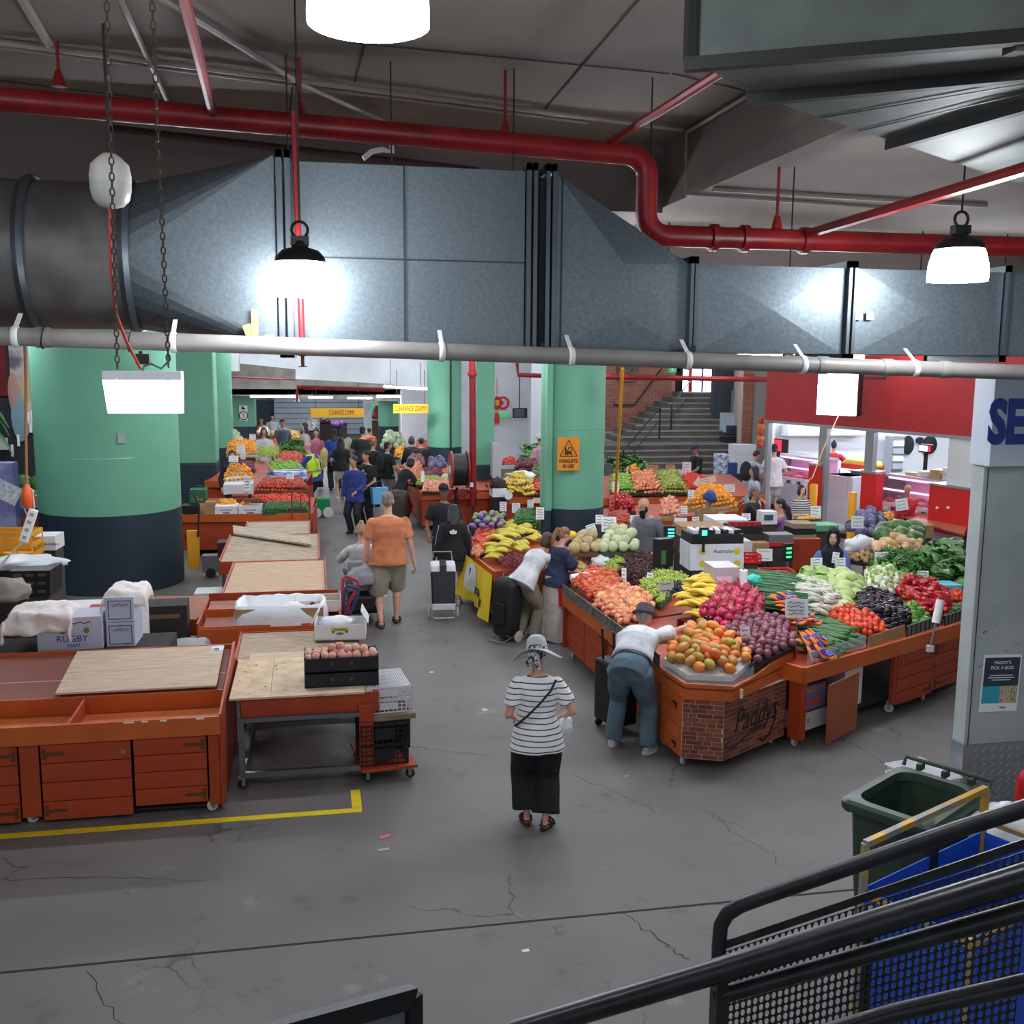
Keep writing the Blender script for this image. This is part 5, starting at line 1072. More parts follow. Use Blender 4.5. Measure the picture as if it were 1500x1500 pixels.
def leaf_bunch(name,m,n,L,wd,seed,up=.5,stem=None):
    random.seed(seed); b=MB()
    for i in range(n):
        a=hz(-.8,.8); e=hz(-.1,up); l=L*hz(.7,1.1); d=V((math.cos(a)*math.cos(e),math.sin(a)*math.cos(e),math.sin(e))); s=V((-math.sin(a),math.cos(a),hz(-.5,.5))).normalized(); p0=V((-L*.4,0,0)); vs=[]
        for k,w in enumerate((.12,.2,.9,1,.65,.08)):
            u=k/5; p=p0+d*(l*u)+V((0,0,-.35*l*u*u*hz(.5,1))); ww=wd*w; vs+= [p-s*ww,p+V((0,0,.25*ww)),p+s*ww]
        b.add(vs,[(3*k+j,3*k+j+1,3*k+j+4,3*k+j+3) for k in range(5) for j in range(2)])
    return b.mesh(name,m,2)
SPI=mat('spinach_leaf',(58,112,44),.45,col2=(88,146,66),vs=12,rnd=.15); HER=mat('herb_leaf',(50,100,36),.5,col2=(80,140,52),vs=20,rnd=.15)
spi=[leaf_bunch('leaf_bunch',SPI,26,.36,.05,i) for i in range(2)]; her=[leaf_bunch('leaf_bunch',HER,60,.24,.016,i+4,.9) for i in range(2)]
random.seed(31)
lr=lambda: (hz(-.3,.3),hz(-.4,.1),hz(0,6.28))
heap(spi,'spinach_bunch','bunch of broad spinach leaves next to the grey steel cabinet','greens','spinach bunches next to the grey steel cabinet',[(1362,856),(1410,862),(1412,815),(1370,800),(1350,825)],pR,.24,.12,rot=lr,sp=.7,sq=.3,bed=(BEDG,'green bed under the spinach'))
heap(her,'parsley_bunch','bunch of dark curly parsley in front of the pumpkins','greens','parsley bunches in front of the pumpkins',[(1290,840),(1340,858),(1368,850),(1360,828),(1320,818),(1288,820)],pR,.2,.1,rot=lr,sp=.62,sq=.3,bed=(BEDG,'green bed under the parsley'))
def stalks(name,m,n,L,r,seed,spread=.12):
    random.seed(seed); b=MB()
    for i in range(n):
        y=hz(-1,1)*spread*.5; z=hz(0,.05); k=hz(-1,1)*spread; b.tube([V((-L/2,y*.4,z)),V((0,y*.8,z+.015)),V((L/2*hz(.8,1.1),y+k,z))],[r,r,r*.5],5)
    return b.mesh(name,m,2)
cel=stalks('stalk_bunch',mat('celery',(170,200,110),.5,col2=(140,180,80),vs=10),14,.4,.013,3,.08); so=[stalks('spring_onion_bunch',mat('spring_onion',(58,104,66),.45,col2=(92,140,92),vs=14,rnd=.12),16,.62,.008,i,.14) for i in range(3)]; sor=stalks('roots',mat('onion_white',(226,222,206),.6),12,.14,.009,8,.06)
random.seed(41)
heap(cel,'celery_bunch','bunch of pale green celery before the parsley','greens','celery bunches',[(1305,858),(1340,866),(1350,852),(1315,842)],pR,.2,.04,rot=lambda:(0,0,rzr-.5+hz(-.2,.2)),sp=.6,sq=.3)
heap(so,'spring_onion_bunch','bunch of long spring onions beside the carrots','greens','spring onion bunches',[(1108,875),(1150,905),(1192,890),(1170,862),(1125,848)],pR,.18,.07,rot=lambda:(hz(-.1,.1),hz(-.05,.1),rzr-1.0+hz(-.15,.15)),sp=.5,sq=.3,child=('roots',sor),dz=.02,bed=(BEDG,'green bed under the spring onions'))
for o in [o for o in COL.objects if o.name.startswith('roots')]: o.location=(.33,0,.01)
heap(leaf_bunch('leaf_bunch',mat('pak_choi',(176,200,130),.6,col2=(224,222,196),vs=8),14,.26,.02,9,.5),'choy_bunch','pale choy bunch behind the price sign','greens','choy bunches behind the price sign',[(1185,912),(1205,908),(1222,890),(1205,884),(1188,896)],pR,.2,.05,rot=lr,sp=.5,sq=.3)
heap(tom,'tomato','red tomato in the small far pile beside the steel cabinet','vegetable','tomatoes beside the steel cabinet',[(1385,886),(1412,884),(1412,872),(1388,872)],pR,.08,.03)
heap(cuc,'zucchini','dark zucchini beside the steel cabinet','vegetable','zucchini beside the steel cabinet',[(1388,902),(1412,896),(1412,886),(1385,890)],pR,.11,.03,rot=lambda:(0,0,rzr+hz(-.2,.2)),sp=.5,sq=.35)
crt=MB().tube([(-.09,0,0),(-.06,0,0),(.05,0,0),(.1,0,0)],[.01,.02,.014,.004],8).mesh('carrot',mat('carrot_skin',(230,112,40),.5,col2=(238,140,60),vs=10),2)
bagm=MB().ell((0,0,0),(.12,.05,.035),12,8).mesh('bag_sleeve',mat('carrot_bag',(44,52,130),.3,alpha=.55),2); band=MB().box((-.02,0,.03),(.06,.085,.01)).mesh('bag_label',mat('bag_label_blue',(40,50,150),.4))
P=[PP(x,y,*pR) for x,y in ((1168,972),(1200,968),(1180,930),(1152,898),(1132,905))]
k=0
for i in range(11):
    for j in range(3):
        u=i/10; c=PP(1190-52*u,966-64*u,*pR)+V((.075*j,-.02*j+.0,.05+.03*(j==1)+(.16 if u>.3 else .04*(i%3))))
        if not (j==2 and i%2):
            o=thing('carrot_bag','blue printed bag of carrots at the end of the vegetable counter','carrots',c,0,'bags of carrots at the counter end'); o.rotation_euler=(hz(-.3,.3),hz(-.9,-.2) if u<.3 else hz(-.3,.3),rzr+1.57+hz(-.4,.4))
            for y in(-.028,0,.028): link('carrot',crt,o,(0,y,hz(-.005,.01)))
            link('bag_label',band,o)
GC=mat('grey_crate',(110,108,100),.5)
for i,(x0,x1) in enumerate(((.12,1.15),(1.2,1.9),(1.95,2.7),(2.75,3.4))):
    q=thing('produce_crate',('low clear crate edge before the cucumbers','brown carton edge before the tomatoes','grey slotted crate edge before the eggplants','grey slotted crate edge before the capsicums')[i],'crate'); a=inrun(x0,.05,.93); b=inrun(x1,.05,.95)
    MB().bar(a,b,.008,.13).build('front_wall',(mat('clear_acrylic',(230,236,240),.1,alpha=.22),CARD,GC,GC)[i],q)
    for k in range(9) if i>1 else (): MB().bar(a.lerp(b,k/8)-V((0,.006,.06)),a.lerp(b,k/8)+V((0,-.006,.06)),.012).build('rib',BLK,q)
def stripe_melon():
    b=MB(); b.ell((0,0,0),(.17,.14,.135),20,14); m=mat('watermelon_skin',(36,72,40),.4,col2=(96,136,70),vs=7,stretch=(.6,5,5),vd=.5,rnd=.15); return b.mesh('watermelon',m,2)
wm=stripe_melon(); pW=plane((7.8,12.4,1.05),(.2,1),.2)
heap(wm,'watermelon','dark striped watermelon behind the butternut pumpkins','melon','watermelons behind the butternut pumpkins',[(1278,800),(1355,806),(1352,786),(1290,782)],pW,.29,.02,two=0,rot=lambda:(hz(-.3,.3),hz(-.3,.3),hz(0,3)),sp=.85)
b=MB(); b.tube([V((-.1,0,0)),V((-.085,0,0)),V((-.04,0,0)),V((.02,0,0)),V((.09,0,.01)),V((.13,0,.01)),V((.14,0,.01))],[.02,.06,.075,.055,.045,.042,.015],12); but=b.mesh('pumpkin',mat('butternut_skin',(224,184,140),.6,col2=(212,166,120),vs=4,rnd=.08),2)
heap(but,'butternut_pumpkin','tan butternut pumpkin in front of the watermelons','pumpkin','butternut pumpkins',[(1282,812),(1345,818),(1356,806),(1335,796),(1290,796)],plane((7.6,12,1.0),(.2,1),.16),.16,.08,rot=lambda:(hz(-.4,.4),hz(-.5,.5),hz(0,6)),sp=.8,bed=(BEDR,'brown bed under the butternut pumpkins'))
heap(fruit_mesh('potato',.035,mat('potato_skin',(170,136,90),.8,rnd=.12),'egg'),'potato','brown potato in the dark tray beside the hijab wearer','vegetable','potatoes beside the hijab wearer',[(1240,822),(1268,826),(1280,818),(1262,812)],plane((7.1,11.9,1.0),(.2,1),.1),.075,.03,bed=(BLKC,'dark tray under the potatoes'))
heap(rcab,'red_cabbage','purple cabbage behind the hijab wearer','vegetable','purple cabbages behind the hijab wearer',[(1240,785),(1275,788),(1295,775),(1285,755),(1262,760)],plane((7.8,14.0,1.0),(0,1),.2),.2,.12,sp=.85)
crumple('produce_bag','large clear bag of produce beside the hijab wearer','bag',PZ(1262,800,1.1),.28,.22,.16,BAG,4)
crumple('produce_bag','net bag of brown onions beside the potatoes','bag',PZ(1282,806,1.1),.16,.14,.13,mat('onion_net',(150,110,90),.7),6)
def am(name,c1,c2,r=.04,kind='round',**k): return fruit_mesh(name,r,mat(name+'_%d_%d'%(c1[0],c1[1]),c1,.4,col2=c2,vs=10,vd=.7,rnd=.14),kind,8,5)
apR=am('apple',(176,36,40),(220,110,70)); apG=am('apple',(128,170,60),(150,186,80)); apP=am('apple',(206,90,80),(230,170,110)); prG=am('pear',(150,166,72),(170,176,84)); tm=am('tomato',(206,40,34),(220,70,44),.036,'ball'); orn=am('orange',(236,150,36),(240,166,50),.04,'ball'); man=am('mandarin',(240,166,44),(234,150,40),.034,'ball'); lim=am('lime',(140,180,60),(110,160,50),.042,'egg'); on=am('onion',(120,60,76),(150,96,104),.038,'ball'); plm=am('plum',(96,36,56),(130,60,70),.034,'ball'); pk=am('apple',(222,120,110),(238,180,140)); cap=fruit_mesh('capsicum',.045,CAPR,'round',8,5); cc=am('cucumber',(50,96,46),(70,120,60),.02,'egg')
D=(BEDD,)
pS5=plane((7,22,1.0),(0,1),.2)
heap(apG,'apple','green apple in the heap right beside the forklift pillar','fruit','green apples beside the forklift pillar',[(894,724),(930,724),(924,700),(894,700)],pS5,.085,.1,bed=(BEDD,'dark tray under the green apples'),cap=45)
heap(apP,'apple','red striped apple in the heap before the stair','fruit','red striped apples before the stair',[(930,724),(970,724),(960,698),(924,698)],pS5,.085,.12,bed=(BEDD,'dark tray under the red striped apples'),cap=36)
heap(prG,'pear','green pear in the heap before the stair','fruit','green pears before the stair',[(970,724),(1008,723),(996,698),(960,697)],pS5,.085,.12,bed=(BEDD,'dark tray under the green pears'),cap=45)
heap(tm,'tomato','red tomato in the heap below the paper arrow','vegetable','tomatoes below the paper arrow',[(1008,722),(1044,720),(1034,702),(998,700)],pS5,.08,.08,bed=(BEDD,'dark tray under the tomatoes below the arrow'),cap=36)
heap(orn,'orange','orange in the pyramid beside the yellow pole','fruit','oranges beside the yellow pole',[(917,700),(938,700),(934,688),(920,688)],plane((7,23.6,1.3),(0,1),.25),.085,.2,bed=(BEDD,'dark tray under the oranges'),cap=40)
pS5b=plane((6,19.5,.86),(.2,1),.15)
heap(cap,'capsicum','red capsicum in the heap just right of the forklift pillar','vegetable','red capsicums right of the forklift pillar',[(893,752),(932,752),(924,732),(893,730)],pS5b,.095,.1,bed=(BEDD,'dark tray under the capsicums'),cap=60)
heap(apR,'apple','dark red apple below the red capsicums','fruit','dark red apples below the capsicums',[(893,776),(925,772),(920,756),(893,756)],plane((5.3,17.6,.85),(.2,1),.12),.082,.08,bed=(BEDD,'dark tray under the dark red apples'),cap=26)
heap(pk,'apple','pink apple in the carton behind the bearded vendor','fruit','pink apples behind the bearded vendor',[(968,760),(996,760),(992,738),(968,736)],plane((6.3,18,.95),(.2,1),.15),.09,.1,bed=(CARD,'brown carton under the pink apples'),cap=26)
heap(orn,'mango','yellow mango heaped behind the bucket hat','fruit','yellow mangoes behind the bucket hat',[(998,748),(1082,746),(1062,722),(1022,720)],plane((8,19,1.05),(.2,1),.2),.09,.16,bed=(CARD,'brown carton under the yellow mangoes'),cap=40)
p1=plane((-1,21,.90),(0,1),.12); p2=plane((-1,22.6,1.02),(0,1),.18); p3=plane((-1,25.3,1.04),(0,1),.14)
heap(man,'mandarin','mandarin in the left white carton of the orange counter','fruit','mandarins in the left white carton',[(317,746),(347,745),(345,736),(320,736)],p1,.07,.05,cap=40)
heap(man,'mandarin','mandarin in the half closed white carton','fruit','mandarins in the half closed carton',[(352,746),(368,745),(366,738),(354,738)],p1,.07,.03,cap=40)
heap(cc,'cucumber','small green cucumber in the row below the tomatoes','vegetable','cucumbers below the left tomatoes',[(384,752),(452,750),(448,738),(388,740)],p1,.05,.04,two=.7,bed=(BEDG,'green bed under the small cucumbers'),cap=60)
heap(tm,'tomato','red tomato in the row above the small cucumbers','vegetable','tomatoes above the small cucumbers',[(368,739),(452,738),(448,728),(372,729)],plane((-1,21.9,.97),(0,1),.1),.072,.03,bed=(BEDR,'brown bed under the left tomatoes'),cap=36)
heap(apR,'apple','red apple in the heap behind the red stand','fruit','red apples behind the red stand',[(372,722),(452,720),(440,702),(392,702)],p2,.08,.1,bed=(BEDR,'brown bed under the left red apples'),cap=26)
heap(lim,'lime','green lime in the blue and white carton','fruit','limes in the blue and white carton',[(394,696),(448,698),(440,684),(396,682)],plane((-.6,23.6,1.2),(0,1),.12),.09,.08,bed=(WCARD,'white carton under the limes'),cap=50)
heap(apR,'apple','dark red apple in the far heap beside the yellow vest','fruit','dark red apples beside the yellow vest',[(402,686),(446,688),(444,670),(410,668)],p3,.085,.1,bed=(BEDR,'brown bed under the far apples'),cap=26)
heap(orn,'mango','yellow mango in the white carton at the navy pillar','fruit','mangoes in the white carton at the navy pillar',[(328,706),(372,706),(366,690),(334,690)],plane((-2,22.4,1.0),(0,1),.3),.1,.14,bed=(WCARD,'white carton under the yellow mangoes at the pillar'),cap=40)
heap(plm,'plum','dark plum behind the mango carton','fruit','plums behind the mango carton',[(345,692),(374,692),(372,680),(350,680)],p3,.07,.06,bed=(BEDD,'dark bed under the plums'),cap=30)
random.seed(3)
heap(GG[0],'grape_bunch','bunch of green grapes in the far white carton','grapes','green grapes in the far white carton',[(378,674),(410,672),(406,658),(382,658)],plane((-1,26.5,1.1),(0,1),.14),.16,.05,rot=fl_,sp=.8,sq=.4,two=.3,cap=60)
heap(her[0],'herb_bunch','bunch of dark greens beyond the yellow vest','greens','dark greens beyond the yellow vest',[(410,668),(448,668),(446,652),(414,652)],plane((-.6,27,1.12),(0,1),.14),.24,.1,rot=lr,sp=.7,sq=.3,cap=60)
heap(orn,'orange','yellow fruit in the far left heap','fruit','yellow fruit far left',[(332,668),(376,668),(374,652),(334,652)],plane((-2,27.5,1.1),(0,1),.15),.1,.12,bed=(BEDW,'pale bed under the far yellow fruit'),cap=40)
heap(cab,'cabbage','pale cabbage in the far left heap','vegetable','pale cabbages far left',[(330,652),(352,652),(350,640),(332,640)],plane((-2.4,32,1.1),(0,1),.15),.22,.1,cap=60)
pc2=plane((3,23.5,.95),(0,1),.1)
heap(pk,'apple','pink apple at the front of the onion counter','fruit','pink apples at the front of the onion counter',[(618,722),(660,721),(658,708),(622,710)],pc2,.082,.05,bed=(BEDD,'dark tray under the pink apples'),cap=26)
heap(prG,'pear','green pear behind the pink apples','fruit','green pears behind the pink apples',[(610,712),(646,710),(646,702),(614,704)],pc2,.08,.05,bed=(BEDD,'dark tray under the small pears'),cap=45)
heap(plm,'plum','purple plum behind the small green pears','fruit','plums behind the small pears',[(618,704),(650,702),(646,690),(622,690)],pc2,.072,.06,bed=(BEDD,'dark tray under the purple plums'),cap=30)
heap(apP,'nectarine','orange nectarine along the aisle edge of the onion counter','fruit','nectarines along the aisle edge',[(598,708),(616,706),(618,682),(594,682)],pc2,.085,.06,bed=(BEDR,'brown bed under the aisle nectarines'),cap=36)
heap(on,'onion','purple onion in the heap on the aisle counter','vegetable','purple onions on the aisle counter',[(594,686),(622,684),(620,672),(600,672)],pc2,.085,.1,bed=(BEDD,'dark tray under the purple onions'),cap=40)
heap(rcab,'red_cabbage','purple cabbage in front of the round mint pillar','vegetable','purple cabbages before the round pillar',[(630,690),(652,690),(650,678),(632,678)],pc2,.22,.06,cap=60)
o=MB().ell((0,0,0),(.13,.11,.1),12,9).build('yellow_melon',mat('canary_yellow',(240,196,40),.5),None,2); o.location=PP(668,703,*pc2)+V((0,0,.1)); tag(o,'yellow melon beside the hose reel','melon')
o=MB().ell((0,0,0),(.12,.12,.11),12,9).build('pale_melon',HON,None,2); o.location=PP(653,706,*pc2)+V((0,0,.1)); tag(o,'pale melon beside the hose reel','melon')
heap(cab,'cabbage','round green cabbage in the far aisle heap','vegetable','cabbages in the far aisle heap',[(558,660),(592,660),(588,644),(566,644)],plane((3,34.5,1.05),(0,1),.2),.24,.2,cap=60)
heap(orn,'orange','orange in the far aisle heap beside the cabbages','fruit','oranges beside the far cabbages',[(576,672),(596,672),(594,660),(580,660)],plane((3,31,1.0),(0,1),.2),.1,.1,cap=40)
pb2=plane((4.8,22.4,.95),(0,1),.2)
bananas('hand of bananas between the two mint pillars','bananas between the mint pillars',[(740,727),(778,727),(772,700),(744,700)],pb2,26,0,.2,1.6)
heap(apR,'apple','large red apple left of the forklift pillar','fruit','large red apples left of the forklift pillar',[(779,727),(800,727),(800,706),(784,706)],pb2,.09,.1,bed=(BEDD,'dark tray under the large red apples'),cap=26)
heap(wm,'watermelon','green watermelon left of the forklift pillar','melon','watermelons left of the forklift pillar',[(778,706),(800,706),(800,690),(782,690)],plane((5.2,24.3,1.1),(0,1),.2),.28,.06,sp=.85,cap=60)
heap(on,'onion','purple onion in the heap behind the bananas','vegetable','purple onions behind the bananas',[(752,690),(792,690),(786,677),(758,677)],plane((5,26,1.05),(0,1),.2),.09,.1,bed=(BEDD,'dark tray under the rear onions'),cap=40)
heap(tm,'tomato','tomato on the tray behind the bananas','vegetable','tomatoes behind the bananas',[(736,682),(756,682),(754,674),(738,674)],plane((4.6,26.5,1.1),(0,1),.2),.08,.05,cap=36)
heap(spi[0],'leaf_bunch','leafy bunch behind the watermelons','greens','leafy bunches behind the watermelons',[(764,674),(800,674),(800,656),(770,656)],plane((5.6,28.5,1.15),(0,1),.2),.3,.12,rot=lr,sp=.75,sq=.3,cap=60)
heap(spi[1],'leaf_bunch','leafy bunch on the shelf before the brick stair','greens','leafy bunches before the brick stair',[(898,690),(948,692),(940,676),(898,676)],plane((7.2,24.6,1.35),(0,1),.2),.34,.14,rot=lr,sp=.75,sq=.3,cap=60)
crumple('rice_sack','white sack lying behind the bananas','sack',PZ(763,700,1.2),.35,.25,.16,BAG,5)
heap(tom,'tomato','orange-red tomato next to the banner bananas','vegetable','tomatoes next to the banner bananas',[(690,800),(706,812),(736,792),(722,778),(700,780)],pB,.08,.06,bed=(BEDR,'brown bed next to the bananas'),cap=50)
heap(apP,'apple','pink striped apple along the yellow banner','fruit','apples along the yellow banner',[(690,812),(702,818),(712,808),(700,800)],pB,.078,.03,cap=36)
mg=fruit_mesh('mango',.055,mat('net_mango',(150,160,90),.5,col2=(120,130,80),vs=6),'egg',10,7); nt=MB().ell((0,0,-.01),(.078,.058,.04),10,6).mesh('net_sleeve',mat('purple_net',(120,90,190),.7),2)
heap(mg,'netted_mango','green mango in a purple net behind the bananas','fruit','netted mangoes',[(690,776),(742,776),(738,758),(698,758)],plane((3.2,16.2,1.0),(0,1),.15),.15,.05,sp=1.0,child=('net_sleeve',nt),cap=60)
heap(cc,'zucchini','pale zucchini in the tray beside the forklift pillar','vegetable','zucchini beside the forklift pillar',[(752,772),(790,772),(786,752),(756,754)],plane((4,16.8,1.0),(0,1),.2),.06,.08,sc=1.6,bed=(BEDG,'green tray under the pale zucchini'),cap=60)
TMP=bpy.data.scenes.new('tmp_build'); TVL=TMP.view_layers[0]
def remesh(mb,vox,m,name,parent=None,smooth=4,fold=0.,seed=0,extra=None):
    me=bpy.data.meshes.new('r'); me.from_pydata(mb.v,[],mb.f); o=bpy.data.objects.new('r',me); TMP.collection.objects.link(o)
    r=o.modifiers.new('r','REMESH'); r.mode='VOXEL'; r.voxel_size=vox
    s=o.modifiers.new('s','SMOOTH'); s.iterations=smooth; s.factor=.5
    TVL.update(); dg=TVL.depsgraph; ev=o.evaluated_get(dg); out=bpy.data.meshes.new_from_object(ev); bpy.data.objects.remove(o); bpy.data.meshes.remove(me)
    if fold:
        n=len(out.vertices); co=np.empty(n*3); out.vertices.foreach_get('co',co); co=co.reshape(-1,3); no=np.empty(n*3); out.vertices.foreach_get('normal',no); no=no.reshape(-1,3)
        d=np.zeros(n)
        rs=np.random.RandomState(seed)
        for k in range(9):
            w=rs.normal(0,1,3)*np.array([16,16,26 if k%2 else 9]); d+=np.sin(co@w+rs.rand()*6.28)*(.5+.5*np.sin(co@rs.normal(0,7,3)+rs.rand()*6))
        co+=no*(d*fold/3)[:,None]; out.vertices.foreach_set('co',co.ravel())
    if extra:
        bm=bmesh.new(); bm.from_mesh(out); 
        vs=[bm.verts.new(v) for v in extra.v]
        for f in extra.f:
            try: bm.faces.new([vs[i] for i in f])
            except ValueError: pass
        bmesh.ops.recalc_face_normals(bm,faces=bm.faces); bm.to_mesh(out); bm.free()
    out.materials.clear(); out.materials.append(m); out.name=name
    out.polygons.foreach_set('use_smooth',[True]*len(out.polygons))
    ob=bpy.data.objects.new(name,out); COL.objects.link(ob)
    if parent: ob.parent=parent
    return ob
def capsule(b,p,q,r1,r2,n=12,flat=1.):
    p=V(p);q=V(q); d=(q-p); L=d.length; d=d/L if L>1e-6 else V((0,0,1))
    pts=[];rr=[]
    for a in (-80,-50,-20): pts.append(p+d*(r1*math.sin(R(a)))); rr.append(r1*math.cos(R(a)))
    for a in (20,50,80): pts.append(q+d*(r2*math.sin(R(a)))); rr.append(r2*math.cos(R(a)))
    b.tube(pts,rr,n,flat=flat)
def loftE(b,secs,n=20):
    """secs: (centre,right axis,fwd axis,half width,half depth)"""
    b.rings([[c+x*(w*math.cos(2*PI*j/n))+y*(d*math.sin(2*PI*j/n)) for j in range(n)] for c,x,y,w,d in secs])
def ik(a,t,l1,l2,pole):
    a=V(a);t=V(t); d=t-a; L=min(d.length,(l1+l2)*.998); d.normalize(); t=a+d*L
    x=(l1*l1-l2*l2+L*L)/(2*L); h=math.sqrt(max(l1*l1-x*x,0)); p=V(pole)-d*V(pole).dot(d)
    if p.length<1e-4: p=V((0,1,0))
    p.normalize(); return a+d*x+p*h,t
SKINS={}
def skin(c): return mat('skin_%d_%d_%d'%c,c,.55,col2=tuple(max(0,x-12) for x in c),vs=9,spec=.35)
def cloth(c,r=.85,c2=None): return mat('cloth_%d_%d_%d'%c,c,r,bump=.22,bs=26,col2=c2 or tuple(int(x*.86) for x in c),vs=7)
def person(lab,px=None,py=None,Y=None,loc=None,h=None,face=0,sk=(205,160,135),lean=0,hd=(0,0),feet=None,hands=None,top=None,bottom=None,shoes=((60,50,46),'shoe'),hair=((40,32,28),'short'),lod=1,build=1.,pelvis=None,fem=False,twist=0,grp=None,hat=None,z0=0,foldk=1.):
    if loc is None: 
        p=PY(px,py,Y); loc=(p.x,p.y,0); h=h or p.z
    s=h/1.75
    t=thing('person',lab,'person',(loc[0],loc[1],z0),face,grp); t.scale=(s,s,s)
    vox=(.0095,.015,.022)[lod]; S=skin(sk); bw=build
    ph=pelvis if pelvis is not None else .93
    Pv=V((0,0,ph)); L=R(lean)
    if lean>25: Pv=Pv+V((0,-.10*math.sin(L),-.02))
    sp=V((0,math.sin(L),math.cos(L))); fw=V((0,math.cos(L),-math.sin(L))); rt=V((1,0,0))
    tw=Matrix.Rotation(R(twist),3,sp); rs_=tw@rt; fs_=tw@fw
    waist=Pv+sp*.14; chest=Pv+sp*.34; nb=Pv+sp*.535
    if lean>25: chest=chest+V((0,0,.02))
    sw=(.17 if fem else .195)*(1+.4*(bw-1)); shl=[nb-sp*.088+rs_*(sd*sw) for sd in(-1,1)]
    hip=(.165 if fem else .155)*bw; wd=(.125 if fem else .145)*bw; cw=(.15 if fem else .17)*bw; dp=(.105 if fem else .115)*bw
    TS=[(Pv-sp*.09,rt,fw,hip*.9,dp*.95),(Pv,rt,fw,hip,dp*1.05),(waist,rt,fw,wd,dp*.92),(waist.lerp(chest,.5),rt.lerp(rs_,.5).normalized(),fw,wd*1.04,dp*.98),(chest,rs_,fs_,cw,dp*1.08),(nb-sp*.09,rs_,fs_,cw*1.04,dp*.95),(nb-sp*.035,rs_,fs_,cw*.82,dp*.75),(nb+sp*.01,rs_,fs_,.065,.062)]
    hp,hyw=R(hd[0]),R(hd[1])
    ang=L*.55+hp; hup=V((0,math.sin(ang),math.cos(ang))); hq=Matrix.Rotation(-ang,3,'X'); hm=Matrix.Rotation(R(twist),3,'Z')@Matrix.Rotation(0,3,'Z'); hM=(Matrix.Rotation(-ang,3,'X'))@Matrix.Rotation(hyw,3,'Z')
    hc=nb+sp*.05+hup*.135+(fs_*.02)
    H=lambda x,y,z: hc+hM@V((x,y,z))
    b=MB(); loftE(b,TS); capsule(b,nb-sp*.03,hc-hup*.05,.058,.052)
    b.ell(H(0,-.012,.03),(.074,.092,.088),16,12,hM); b.ell(H(0,.028,-.03),(.058,.062,.082),14,10,hM); b.ell(H(0,.05,-.085),(.03,.03,.026),10,8,hM)
    b.ell(H(0,.098,-.018),(.013,.018,.026),8,6,hM); b.ell(H(0,.082,.018),(.045,.016,.012),8,6,hM)
    for sd in(-1,1): b.ell(H(sd*.076,-.006,-.005),(.012,.02,.032),8,6,hM)
    hands=hands or {}; HJ=[]
    fb=MB()
    for k,sd in enumerate((-1,1)):
        tgt=hands.get('L' if sd<0 else 'R') or (sd*.29,.05,.80-.0)
        if hands.get('rel'): pass
        e,w=ik(shl[k],tgt,.29,.255,V((sd*.55,-1,-.35)))
        capsule(b,shl[k],e,.05*bw**.5,.041); capsule(b,e,w,.041,.027)
        d=(w-e).normalized(); side=d.cross(V((0,0,1))); side=side.normalized() if side.length>.1 else V((0,1,0)); pn=side.cross(d).normalized()
        if abs(d.z)>.75: side=V((0,1,0))-d*d.y; side.normalize(); pn=side.cross(d).normalized()*(-sd)
        pc=w+d*.05; m3=Matrix((side,d,pn)).transposed(); b.ell(pc,(.041,.055,.018),12,8,m3)
        for i,(o_,l_) in enumerate(((-.03,.058),(-.01,.068),(.011,.064),(.03,.05))):
            p0=w+d*.085+side*o_; bd=-pn if (pn.z>0) else pn
            p1=p0+d*l_*.55+bd*.008; p2=p1+d*l_*.35+bd*.022; p3=p2+d*l_*.12+bd*.024
            fb.tube([p0,p1,p2,p3],[.0095,.009,.008,.005],6)
        q0=w+d*.03-side*.035*(1 if sd>0 else 1); fb.tube([q0,q0+d*.035-side*.025,q0+d*.065-side*.03],[.011,.0105,.006],6)
        HJ.append((shl[k],e,w,d))
    feet=feet or {}; LJ=[]
    for k,sd in enumerate((-1,1)):
        hj=Pv+V((sd*.088*bw,0,-.06)); ft=V(feet.get('L' if sd<0 else 'R') or (sd*.11,0,.09))
        kn,an=ik(hj,ft,.43,.415,V((sd*.12,1,0)))
        capsule(b,hj,kn,.085*bw,.056*bw**.5); capsule(b,kn+V((0,-.008,-.02)),kn.lerp(an,.35)+V((0,-.012,0)),.052,.055*bw**.5); capsule(b,kn.lerp(an,.35)+V((0,-.01,0)),an,.053*bw**.5,.034)
        fy=R(feet.get('yaw',(8,8))[k]*(-sd)); fd=Matrix.Rotation(fy,3,'Z')@V((0,1,0)); fz=an.z-.09
        b.ell(an+fd*.05+V((0,0,-.055)),(.042,.105,.034),12,8,Matrix.Rotation(fy,3,'Z')); b.ell(an+V((0,0,-.05)),(.036,.05,.045),10,8)
        LJ.append((hj,kn,an,fd,fy))
    body=remesh(b,vox,S,'body',t,4,extra=fb if lod<2 else None)
    if lod<2 and not hat=='hijab_x':
        ey=MB()
        for sd in(-1,1):
            ey.k=0; ey.ell(H(sd*.03,.079,.006),(.0125,.008,.0075),8,6,hM); ey.k=1; ey.ell(H(sd*.03,.0855,.006),(.006,.004,.006),8,5,hM)
        ey.build('eyes',[mat('eye_white',(226,222,216),.4),mat('iris',(40,28,22),.4)],t,True)
        eb=MB()
        for sd in(-1,1): eb.tube([H(sd*.014,.094,.027),H(sd*.03,.092,.032),H(sd*.045,.08,.027)],.004,5)
        eb.build('eyebrows',mat('brow',tuple(int(x*.8) for x in hair[0]),.9),t)
        MB().tube([H(-.022,.078,-.055),H(0,.088,-.053),H(.022,.078,-.055)],[.003,.006,.003],6).build('lips',mat('lips_%d'%sk[0],(int(sk[0]*.8),int(sk[1]*.58),int(sk[2]*.58)),.5),t)
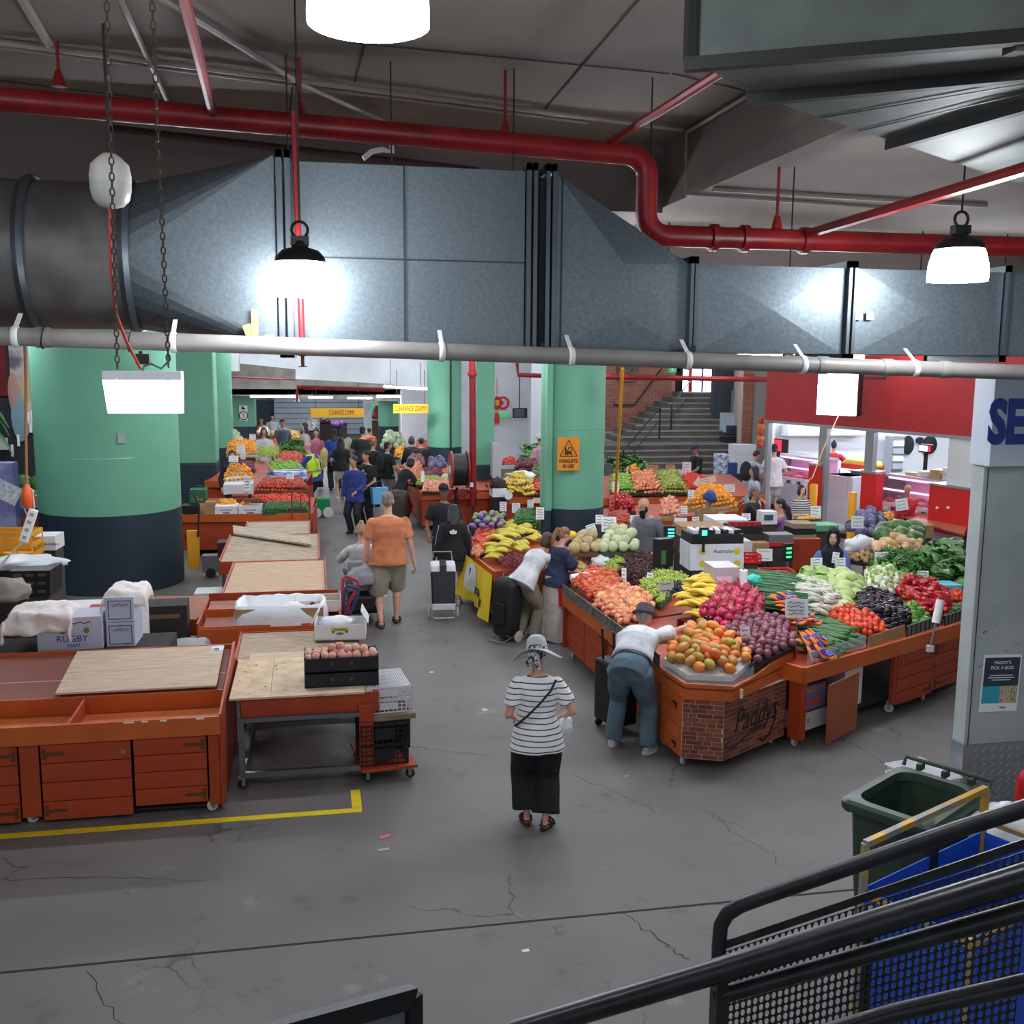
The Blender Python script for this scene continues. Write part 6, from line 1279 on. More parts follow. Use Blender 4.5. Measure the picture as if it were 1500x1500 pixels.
    hc_,hs=hair; HM=mat('hair_%d_%d_%d'%hc_,hc_,.55,col2=tuple(int(x*1.35)+4 for x in hc_),vs=30,stretch=(1,1,.2),bump=.4,bs=60)
    if hs!='bald':
        b=MB(); b.ell(H(0,-.02,.045),(.083,.094,.087),16,12,hM)
        b.ell(H(0,-.055,.0),(.072,.06,.075),14,10,hM)
        if hs in('long','long_straight'):
            b.ell(H(0,-.04,-.02),(.086,.07,.1),14,10,hM); b.tube([H(0,-.06,-.03),H(0,-.08,-.14),H(0,-.10,-.25),H(0,-.10,-.33)],[.085,.095,.09,.05],14,flat=.5)
            for sd in(-1,1): b.tube([H(sd*.07,.0,.03),H(sd*.085,-.005,-.08),H(sd*.09,-.01,-.22)],[.028,.032,.02],8)
        if hs=='bob':
            b.ell(H(0,-.03,-.03),(.098,.086,.1),14,10,hM)
            for sd in(-1,1): b.ell(H(sd*.075,.01,-.03),(.03,.045,.085),10,8,hM)
        if hs=='pony': b.tube([H(0,-.1,.06),H(0,-.145,.05),H(0,-.16,-.03),H(0,-.155,-.14),H(0,-.14,-.24)],[.025,.038,.042,.036,.01],10)
        if hs=='bun': b.ell(H(0,-.07,.13),(.04,.04,.038),10,8,hM)
        if hs=='longpony': b.tube([H(0,-.09,-.0),H(0,-.13,-.06),H(0,-.14,-.2),H(0,-.13,-.42),H(0,-.12,-.55)],[.04,.05,.055,.05,.015],10)
        remesh(b,max(vox,.01),HM,'hair',t,2,.004,5)
        if hs=='pony': MB().tube([H(.028*math.cos(a),-.105,.06+.028*math.sin(a)) for a in [2*PI*i/10 for i in range(10)]],.007,5,close=True).build('hair_tie',BLK,t)
    if top:
        c,sl,hem,lo=top[:4]; m=c if not isinstance(c,tuple) else cloth(c)
        b=MB(); secs=[]
        dn=V((0,0,-1)) if lean<=25 else -sp
        hemc=Pv+dn*hem
        l2=max(lo,(bottom[2] if bottom else 0)+.024)
        if hem<0: secs.append((hemc,rt,fw,wd+lo*1.1,dp*.95+lo))
        else: secs.append((hemc,rt,fw if lean>25 else V((0,1,0)),max(hip,.19*bw)*1.03+l2,(dp+l2)*1.14))
        if hem>.12: secs.append((Pv+dn*hem*.5,rt,fw,max(hip,.18*bw)+l2,(dp+l2)*1.14))
        for q in [q for q in TS[1:-1] if hem>=0 or (q[0]-hemc).dot(sp)>.02]: e_=l2 if q[0] is Pv or q[0] is waist else lo*.9; secs.append((q[0],q[1],q[2],q[3]+e_,(q[4]+e_)*(1.06 if q[0] is Pv else 1)))
        secs.append((nb+sp*.0,rs_,fs_,.078,.074))
        loftE(b,secs,24)
        for k,(sh,e,w,d) in enumerate(HJ):
            if sl=='short': q=sh.lerp(e,.72); b.tube([sh,sh.lerp(q,.5),q],[.06*bw**.5+lo*.15,.061*bw**.5+lo*.3,.06*bw**.5+lo*.5],12); b.ell(sh,(.06*bw**.5+lo*.1,)*3,10,8)
            elif sl=='long': b.tube([sh,sh.lerp(e,.5),e,e.lerp(w,.5),w],[.06+lo*.15,.059+lo*.4,.053+lo*.4,.046+lo*.4,.04+lo*.3],12); b.ell(sh,(.06+lo*.1,)*3,10,8)
            elif sl=='puff': q=sh.lerp(e,.95); b.tube([sh,sh.lerp(q,.35),sh.lerp(q,.75),q],[.07,.1,.115,.05],12); b.ell(sh,(.075,)*3,10,8)
            else: b.ell(sh-rs_*(.03*(1 if k else -1)),(.05,)*3,10,8)
        remesh(b,vox*1.1,m,'shirt' if sl!='coat' else 'jacket',t,3,.010*foldk,int(h*1000)%97)
    if bottom:
        c,ty,lo=bottom[:3]; m=c if not isinstance(c,tuple) else cloth(c); b=MB()
        if ty in('trousers','shorts','wide'):
            loftE(b,[(Pv-sp*.13,rt,fw,(hip+lo)*.9,(dp+lo)*.95),(Pv-sp*.02,rt,fw,hip+lo,(dp+lo)*1.08),(Pv+sp*.1,rt,fw,(hip*.5+wd*.5)+lo*.7,dp+lo*.5)],20)
            for hj,kn,an,fd,fy in LJ:
                if ty=='shorts': q=hj.lerp(kn,bottom[3] if len(bottom)>3 else 1.0); b.tube([hj+V((0,0,.03)),hj.lerp(q,.5),q],[.1*bw+lo,.095*bw+lo,.08*bw+lo*1.2],14)
                elif ty=='wide': b.tube([hj+V((0,0,.03)),hj.lerp(kn,.5),kn,kn.lerp(an,.5),kn.lerp(an,.86)],[.1*bw+lo,.104*bw+lo,.108+lo,.115+lo,.12+lo],14)
                else: b.tube([hj+V((0,0,.03)),hj.lerp(kn,.5),kn,kn.lerp(an,.5),an+V((0,0,-.02))],[.095*bw+lo,.085*bw+lo,.07+lo,.064+lo,.062+lo],14)
            remesh(b,vox*1.1,m,'shorts' if ty=='shorts' else 'trousers',t,3,.009*foldk,int(h*700)%89)
        elif ty=='skirt':
            ln=bottom[3]; z1=Pv.z+.1; n=36; rr=[]
            for k in range(9):
                u=k/8; z=z1-u*ln; cx=sum((hj.lerp(an,min(1,u)).x for hj,kn,an,_,_ in LJ))/2; cy=sum((hj.lerp(an,min(1,u)).y for hj,kn,an,_,_ in LJ))/2
                w=(wd+.02)*(1-u)+(hip+lo)*u if u<.2 else hip+lo+.03*u; w=(wd+.03)+(hip+lo-wd)*min(1,u*4)+.03*u
                rr.append([V((cx+w*math.cos(a)*(1+.05*u*math.sin(7*a+1)),cy+(dp+lo+.02)*(1+.25*u)*math.sin(a)*(1+.06*u*math.sin(9*a)),z+.02*u*math.sin(3*a))) for a in [2*PI*j/n for j in range(n)]])
            MB().rings(rr,False).build('skirt',m,t,2)
    sc_,st=shoes; m=cloth(sc_,.6)
    for k,(hj,kn,an,fd,fy) in enumerate(LJ):
        q=Matrix.Rotation(fy,3,'Z'); b=MB()
        if st=='sandal':
            a=an+fd*.045+V((0,0,-.085)); b.rings([[a+q@V((x*.046*(1 if y>0 else .85),y*.135,z)) for x,y in [(math.sin(2*PI*j/16),math.cos(2*PI*j/16)) for j in range(16)]] for z in (-.004,.016)]); o=b.build('sandal',m,t)
            MB().tube([an+q@V((x,.10,z)) for x,z in ((-.046,-.08),(-.04,-.045),(0,-.02),(.04,-.045),(.046,-.08))],.009,6,flat=2).tube([an+q@V((x,.03,z)) for x,z in ((-.046,-.08),(-.042,-.03),(0,.0),(.042,-.03),(.046,-.08))],.009,6,flat=2).tube([an+q@V((x,y,-.04)) for x,y in ((-.04,.0),(-.03,-.05),(0,-.062),(.03,-.05),(.04,0))],.007,6).build('strap',m,o)
        else:
            b.ell(an+fd*.055+V((0,0,-.05)),(.05,.12,.042),12,8,q); b.ell(an+V((0,0,-.045)),(.044,.06,.05),12,8,q); o=remesh(b,.012,m,'shoe',t,2)
            a=an+fd*.05+V((0,0,-.088)); MB().rings([[a+q@V((x*.05,y*.13,z)) for x,y in [(math.sin(2*PI*j/14),math.cos(2*PI*j/14)) for j in range(14)]] for z in (.0,.022)]).build('sole',mat('sole_%d'%sc_[0],(200,198,194) if sc_[0]>150 else (40,38,36),.7),o)
    J=dict(t=t,H=H,hM=hM,HJ=HJ,LJ=LJ,nb=nb,sp=sp,fw=fw,Pv=Pv,rt=rt,chest=chest,dp=dp,shl=shl,S=S)
    if hat:
        hcl,ht=hat; m=cloth(hcl,.8)
        if ht=='cap':
            b=MB(); rr=[]
            for a in (0,20,40,60,80): rr.append([H(.088*math.cos(R(a))*math.cos(x),-.014+.105*math.cos(R(a))*math.sin(x),.055+.09*math.sin(R(a))) for x in [2*PI*j/18 for j in range(18)]])
            o=b.rings(rr,True).build('cap',m,t,2); MB().rings([[H(.068*math.sin(x)*1.05,.075+.085*abs(math.cos(x)),.052+zz-.02*abs(math.cos(x))) for x in [R(-88+176*j/10) for j in range(11)]] for zz in (0,.008)],True).build('cap_peak',m,o)
        elif ht=='bucket':
            MB().rings([[H(k*math.cos(x),-.012+k*1.12*math.sin(x),z) for x in [2*PI*j/22 for j in range(22)]] for k,z in ((.135,.015),(.092,.06),(.086,.11),(.06,.14),(.01,.145))],True).build('bucket_hat',m,t,2)
    return J
def w2l(p,loc,face,s):
    v=Matrix.Rotation(-face,3,'Z')@(V(p)-V((loc[0],loc[1],0))); return tuple(v/s)
fc=R(-6); lc=PZ(787,1212); lc=(lc.x,lc.y+.03,0)
J=person('woman in a striped tee and black wide trousers standing alone in the aisle',loc=lc,h=1.58,face=fc,sk=(214,160,138),fem=True,build=1.16,hd=(22,-14),lean=4,feet={'L':(-.088,.06,.09),'R':(.075,-.06,.09),'yaw':(4,30)},hands={'L':(-.20,.20,1.0),'R':(.27,.16,1.02)},top=(stripes('stripe_tee',(238,238,238),(52,54,64),2,.052,.2),'short',.17,.022),bottom=(cloth((20,20,22)),'wide',.012),shoes=((54,42,36),'sandal'),hair=((70,60,56),'short'),lod=0)
t,Hf=J['t'],J['H']
ST=mat('straw_grey',(196,198,202),.85,bump=.4,bs=120)
rr=[]
for k,z in ((.094,.03),(.097,.055),(.095,.10),(.083,.145),(.05,.172),(.01,.18)): rr.append([Hf(k*math.cos(x),-.015+k*1.12*math.sin(x),z) for x in [2*PI*j/30 for j in range(30)]])
hat=MB().rings(rr,True).build('sun_hat',ST,t,2)
rr=[]
for k in (.09,.13,.18,.225): rr.append([Hf(k*math.cos(x)*1.05,-.015+k*(1.1 if math.sin(x)>0 else .95)*math.sin(x),.035-(k-.09)*(.25+.45*abs(math.cos(x))**2)+.012*math.sin(3*x+.5)*(k-.09)*8) for x in [2*PI*j/36 for j in range(36)]])
o=MB().rings(rr,False).build('hat_brim',ST,hat,2); sd=o.modifiers.new('s','SOLIDIFY'); sd.thickness=.006
SC_=mat('bandana',(30,32,40),.8,col2=(210,210,214),vs=38,vd=.2)
MB().rings([[Hf(k*math.cos(x),-.015+k*1.12*math.sin(x),z) for x in [2*PI*j/30 for j in range(30)]] for k,z in ((.1,.025),(.104,.045),(.101,.07))],False).build('bandana',SC_,hat,2)
kn=Hf(.0,-.128,.03); m=MB(); m.ell(kn,(.03,.025,.03))
for dx,l,w in ((-.075,.15,.032),(.03,.19,.034),(.09,.05,.03),(-.06,.05,.03)): m.tube([kn,kn+V((dx*.6,-.035,-l*.4)),kn+V((dx,-.03,-l))],[.015,w,w*.8],6,flat=.3)
m.build('bandana_knot',SC_,hat,True)
P_=[V((.16,-.02,1.43)),V((.1,-.125,1.36)),V((.0,-.165,1.26)),V((-.1,-.172,1.16)),V((-.19,-.10,1.05)),V((-.215,.03,.98))]; MB().tube([p+V((0,-.015,0)) for p in P_],.012,6,flat=.5).build('bag_strap',cloth((36,36,52)),t)
o=crumple('shopping_bag','white plastic bag',None,V((.28,.16,.90)),.075,.07,.12,BAG,6,t)
MB().tube([(-.20,.22,1.01),(-.30,.16,1.02)],.012,6).build('rolled_paper',PAPER,t); MB().box((.17,.02,.78),(.02,.05,.5)).build('jacket_sleeve',cloth((56,58,74)),t)
a=PZ(897,1092); b=PZ(948,1104); lc=((a.x+b.x)/2,(a.y+b.y)/2,0); fc=R(-33); s=1.7/1.75; tgt=PP(1038,918,*pP)+V((-.03,0,.08))
hl=w2l((3.62,9.92,1.02),lc,fc,s); hr=w2l(tgt,lc,fc,s); fL=w2l((a.x,a.y,.09),lc,fc,s); fR=w2l((b.x,b.y,.09),lc,fc,s)
J=person('man in white shirt and blue-grey trousers bending over the mangoes',loc=lc,h=1.7,face=fc,sk=(204,150,124),lean=58,hd=(-8,-25),feet={'L':fL,'R':fR,'yaw':(6,20)},hands={'L':hl,'R':hr},top=(cloth((230,230,234)),'short',-.11,.035),bottom=(cloth((92,114,126)),'trousers',.026),shoes=((206,204,204),'shoe'),hair=((120,112,108),'short'),lod=0,build=1.16,twist=-12,hat=((74,66,70),'bucket'))
t=J['t']; sp,fw,Pv=J['sp'],J['fw'],J['Pv']; c=Pv+sp*.1
MB().rings([[c+V((1,0,0))*(.208*math.cos(x))+fw*(.16*math.sin(x))+sp*z for x in [2*PI*j/30 for j in range(30)]] for z in (-.02,.02)],False).build('belt',mat('belt_leather',(28,30,34),.5),t,2)
lc=PZ(571,918); 
J=person('tall man in an orange tee and beige shorts walking away down the aisle',loc=(lc.x,lc.y+.1,0),h=1.97,face=R(2),sk=(220,168,146),build=1.2,feet={'L':(-.12,-.13,.09),'R':(.11,.12,.09)},hands={'L':(-.33,.04,.80),'R':(.34,-.02,.80)},top=(cloth((222,136,92)),'short',.1,.03),bottom=(cloth((176,170,152)),'shorts',.02,1.08),shoes=((58,46,40),'sandal'),hair=((112,98,88),'short'),lod=0,hd=(6,-8))
MB().box((-.33,.07,.72),(.02,.08,.15)).build('wallet',mat('wallet_red',(96,26,32),.6),J['t'])
sc_loc=(.68,15.35,0)
J=person('person in a white top riding the mobility scooter ahead of the orange tee',loc=(sc_loc[0],sc_loc[1],0),h=1.7,face=R(3),sk=(212,164,146),pelvis=.68,build=1.15,fem=True,feet={'L':(-.12,.5,.25),'R':(.12,.5,.25)},hands={'L':(-.26,.42,.95),'R':(.26,.42,.95)},top=(cloth((212,212,214)),'long',.1,.03),bottom=(cloth((60,60,68)),'trousers',.015),shoes=((40,40,42),'shoe'),hair=((150,118,88),'bun'),lod=1,hd=(14,0))
t=thing('mobility_scooter','black mobility scooter with a grey covered seat back','scooter',sc_loc,R(3))
MB().box((0,.25,.2),(.5,1.1,.08)).build('deck',BLK,t,bev=.02); MB().box((0,-.2,.34),(.46,.45,.24)).build('motor_housing',BLK,t,bev=.04); MB().box((0,.0,.56),(.5,.45,.08)).build('seat',BLK,t,bev=.03)
m=MB(); m.hexa([V(p) for p in ((-.25,-.30,.5),(.25,-.30,.5),(.25,-.2,.5),(-.25,-.2,.5),(-.24,-.38,.98),(.24,-.38,.98),(.24,-.3,.98),(-.24,-.3,.98))]); m.build('seat_back',mat('grey_cover',(150,150,154),.6,bump=.3,bs=8),t,bev=.03); crumple('seat_bag','grey bag hung on the seat',None,V((.0,-.40,.72)),.26,.09,.2,mat('silver_bag',(160,162,166),.4,bump=.4,bs=8),3,t)
for x in(-.24,.24):
    for y in(-.3,.75): MB().lathe([(.1,-.04),(.125,-.03),(.125,.03),(.1,.04)],(x,y,.125),16,rotm(0,PI/2)).build('wheel',mat('tyre',(34,34,36),.8),t,True)
for x in(-.24,.24): MB().bar((x*1.05,-.2,.75),(x*1.05,.15,.75),.05,.04).build('armrest',BLK,t)
MB().tube([(0,.72,.2),(0,.6,.95)],.03).build('tiller',BLK,t); MB().bar((-.27,.55,.97),(.27,.55,.97),.03).build('handlebar',BLK,t); MB().box((.18,-.44,.33),(.08,.02,.04)).build('tail_light',mat('tail_red',(170,20,24),.3),t)
person('man in a dark cap and navy polo facing down the aisle',650,711,17.3,face=R(172),sk=(150,108,86),hands={'L':(-.24,.16,.95),'R':(.24,.2,.95)},top=(cloth((30,34,44)),'short',.12,.025),bottom=(cloth((26,27,34)),'trousers',.015),hair=((24,22,22),'short'),hat=((26,26,30),'cap'),lod=1,hd=(8,10))
J=person('woman in a black jacket with a white three-leaf logo pulling a trolley',664,748,16.1,h=1.62,face=R(-8),sk=(216,164,142),fem=True,lean=8,hd=(30,0),hands={'L':(-.30,-.05,.78),'R':(.30,.05,.78)},top=(cloth((24,24,28)),'long',.12,.05),bottom=(cloth((84,84,90)),'shorts',.03,.6),shoes=((200,198,196),'shoe'),hair=((22,20,22),'long'),lod=0,build=1.1)
t=J['t']; c=J['chest']+V((0,-J['dp']-.095,.03)); m=MB(); LG=mat('logo_white',(236,236,236),.7)
for a,l in ((0,.085),(.85,.08),(-.85,.08)):
    d=V((math.sin(a),0,math.cos(a))); sd=V((math.cos(a),0,-math.sin(a))); pts=[c-V((0,0,.02))]+[c-V((0,0,.02))+d*(l*u)+sd*(w*.03) for u,w in ((.3,-.75),(.6,-.95),(.85,-.5),(1,0),(.85,.5),(.6,.95),(.3,.75))]
    m.add(pts,[tuple(range(8))])
o=m.build('logo',LG,t); sd=o.modifiers.new('s','SOLIDIFY'); sd.thickness=.012
m=MB()
for k in range(3): m.box(c+V((0,-.012,-.045+.012*k)),(.11,.004,.003))
m.build('logo_lines',cloth((24,24,28)),t)
for sd in(-1,1):
    sh,e,w,d=J['HJ'][0 if sd<0 else 1]; MB().tube([sh+V((sd*.075,0,.02)),e+V((sd*.07,-.01,0)),w+V((sd*.055,0,0))],.006,5).build('sleeve_stripe',LG,t)
tr=PZ(651,910); t=thing('shopping_trolley','black and white shopping trolley pulled behind the black jacket','trolley',(tr.x,tr.y+.1,0),R(-4)); m=MB(); TB=mat('trolley_black',(26,26,28),.6,bump=.15,bs=12); TW=mat('trolley_white',(216,216,218),.6)
m.hexa([V(p) for p in ((-.17,-.1,.2),(.17,-.1,.2),(.17,.14,.2),(-.17,.14,.2),(-.19,.06,.75),(.19,.06,.75),(.19,.32,.75),(-.19,.32,.75))]); m.build('bag',TB,t,bev=.03)
m=MB(); m.hexa([V(p) for p in ((-.195,.05,.70),(.195,.05,.70),(.2,.33,.74),(-.2,.33,.74),(-.19,.09,.82),(.19,.09,.82),(.19,.34,.86),(-.19,.34,.86))]); m.build('flap',TW,t,bev=.03); m=MB(); m.hexa([V(p) for p in ((-.05,.03,.69),(.05,.03,.69),(.05,.33,.84),(-.05,.33,.84),(-.05,.07,.835),(.05,.07,.835),(.05,.34,.87),(-.05,.34,.87))]); m.build('flap_stripe',TB,t)
MB().box((0,-.1,.22),(.35,.03,.1)).build('piping',TW,t,bev=.01); MB().tube([(-.15,.16,.15),(-.16,.36,.8),(-.14,.4,.98),(.14,.4,.98),(.16,.36,.8),(.15,.16,.15)],.012,8).build('handle',GREYM,t,True); MB().tube([(-.16,-.12,.1),(-.15,-.16,.06),(.15,-.16,.06),(.16,-.12,.1),(.16,.1,.12),(-.16,.1,.12)],.01,6,close=True).build('stand',GREYM,t,True)
for x in(-.22,.22): MB().lathe([(.07,-.012),(.085,-.01),(.085,.01),(.07,.012)],(x,.1,.085),18,rotm(0,PI/2)).build('wheel',mat('wheel_cream',(206,200,186),.6),t,True)
lc=PZ(772,938); 
J=person('person in a white shirt and khaki trousers leaning over the rockmelons',loc=(lc.x,lc.y+.06,0),h=1.66,face=R(-62),sk=(206,156,130),fem=True,build=1.12,lean=42,hd=(0,10),feet={'L':(-.14,-.02,.09),'R':(.1,.06,.09)},hands={'R':(.2,.75,1.05),'L':(-.12,.62,1.0)},top=(cloth((232,232,234)),'short',.1,.035),bottom=(cloth((138,126,108)),'trousers',.03),shoes=((206,186,168),'shoe'),hair=((64,46,40),'bob'),lod=0)
J=person('woman with a ponytail in a navy puff-sleeve top and beige skirt',815,779,13.75,h=1.6,face=R(-68),sk=(216,168,142),fem=True,lean=8,hd=(20,-10),hands={'R':(.16,.42,1.02),'L':(-.1,.4,1.0)},top=(cloth((40,48,78)),'puff',.06,.03),bottom=(cloth((204,192,184)),'skirt',.045,1.0),shoes=((190,180,170),'shoe'),hair=((118,80,54),'pony'),lod=0)
q=PY(822,856,13.55); t=thing('red_bag','red paper bag hung on the arm of the navy puff-sleeve top','bag',(q.x,q.y,q.z-.3),R(-60)); RBM=mat('red_paper',(186,24,40),.5); MB().box((0,0,.12),(.2,.08,.24)).build('body',RBM,t); MB().tube([(-.05,0,.24),(-.04,0,.33),(.04,0,.33),(.05,0,.24)],.005,6).build('handle',RBM,t)
def trolley_bag(t,m,w,d):
    b=MB(); b.rings([[V((w*k*math.copysign(abs(math.cos(a))**.55,math.cos(a)),d*k*math.copysign(abs(math.sin(a))**.55,math.sin(a))+.05*z,z+.012*math.sin(5*a)*z)) for a in [2*PI*j/28 for j in range(28)]] for k,z in ((.8,.1),(.92,.13),(.95,.3),(1.03,.5),(.98,.66),(1.04,.8),(.96,.87),(.5,.91))]); b.build('bag',m,t,2); MB().box((0,-d*1.0,.42),(w*1.2,.03,.3)).build('pocket',m,t,bev=.01)
q=PZ(742,940); t=thing('shopping_trolley','tall black cloth trolley at the end of the yellow banner','trolley',(q.x,q.y+.05,0),R(-55)); trolley_bag(t,TB,.19,.15); MB().tube([(-.13,-.1,.1),(-.15,.1,.95),(.15,.1,.95),(.13,-.1,.1)],.012,6).build('frame',GREYM,t,True); MB().tube([(-.13,-.2,.03),(.13,-.2,.03),(.13,0,.08),(-.13,0,.08)],.01,6,close=True).build('stand',GREYM,t,True)
for x in(-.17,.17): MB().lathe([(.07,-.012),(.08,-.01),(.08,.01),(.07,.012)],(x,.08,.08),16,rotm(0,PI/2)).build('wheel',mat('wheel_cream',(206,200,186),.6),t,True)
q=PZ(893,1085); t=thing('shopping_trolley','black wheeled case with a tall pull handle beside the bending man','trolley',(q.x+.16,q.y+.35,0),R(-70)); MB().box((0,0,.42),(.42,.28,.68)).build('case',TB,t,bev=.03); MB().tube([(-.1,-.1,.76),(-.1,-.12,1.1),(.1,-.12,1.1),(.1,-.1,.76)],.013,6).build('pull_handle',BLK,t,True)
for x in(-.16,.16): MB().lathe([(.04,-.012),(.045,-.01),(.045,.01),(.04,.012)],(x,-.1,.045),12,rotm(0,PI/2)).build('wheel',BLK,t,True)
J=person('bald vendor with a long black beard in a grey tee behind the grapes',952,728,15.3,face=R(122),sk=(206,162,140),hd=(24,-6),build=1.12,hands={'R':(.16,.42,.95),'L':(-.3,.2,.98)},top=(cloth((112,114,120)),'short',.2,.025),bottom=(cloth((40,42,48)),'trousers',.015),hair=((40,34,32),'bald'),lod=0,lean=6)
Hf=J['H']; b=MB(); b.ell(Hf(0,.045,-.075),(.058,.055,.05),12,9,J['hM']); b.tube([Hf(0,.07,-.08),Hf(0,.085,-.15),Hf(0,.075,-.22)],[.055,.05,.012],12,flat=.6); b.ell(Hf(0,.082,-.04),(.035,.012,.01),8,6,J['hM'])
for sd in(-1,1): b.ell(Hf(sd*.062,.02,-.045),(.014,.025,.045),8,6,J['hM'])
remesh(b,.01,mat('beard',(26,20,20),.7,bump=.4,bs=60),'beard',J['t'],2,.004,4)
person('vendor in a navy cap and black tee looking down before the stair',1021,652,26.0,face=R(105),sk=(170,122,96),hd=(24,0),hands={'R':(.12,.32,1.0),'L':(-.12,.32,1.0)},top=(cloth((24,24,26)),'short',.12,.025),bottom=(cloth((26,26,30)),'trousers',.015),hat=((48,56,96),'cap'),lod=1)
J=person('vendor in a blue patterned bucket hat and brown shirt among the mandarins',1037,720,16.6,face=R(185),sk=(206,156,128),hd=(30,0),hands={'R':(.1,.3,.98),'L':(-.1,.3,.98)},top=(cloth((146,112,82)),'short',.12,.03),bottom=(cloth((60,60,70)),'trousers',.015),hat=((60,84,150),'bucket'),hair=((60,50,46),'short'),lod=1,fem=True)
J=person('older man in glasses and a black vest holding a phone to his ear',1104,712,17.4,h=1.66,face=R(232),sk=(190,140,112),hd=(6,0),hands={'L':(-.10,.12,1.52),'R':(.1,.42,1.1)},top=(cloth((30,30,34)),'short',.12,.03),bottom=(cloth((50,50,56)),'trousers',.015),hair=((96,88,84),'short'),lod=1,build=1.12)
Hf=J['H']; m=MB()
for sd in(-1,1): m.tube([Hf(sd*.032+.022*math.cos(a),.098,.004+.018*math.sin(a)) for a in [2*PI*i/12 for i in range(12)]],.0025,5,close=True); m.tube([Hf(sd*.054,.096,.008),Hf(sd*.078,.02,.008)],.0025,5)
m.build('glasses',BLK,J['t']); o=MB().box((0,0,0),(.012,.07,.14)).build('phone',BLK,J['t']); o.location=Hf(-.092,.03,-.02)
J=person('woman in a lilac tee with a long black ponytail serving at the scale',1146,729,15.9,h=1.64,face=R(48),sk=(206,152,128),fem=True,hd=(8,20),hands={'L':(-.02,.45,1.15),'R':(.24,.25,1.08)},top=(cloth((146,104,156)),'short',.12,.025),bottom=(cloth((50,46,66)),'trousers',.015),hair=((22,20,24),'longpony'),lod=1)
GL=mat('blue_glove',(110,190,220),.5)
def glove(J,k):
    sh,e,w,d=J['HJ'][k]; b=MB(); capsule(b,w-d*.06,w+d*.02,.036,.036); b.ell(w+d*.06,(.05,.05,.03)); 
    for i in range(4): b.tube([w+d*.06+V((.02*(i-1.5),0,0)),w+d*.15+V((.022*(i-1.5),0,-.02))],[.015,.011],6)
    remesh(b,.009,GL,'glove',J['t'],2)
glove(J,0); glove(J,1)
person('woman with short black hair in a black and white striped top facing the scale',1174,713,18.4,h=1.55,face=R(182),sk=(216,170,146),fem=True,hands={'R':(.05,.22,1.12),'L':(-.05,.24,1.1)},top=(stripes('stripe_bw',(226,224,222),(40,40,46),2,.05,.45),'short',.12,.02),bottom=(cloth((60,60,66)),'trousers',.015),hair=((36,28,28),'bob'),lod=1)
J=person('woman in a black hijab and blue sleeves packing behind the cabbages',1221,770,12.7,h=1.68,face=R(158),sk=(222,180,158),fem=True,hd=(12,-8),hands={'L':(-.1,.34,1.06),'R':(.2,.3,1.06)},top=(cloth((92,120,182)),'long',.15,.025),bottom=(cloth((30,32,40)),'trousers',.02),hair=((18,18,20),'short'),lod=0)
Hf=J['H']; b=MB(); b.ell(Hf(0,-.03,.03),(.092,.1,.104),14,10,J['hM']); b.ell(Hf(0,-.05,-.06),(.085,.085,.1),12,9,J['hM'])
for sd in(-1,1): b.tube([Hf(sd*.03,.05,.115),Hf(sd*.072,.045,.05),Hf(sd*.078,.04,-.04),Hf(sd*.05,.06,-.11),Hf(0,.06,-.15)],[.022,.026,.028,.032,.035],8)
loftE(b,[(J['nb']+V((0,.02,.06)),V((1,0,0)),V((0,1,0)),.085,.085),(J['nb']+V((0,.03,-.04)),V((1,0,0)),V((0,1,0)),.16,.12),(J['nb']+V((0,.05,-.2)),V((1,0,0)),V((0,1,0)),.14,.115),(J['nb']+V((0,.06,-.34)),V((1,0,0)),V((0,1,0)),.07,.1)],18)
remesh(b,.011,cloth((22,22,26)),'hijab',J['t'],3,.006,3); b=MB(); loftE(b,[(J['Pv']-V((0,0,.1)),V((1,0,0)),V((0,1,0)),.2,.16),(J['chest'],V((1,0,0)),V((0,1,0)),.185,.155),(J['nb']-V((0,0,.06)),V((1,0,0)),V((0,1,0)),.15,.12)],18); remesh(b,.013,cloth((34,38,52)),'vest',J['t'],3); glove(J,0); glove(J,1)
J=person('man in a red shirt holding a blue phone by the meat cabinet',1331,714,18.2,h=1.55,face=R(118),sk=(188,136,108),hands={'L':(-.05,.28,1.42),'R':(.12,.3,1.0)},top=(cloth((196,40,48)),'long',.12,.03),bottom=(cloth((60,60,66)),'trousers',.015),hair=((140,120,108),'bald'),lod=1,hd=(8,0))
o=MB().box((0,0,0),(.05,.02,.12)).build('phone',mat('phone_blue',(40,120,180),.4),J['t']); o.location=(-.05,.32,1.5)
person('butcher with a hair bun in a red tee at the meat counter',1222,645,26.0,h=1.78,face=R(-28),sk=(206,160,136),fem=True,hands={'R':(.3,.25,1.2),'L':(-.2,.35,1.05)},top=(cloth((198,36,52)),'short',.15,.02),bottom=(cloth((40,40,46)),'trousers',.015),hair=((28,24,24),'bun'),lod=1)
person('man in a white tee, white shorts and navy cap at the left meat cabinet',1135,651,24.6,h=1.82,face=R(-8),sk=(206,160,140),hands={'R':(.26,.2,1.0),'L':(-.26,.15,.95)},top=(cloth((228,222,220)),'short',.2,.04),bottom=(cloth((212,196,190)),'shorts',.04,.85),hair=((50,40,36),'short'),hat=((44,50,72),'cap'),lod=1)
J=person('man in a pale striped shirt with a black backpack beside the white cartons',1101,650,24.0,h=1.76,face=R(-62),sk=(206,150,132),hd=(34,0),hands={'R':(.2,.35,1.0),'L':(-.1,.35,1.0)},top=(stripes('stripe_blue',(206,220,232),(120,140,170),0,.03,.3),'short',.12,.03),bottom=(cloth((120,44,60)),'trousers',.015),hair=((40,30,28),'short'),lod=1,lean=10)
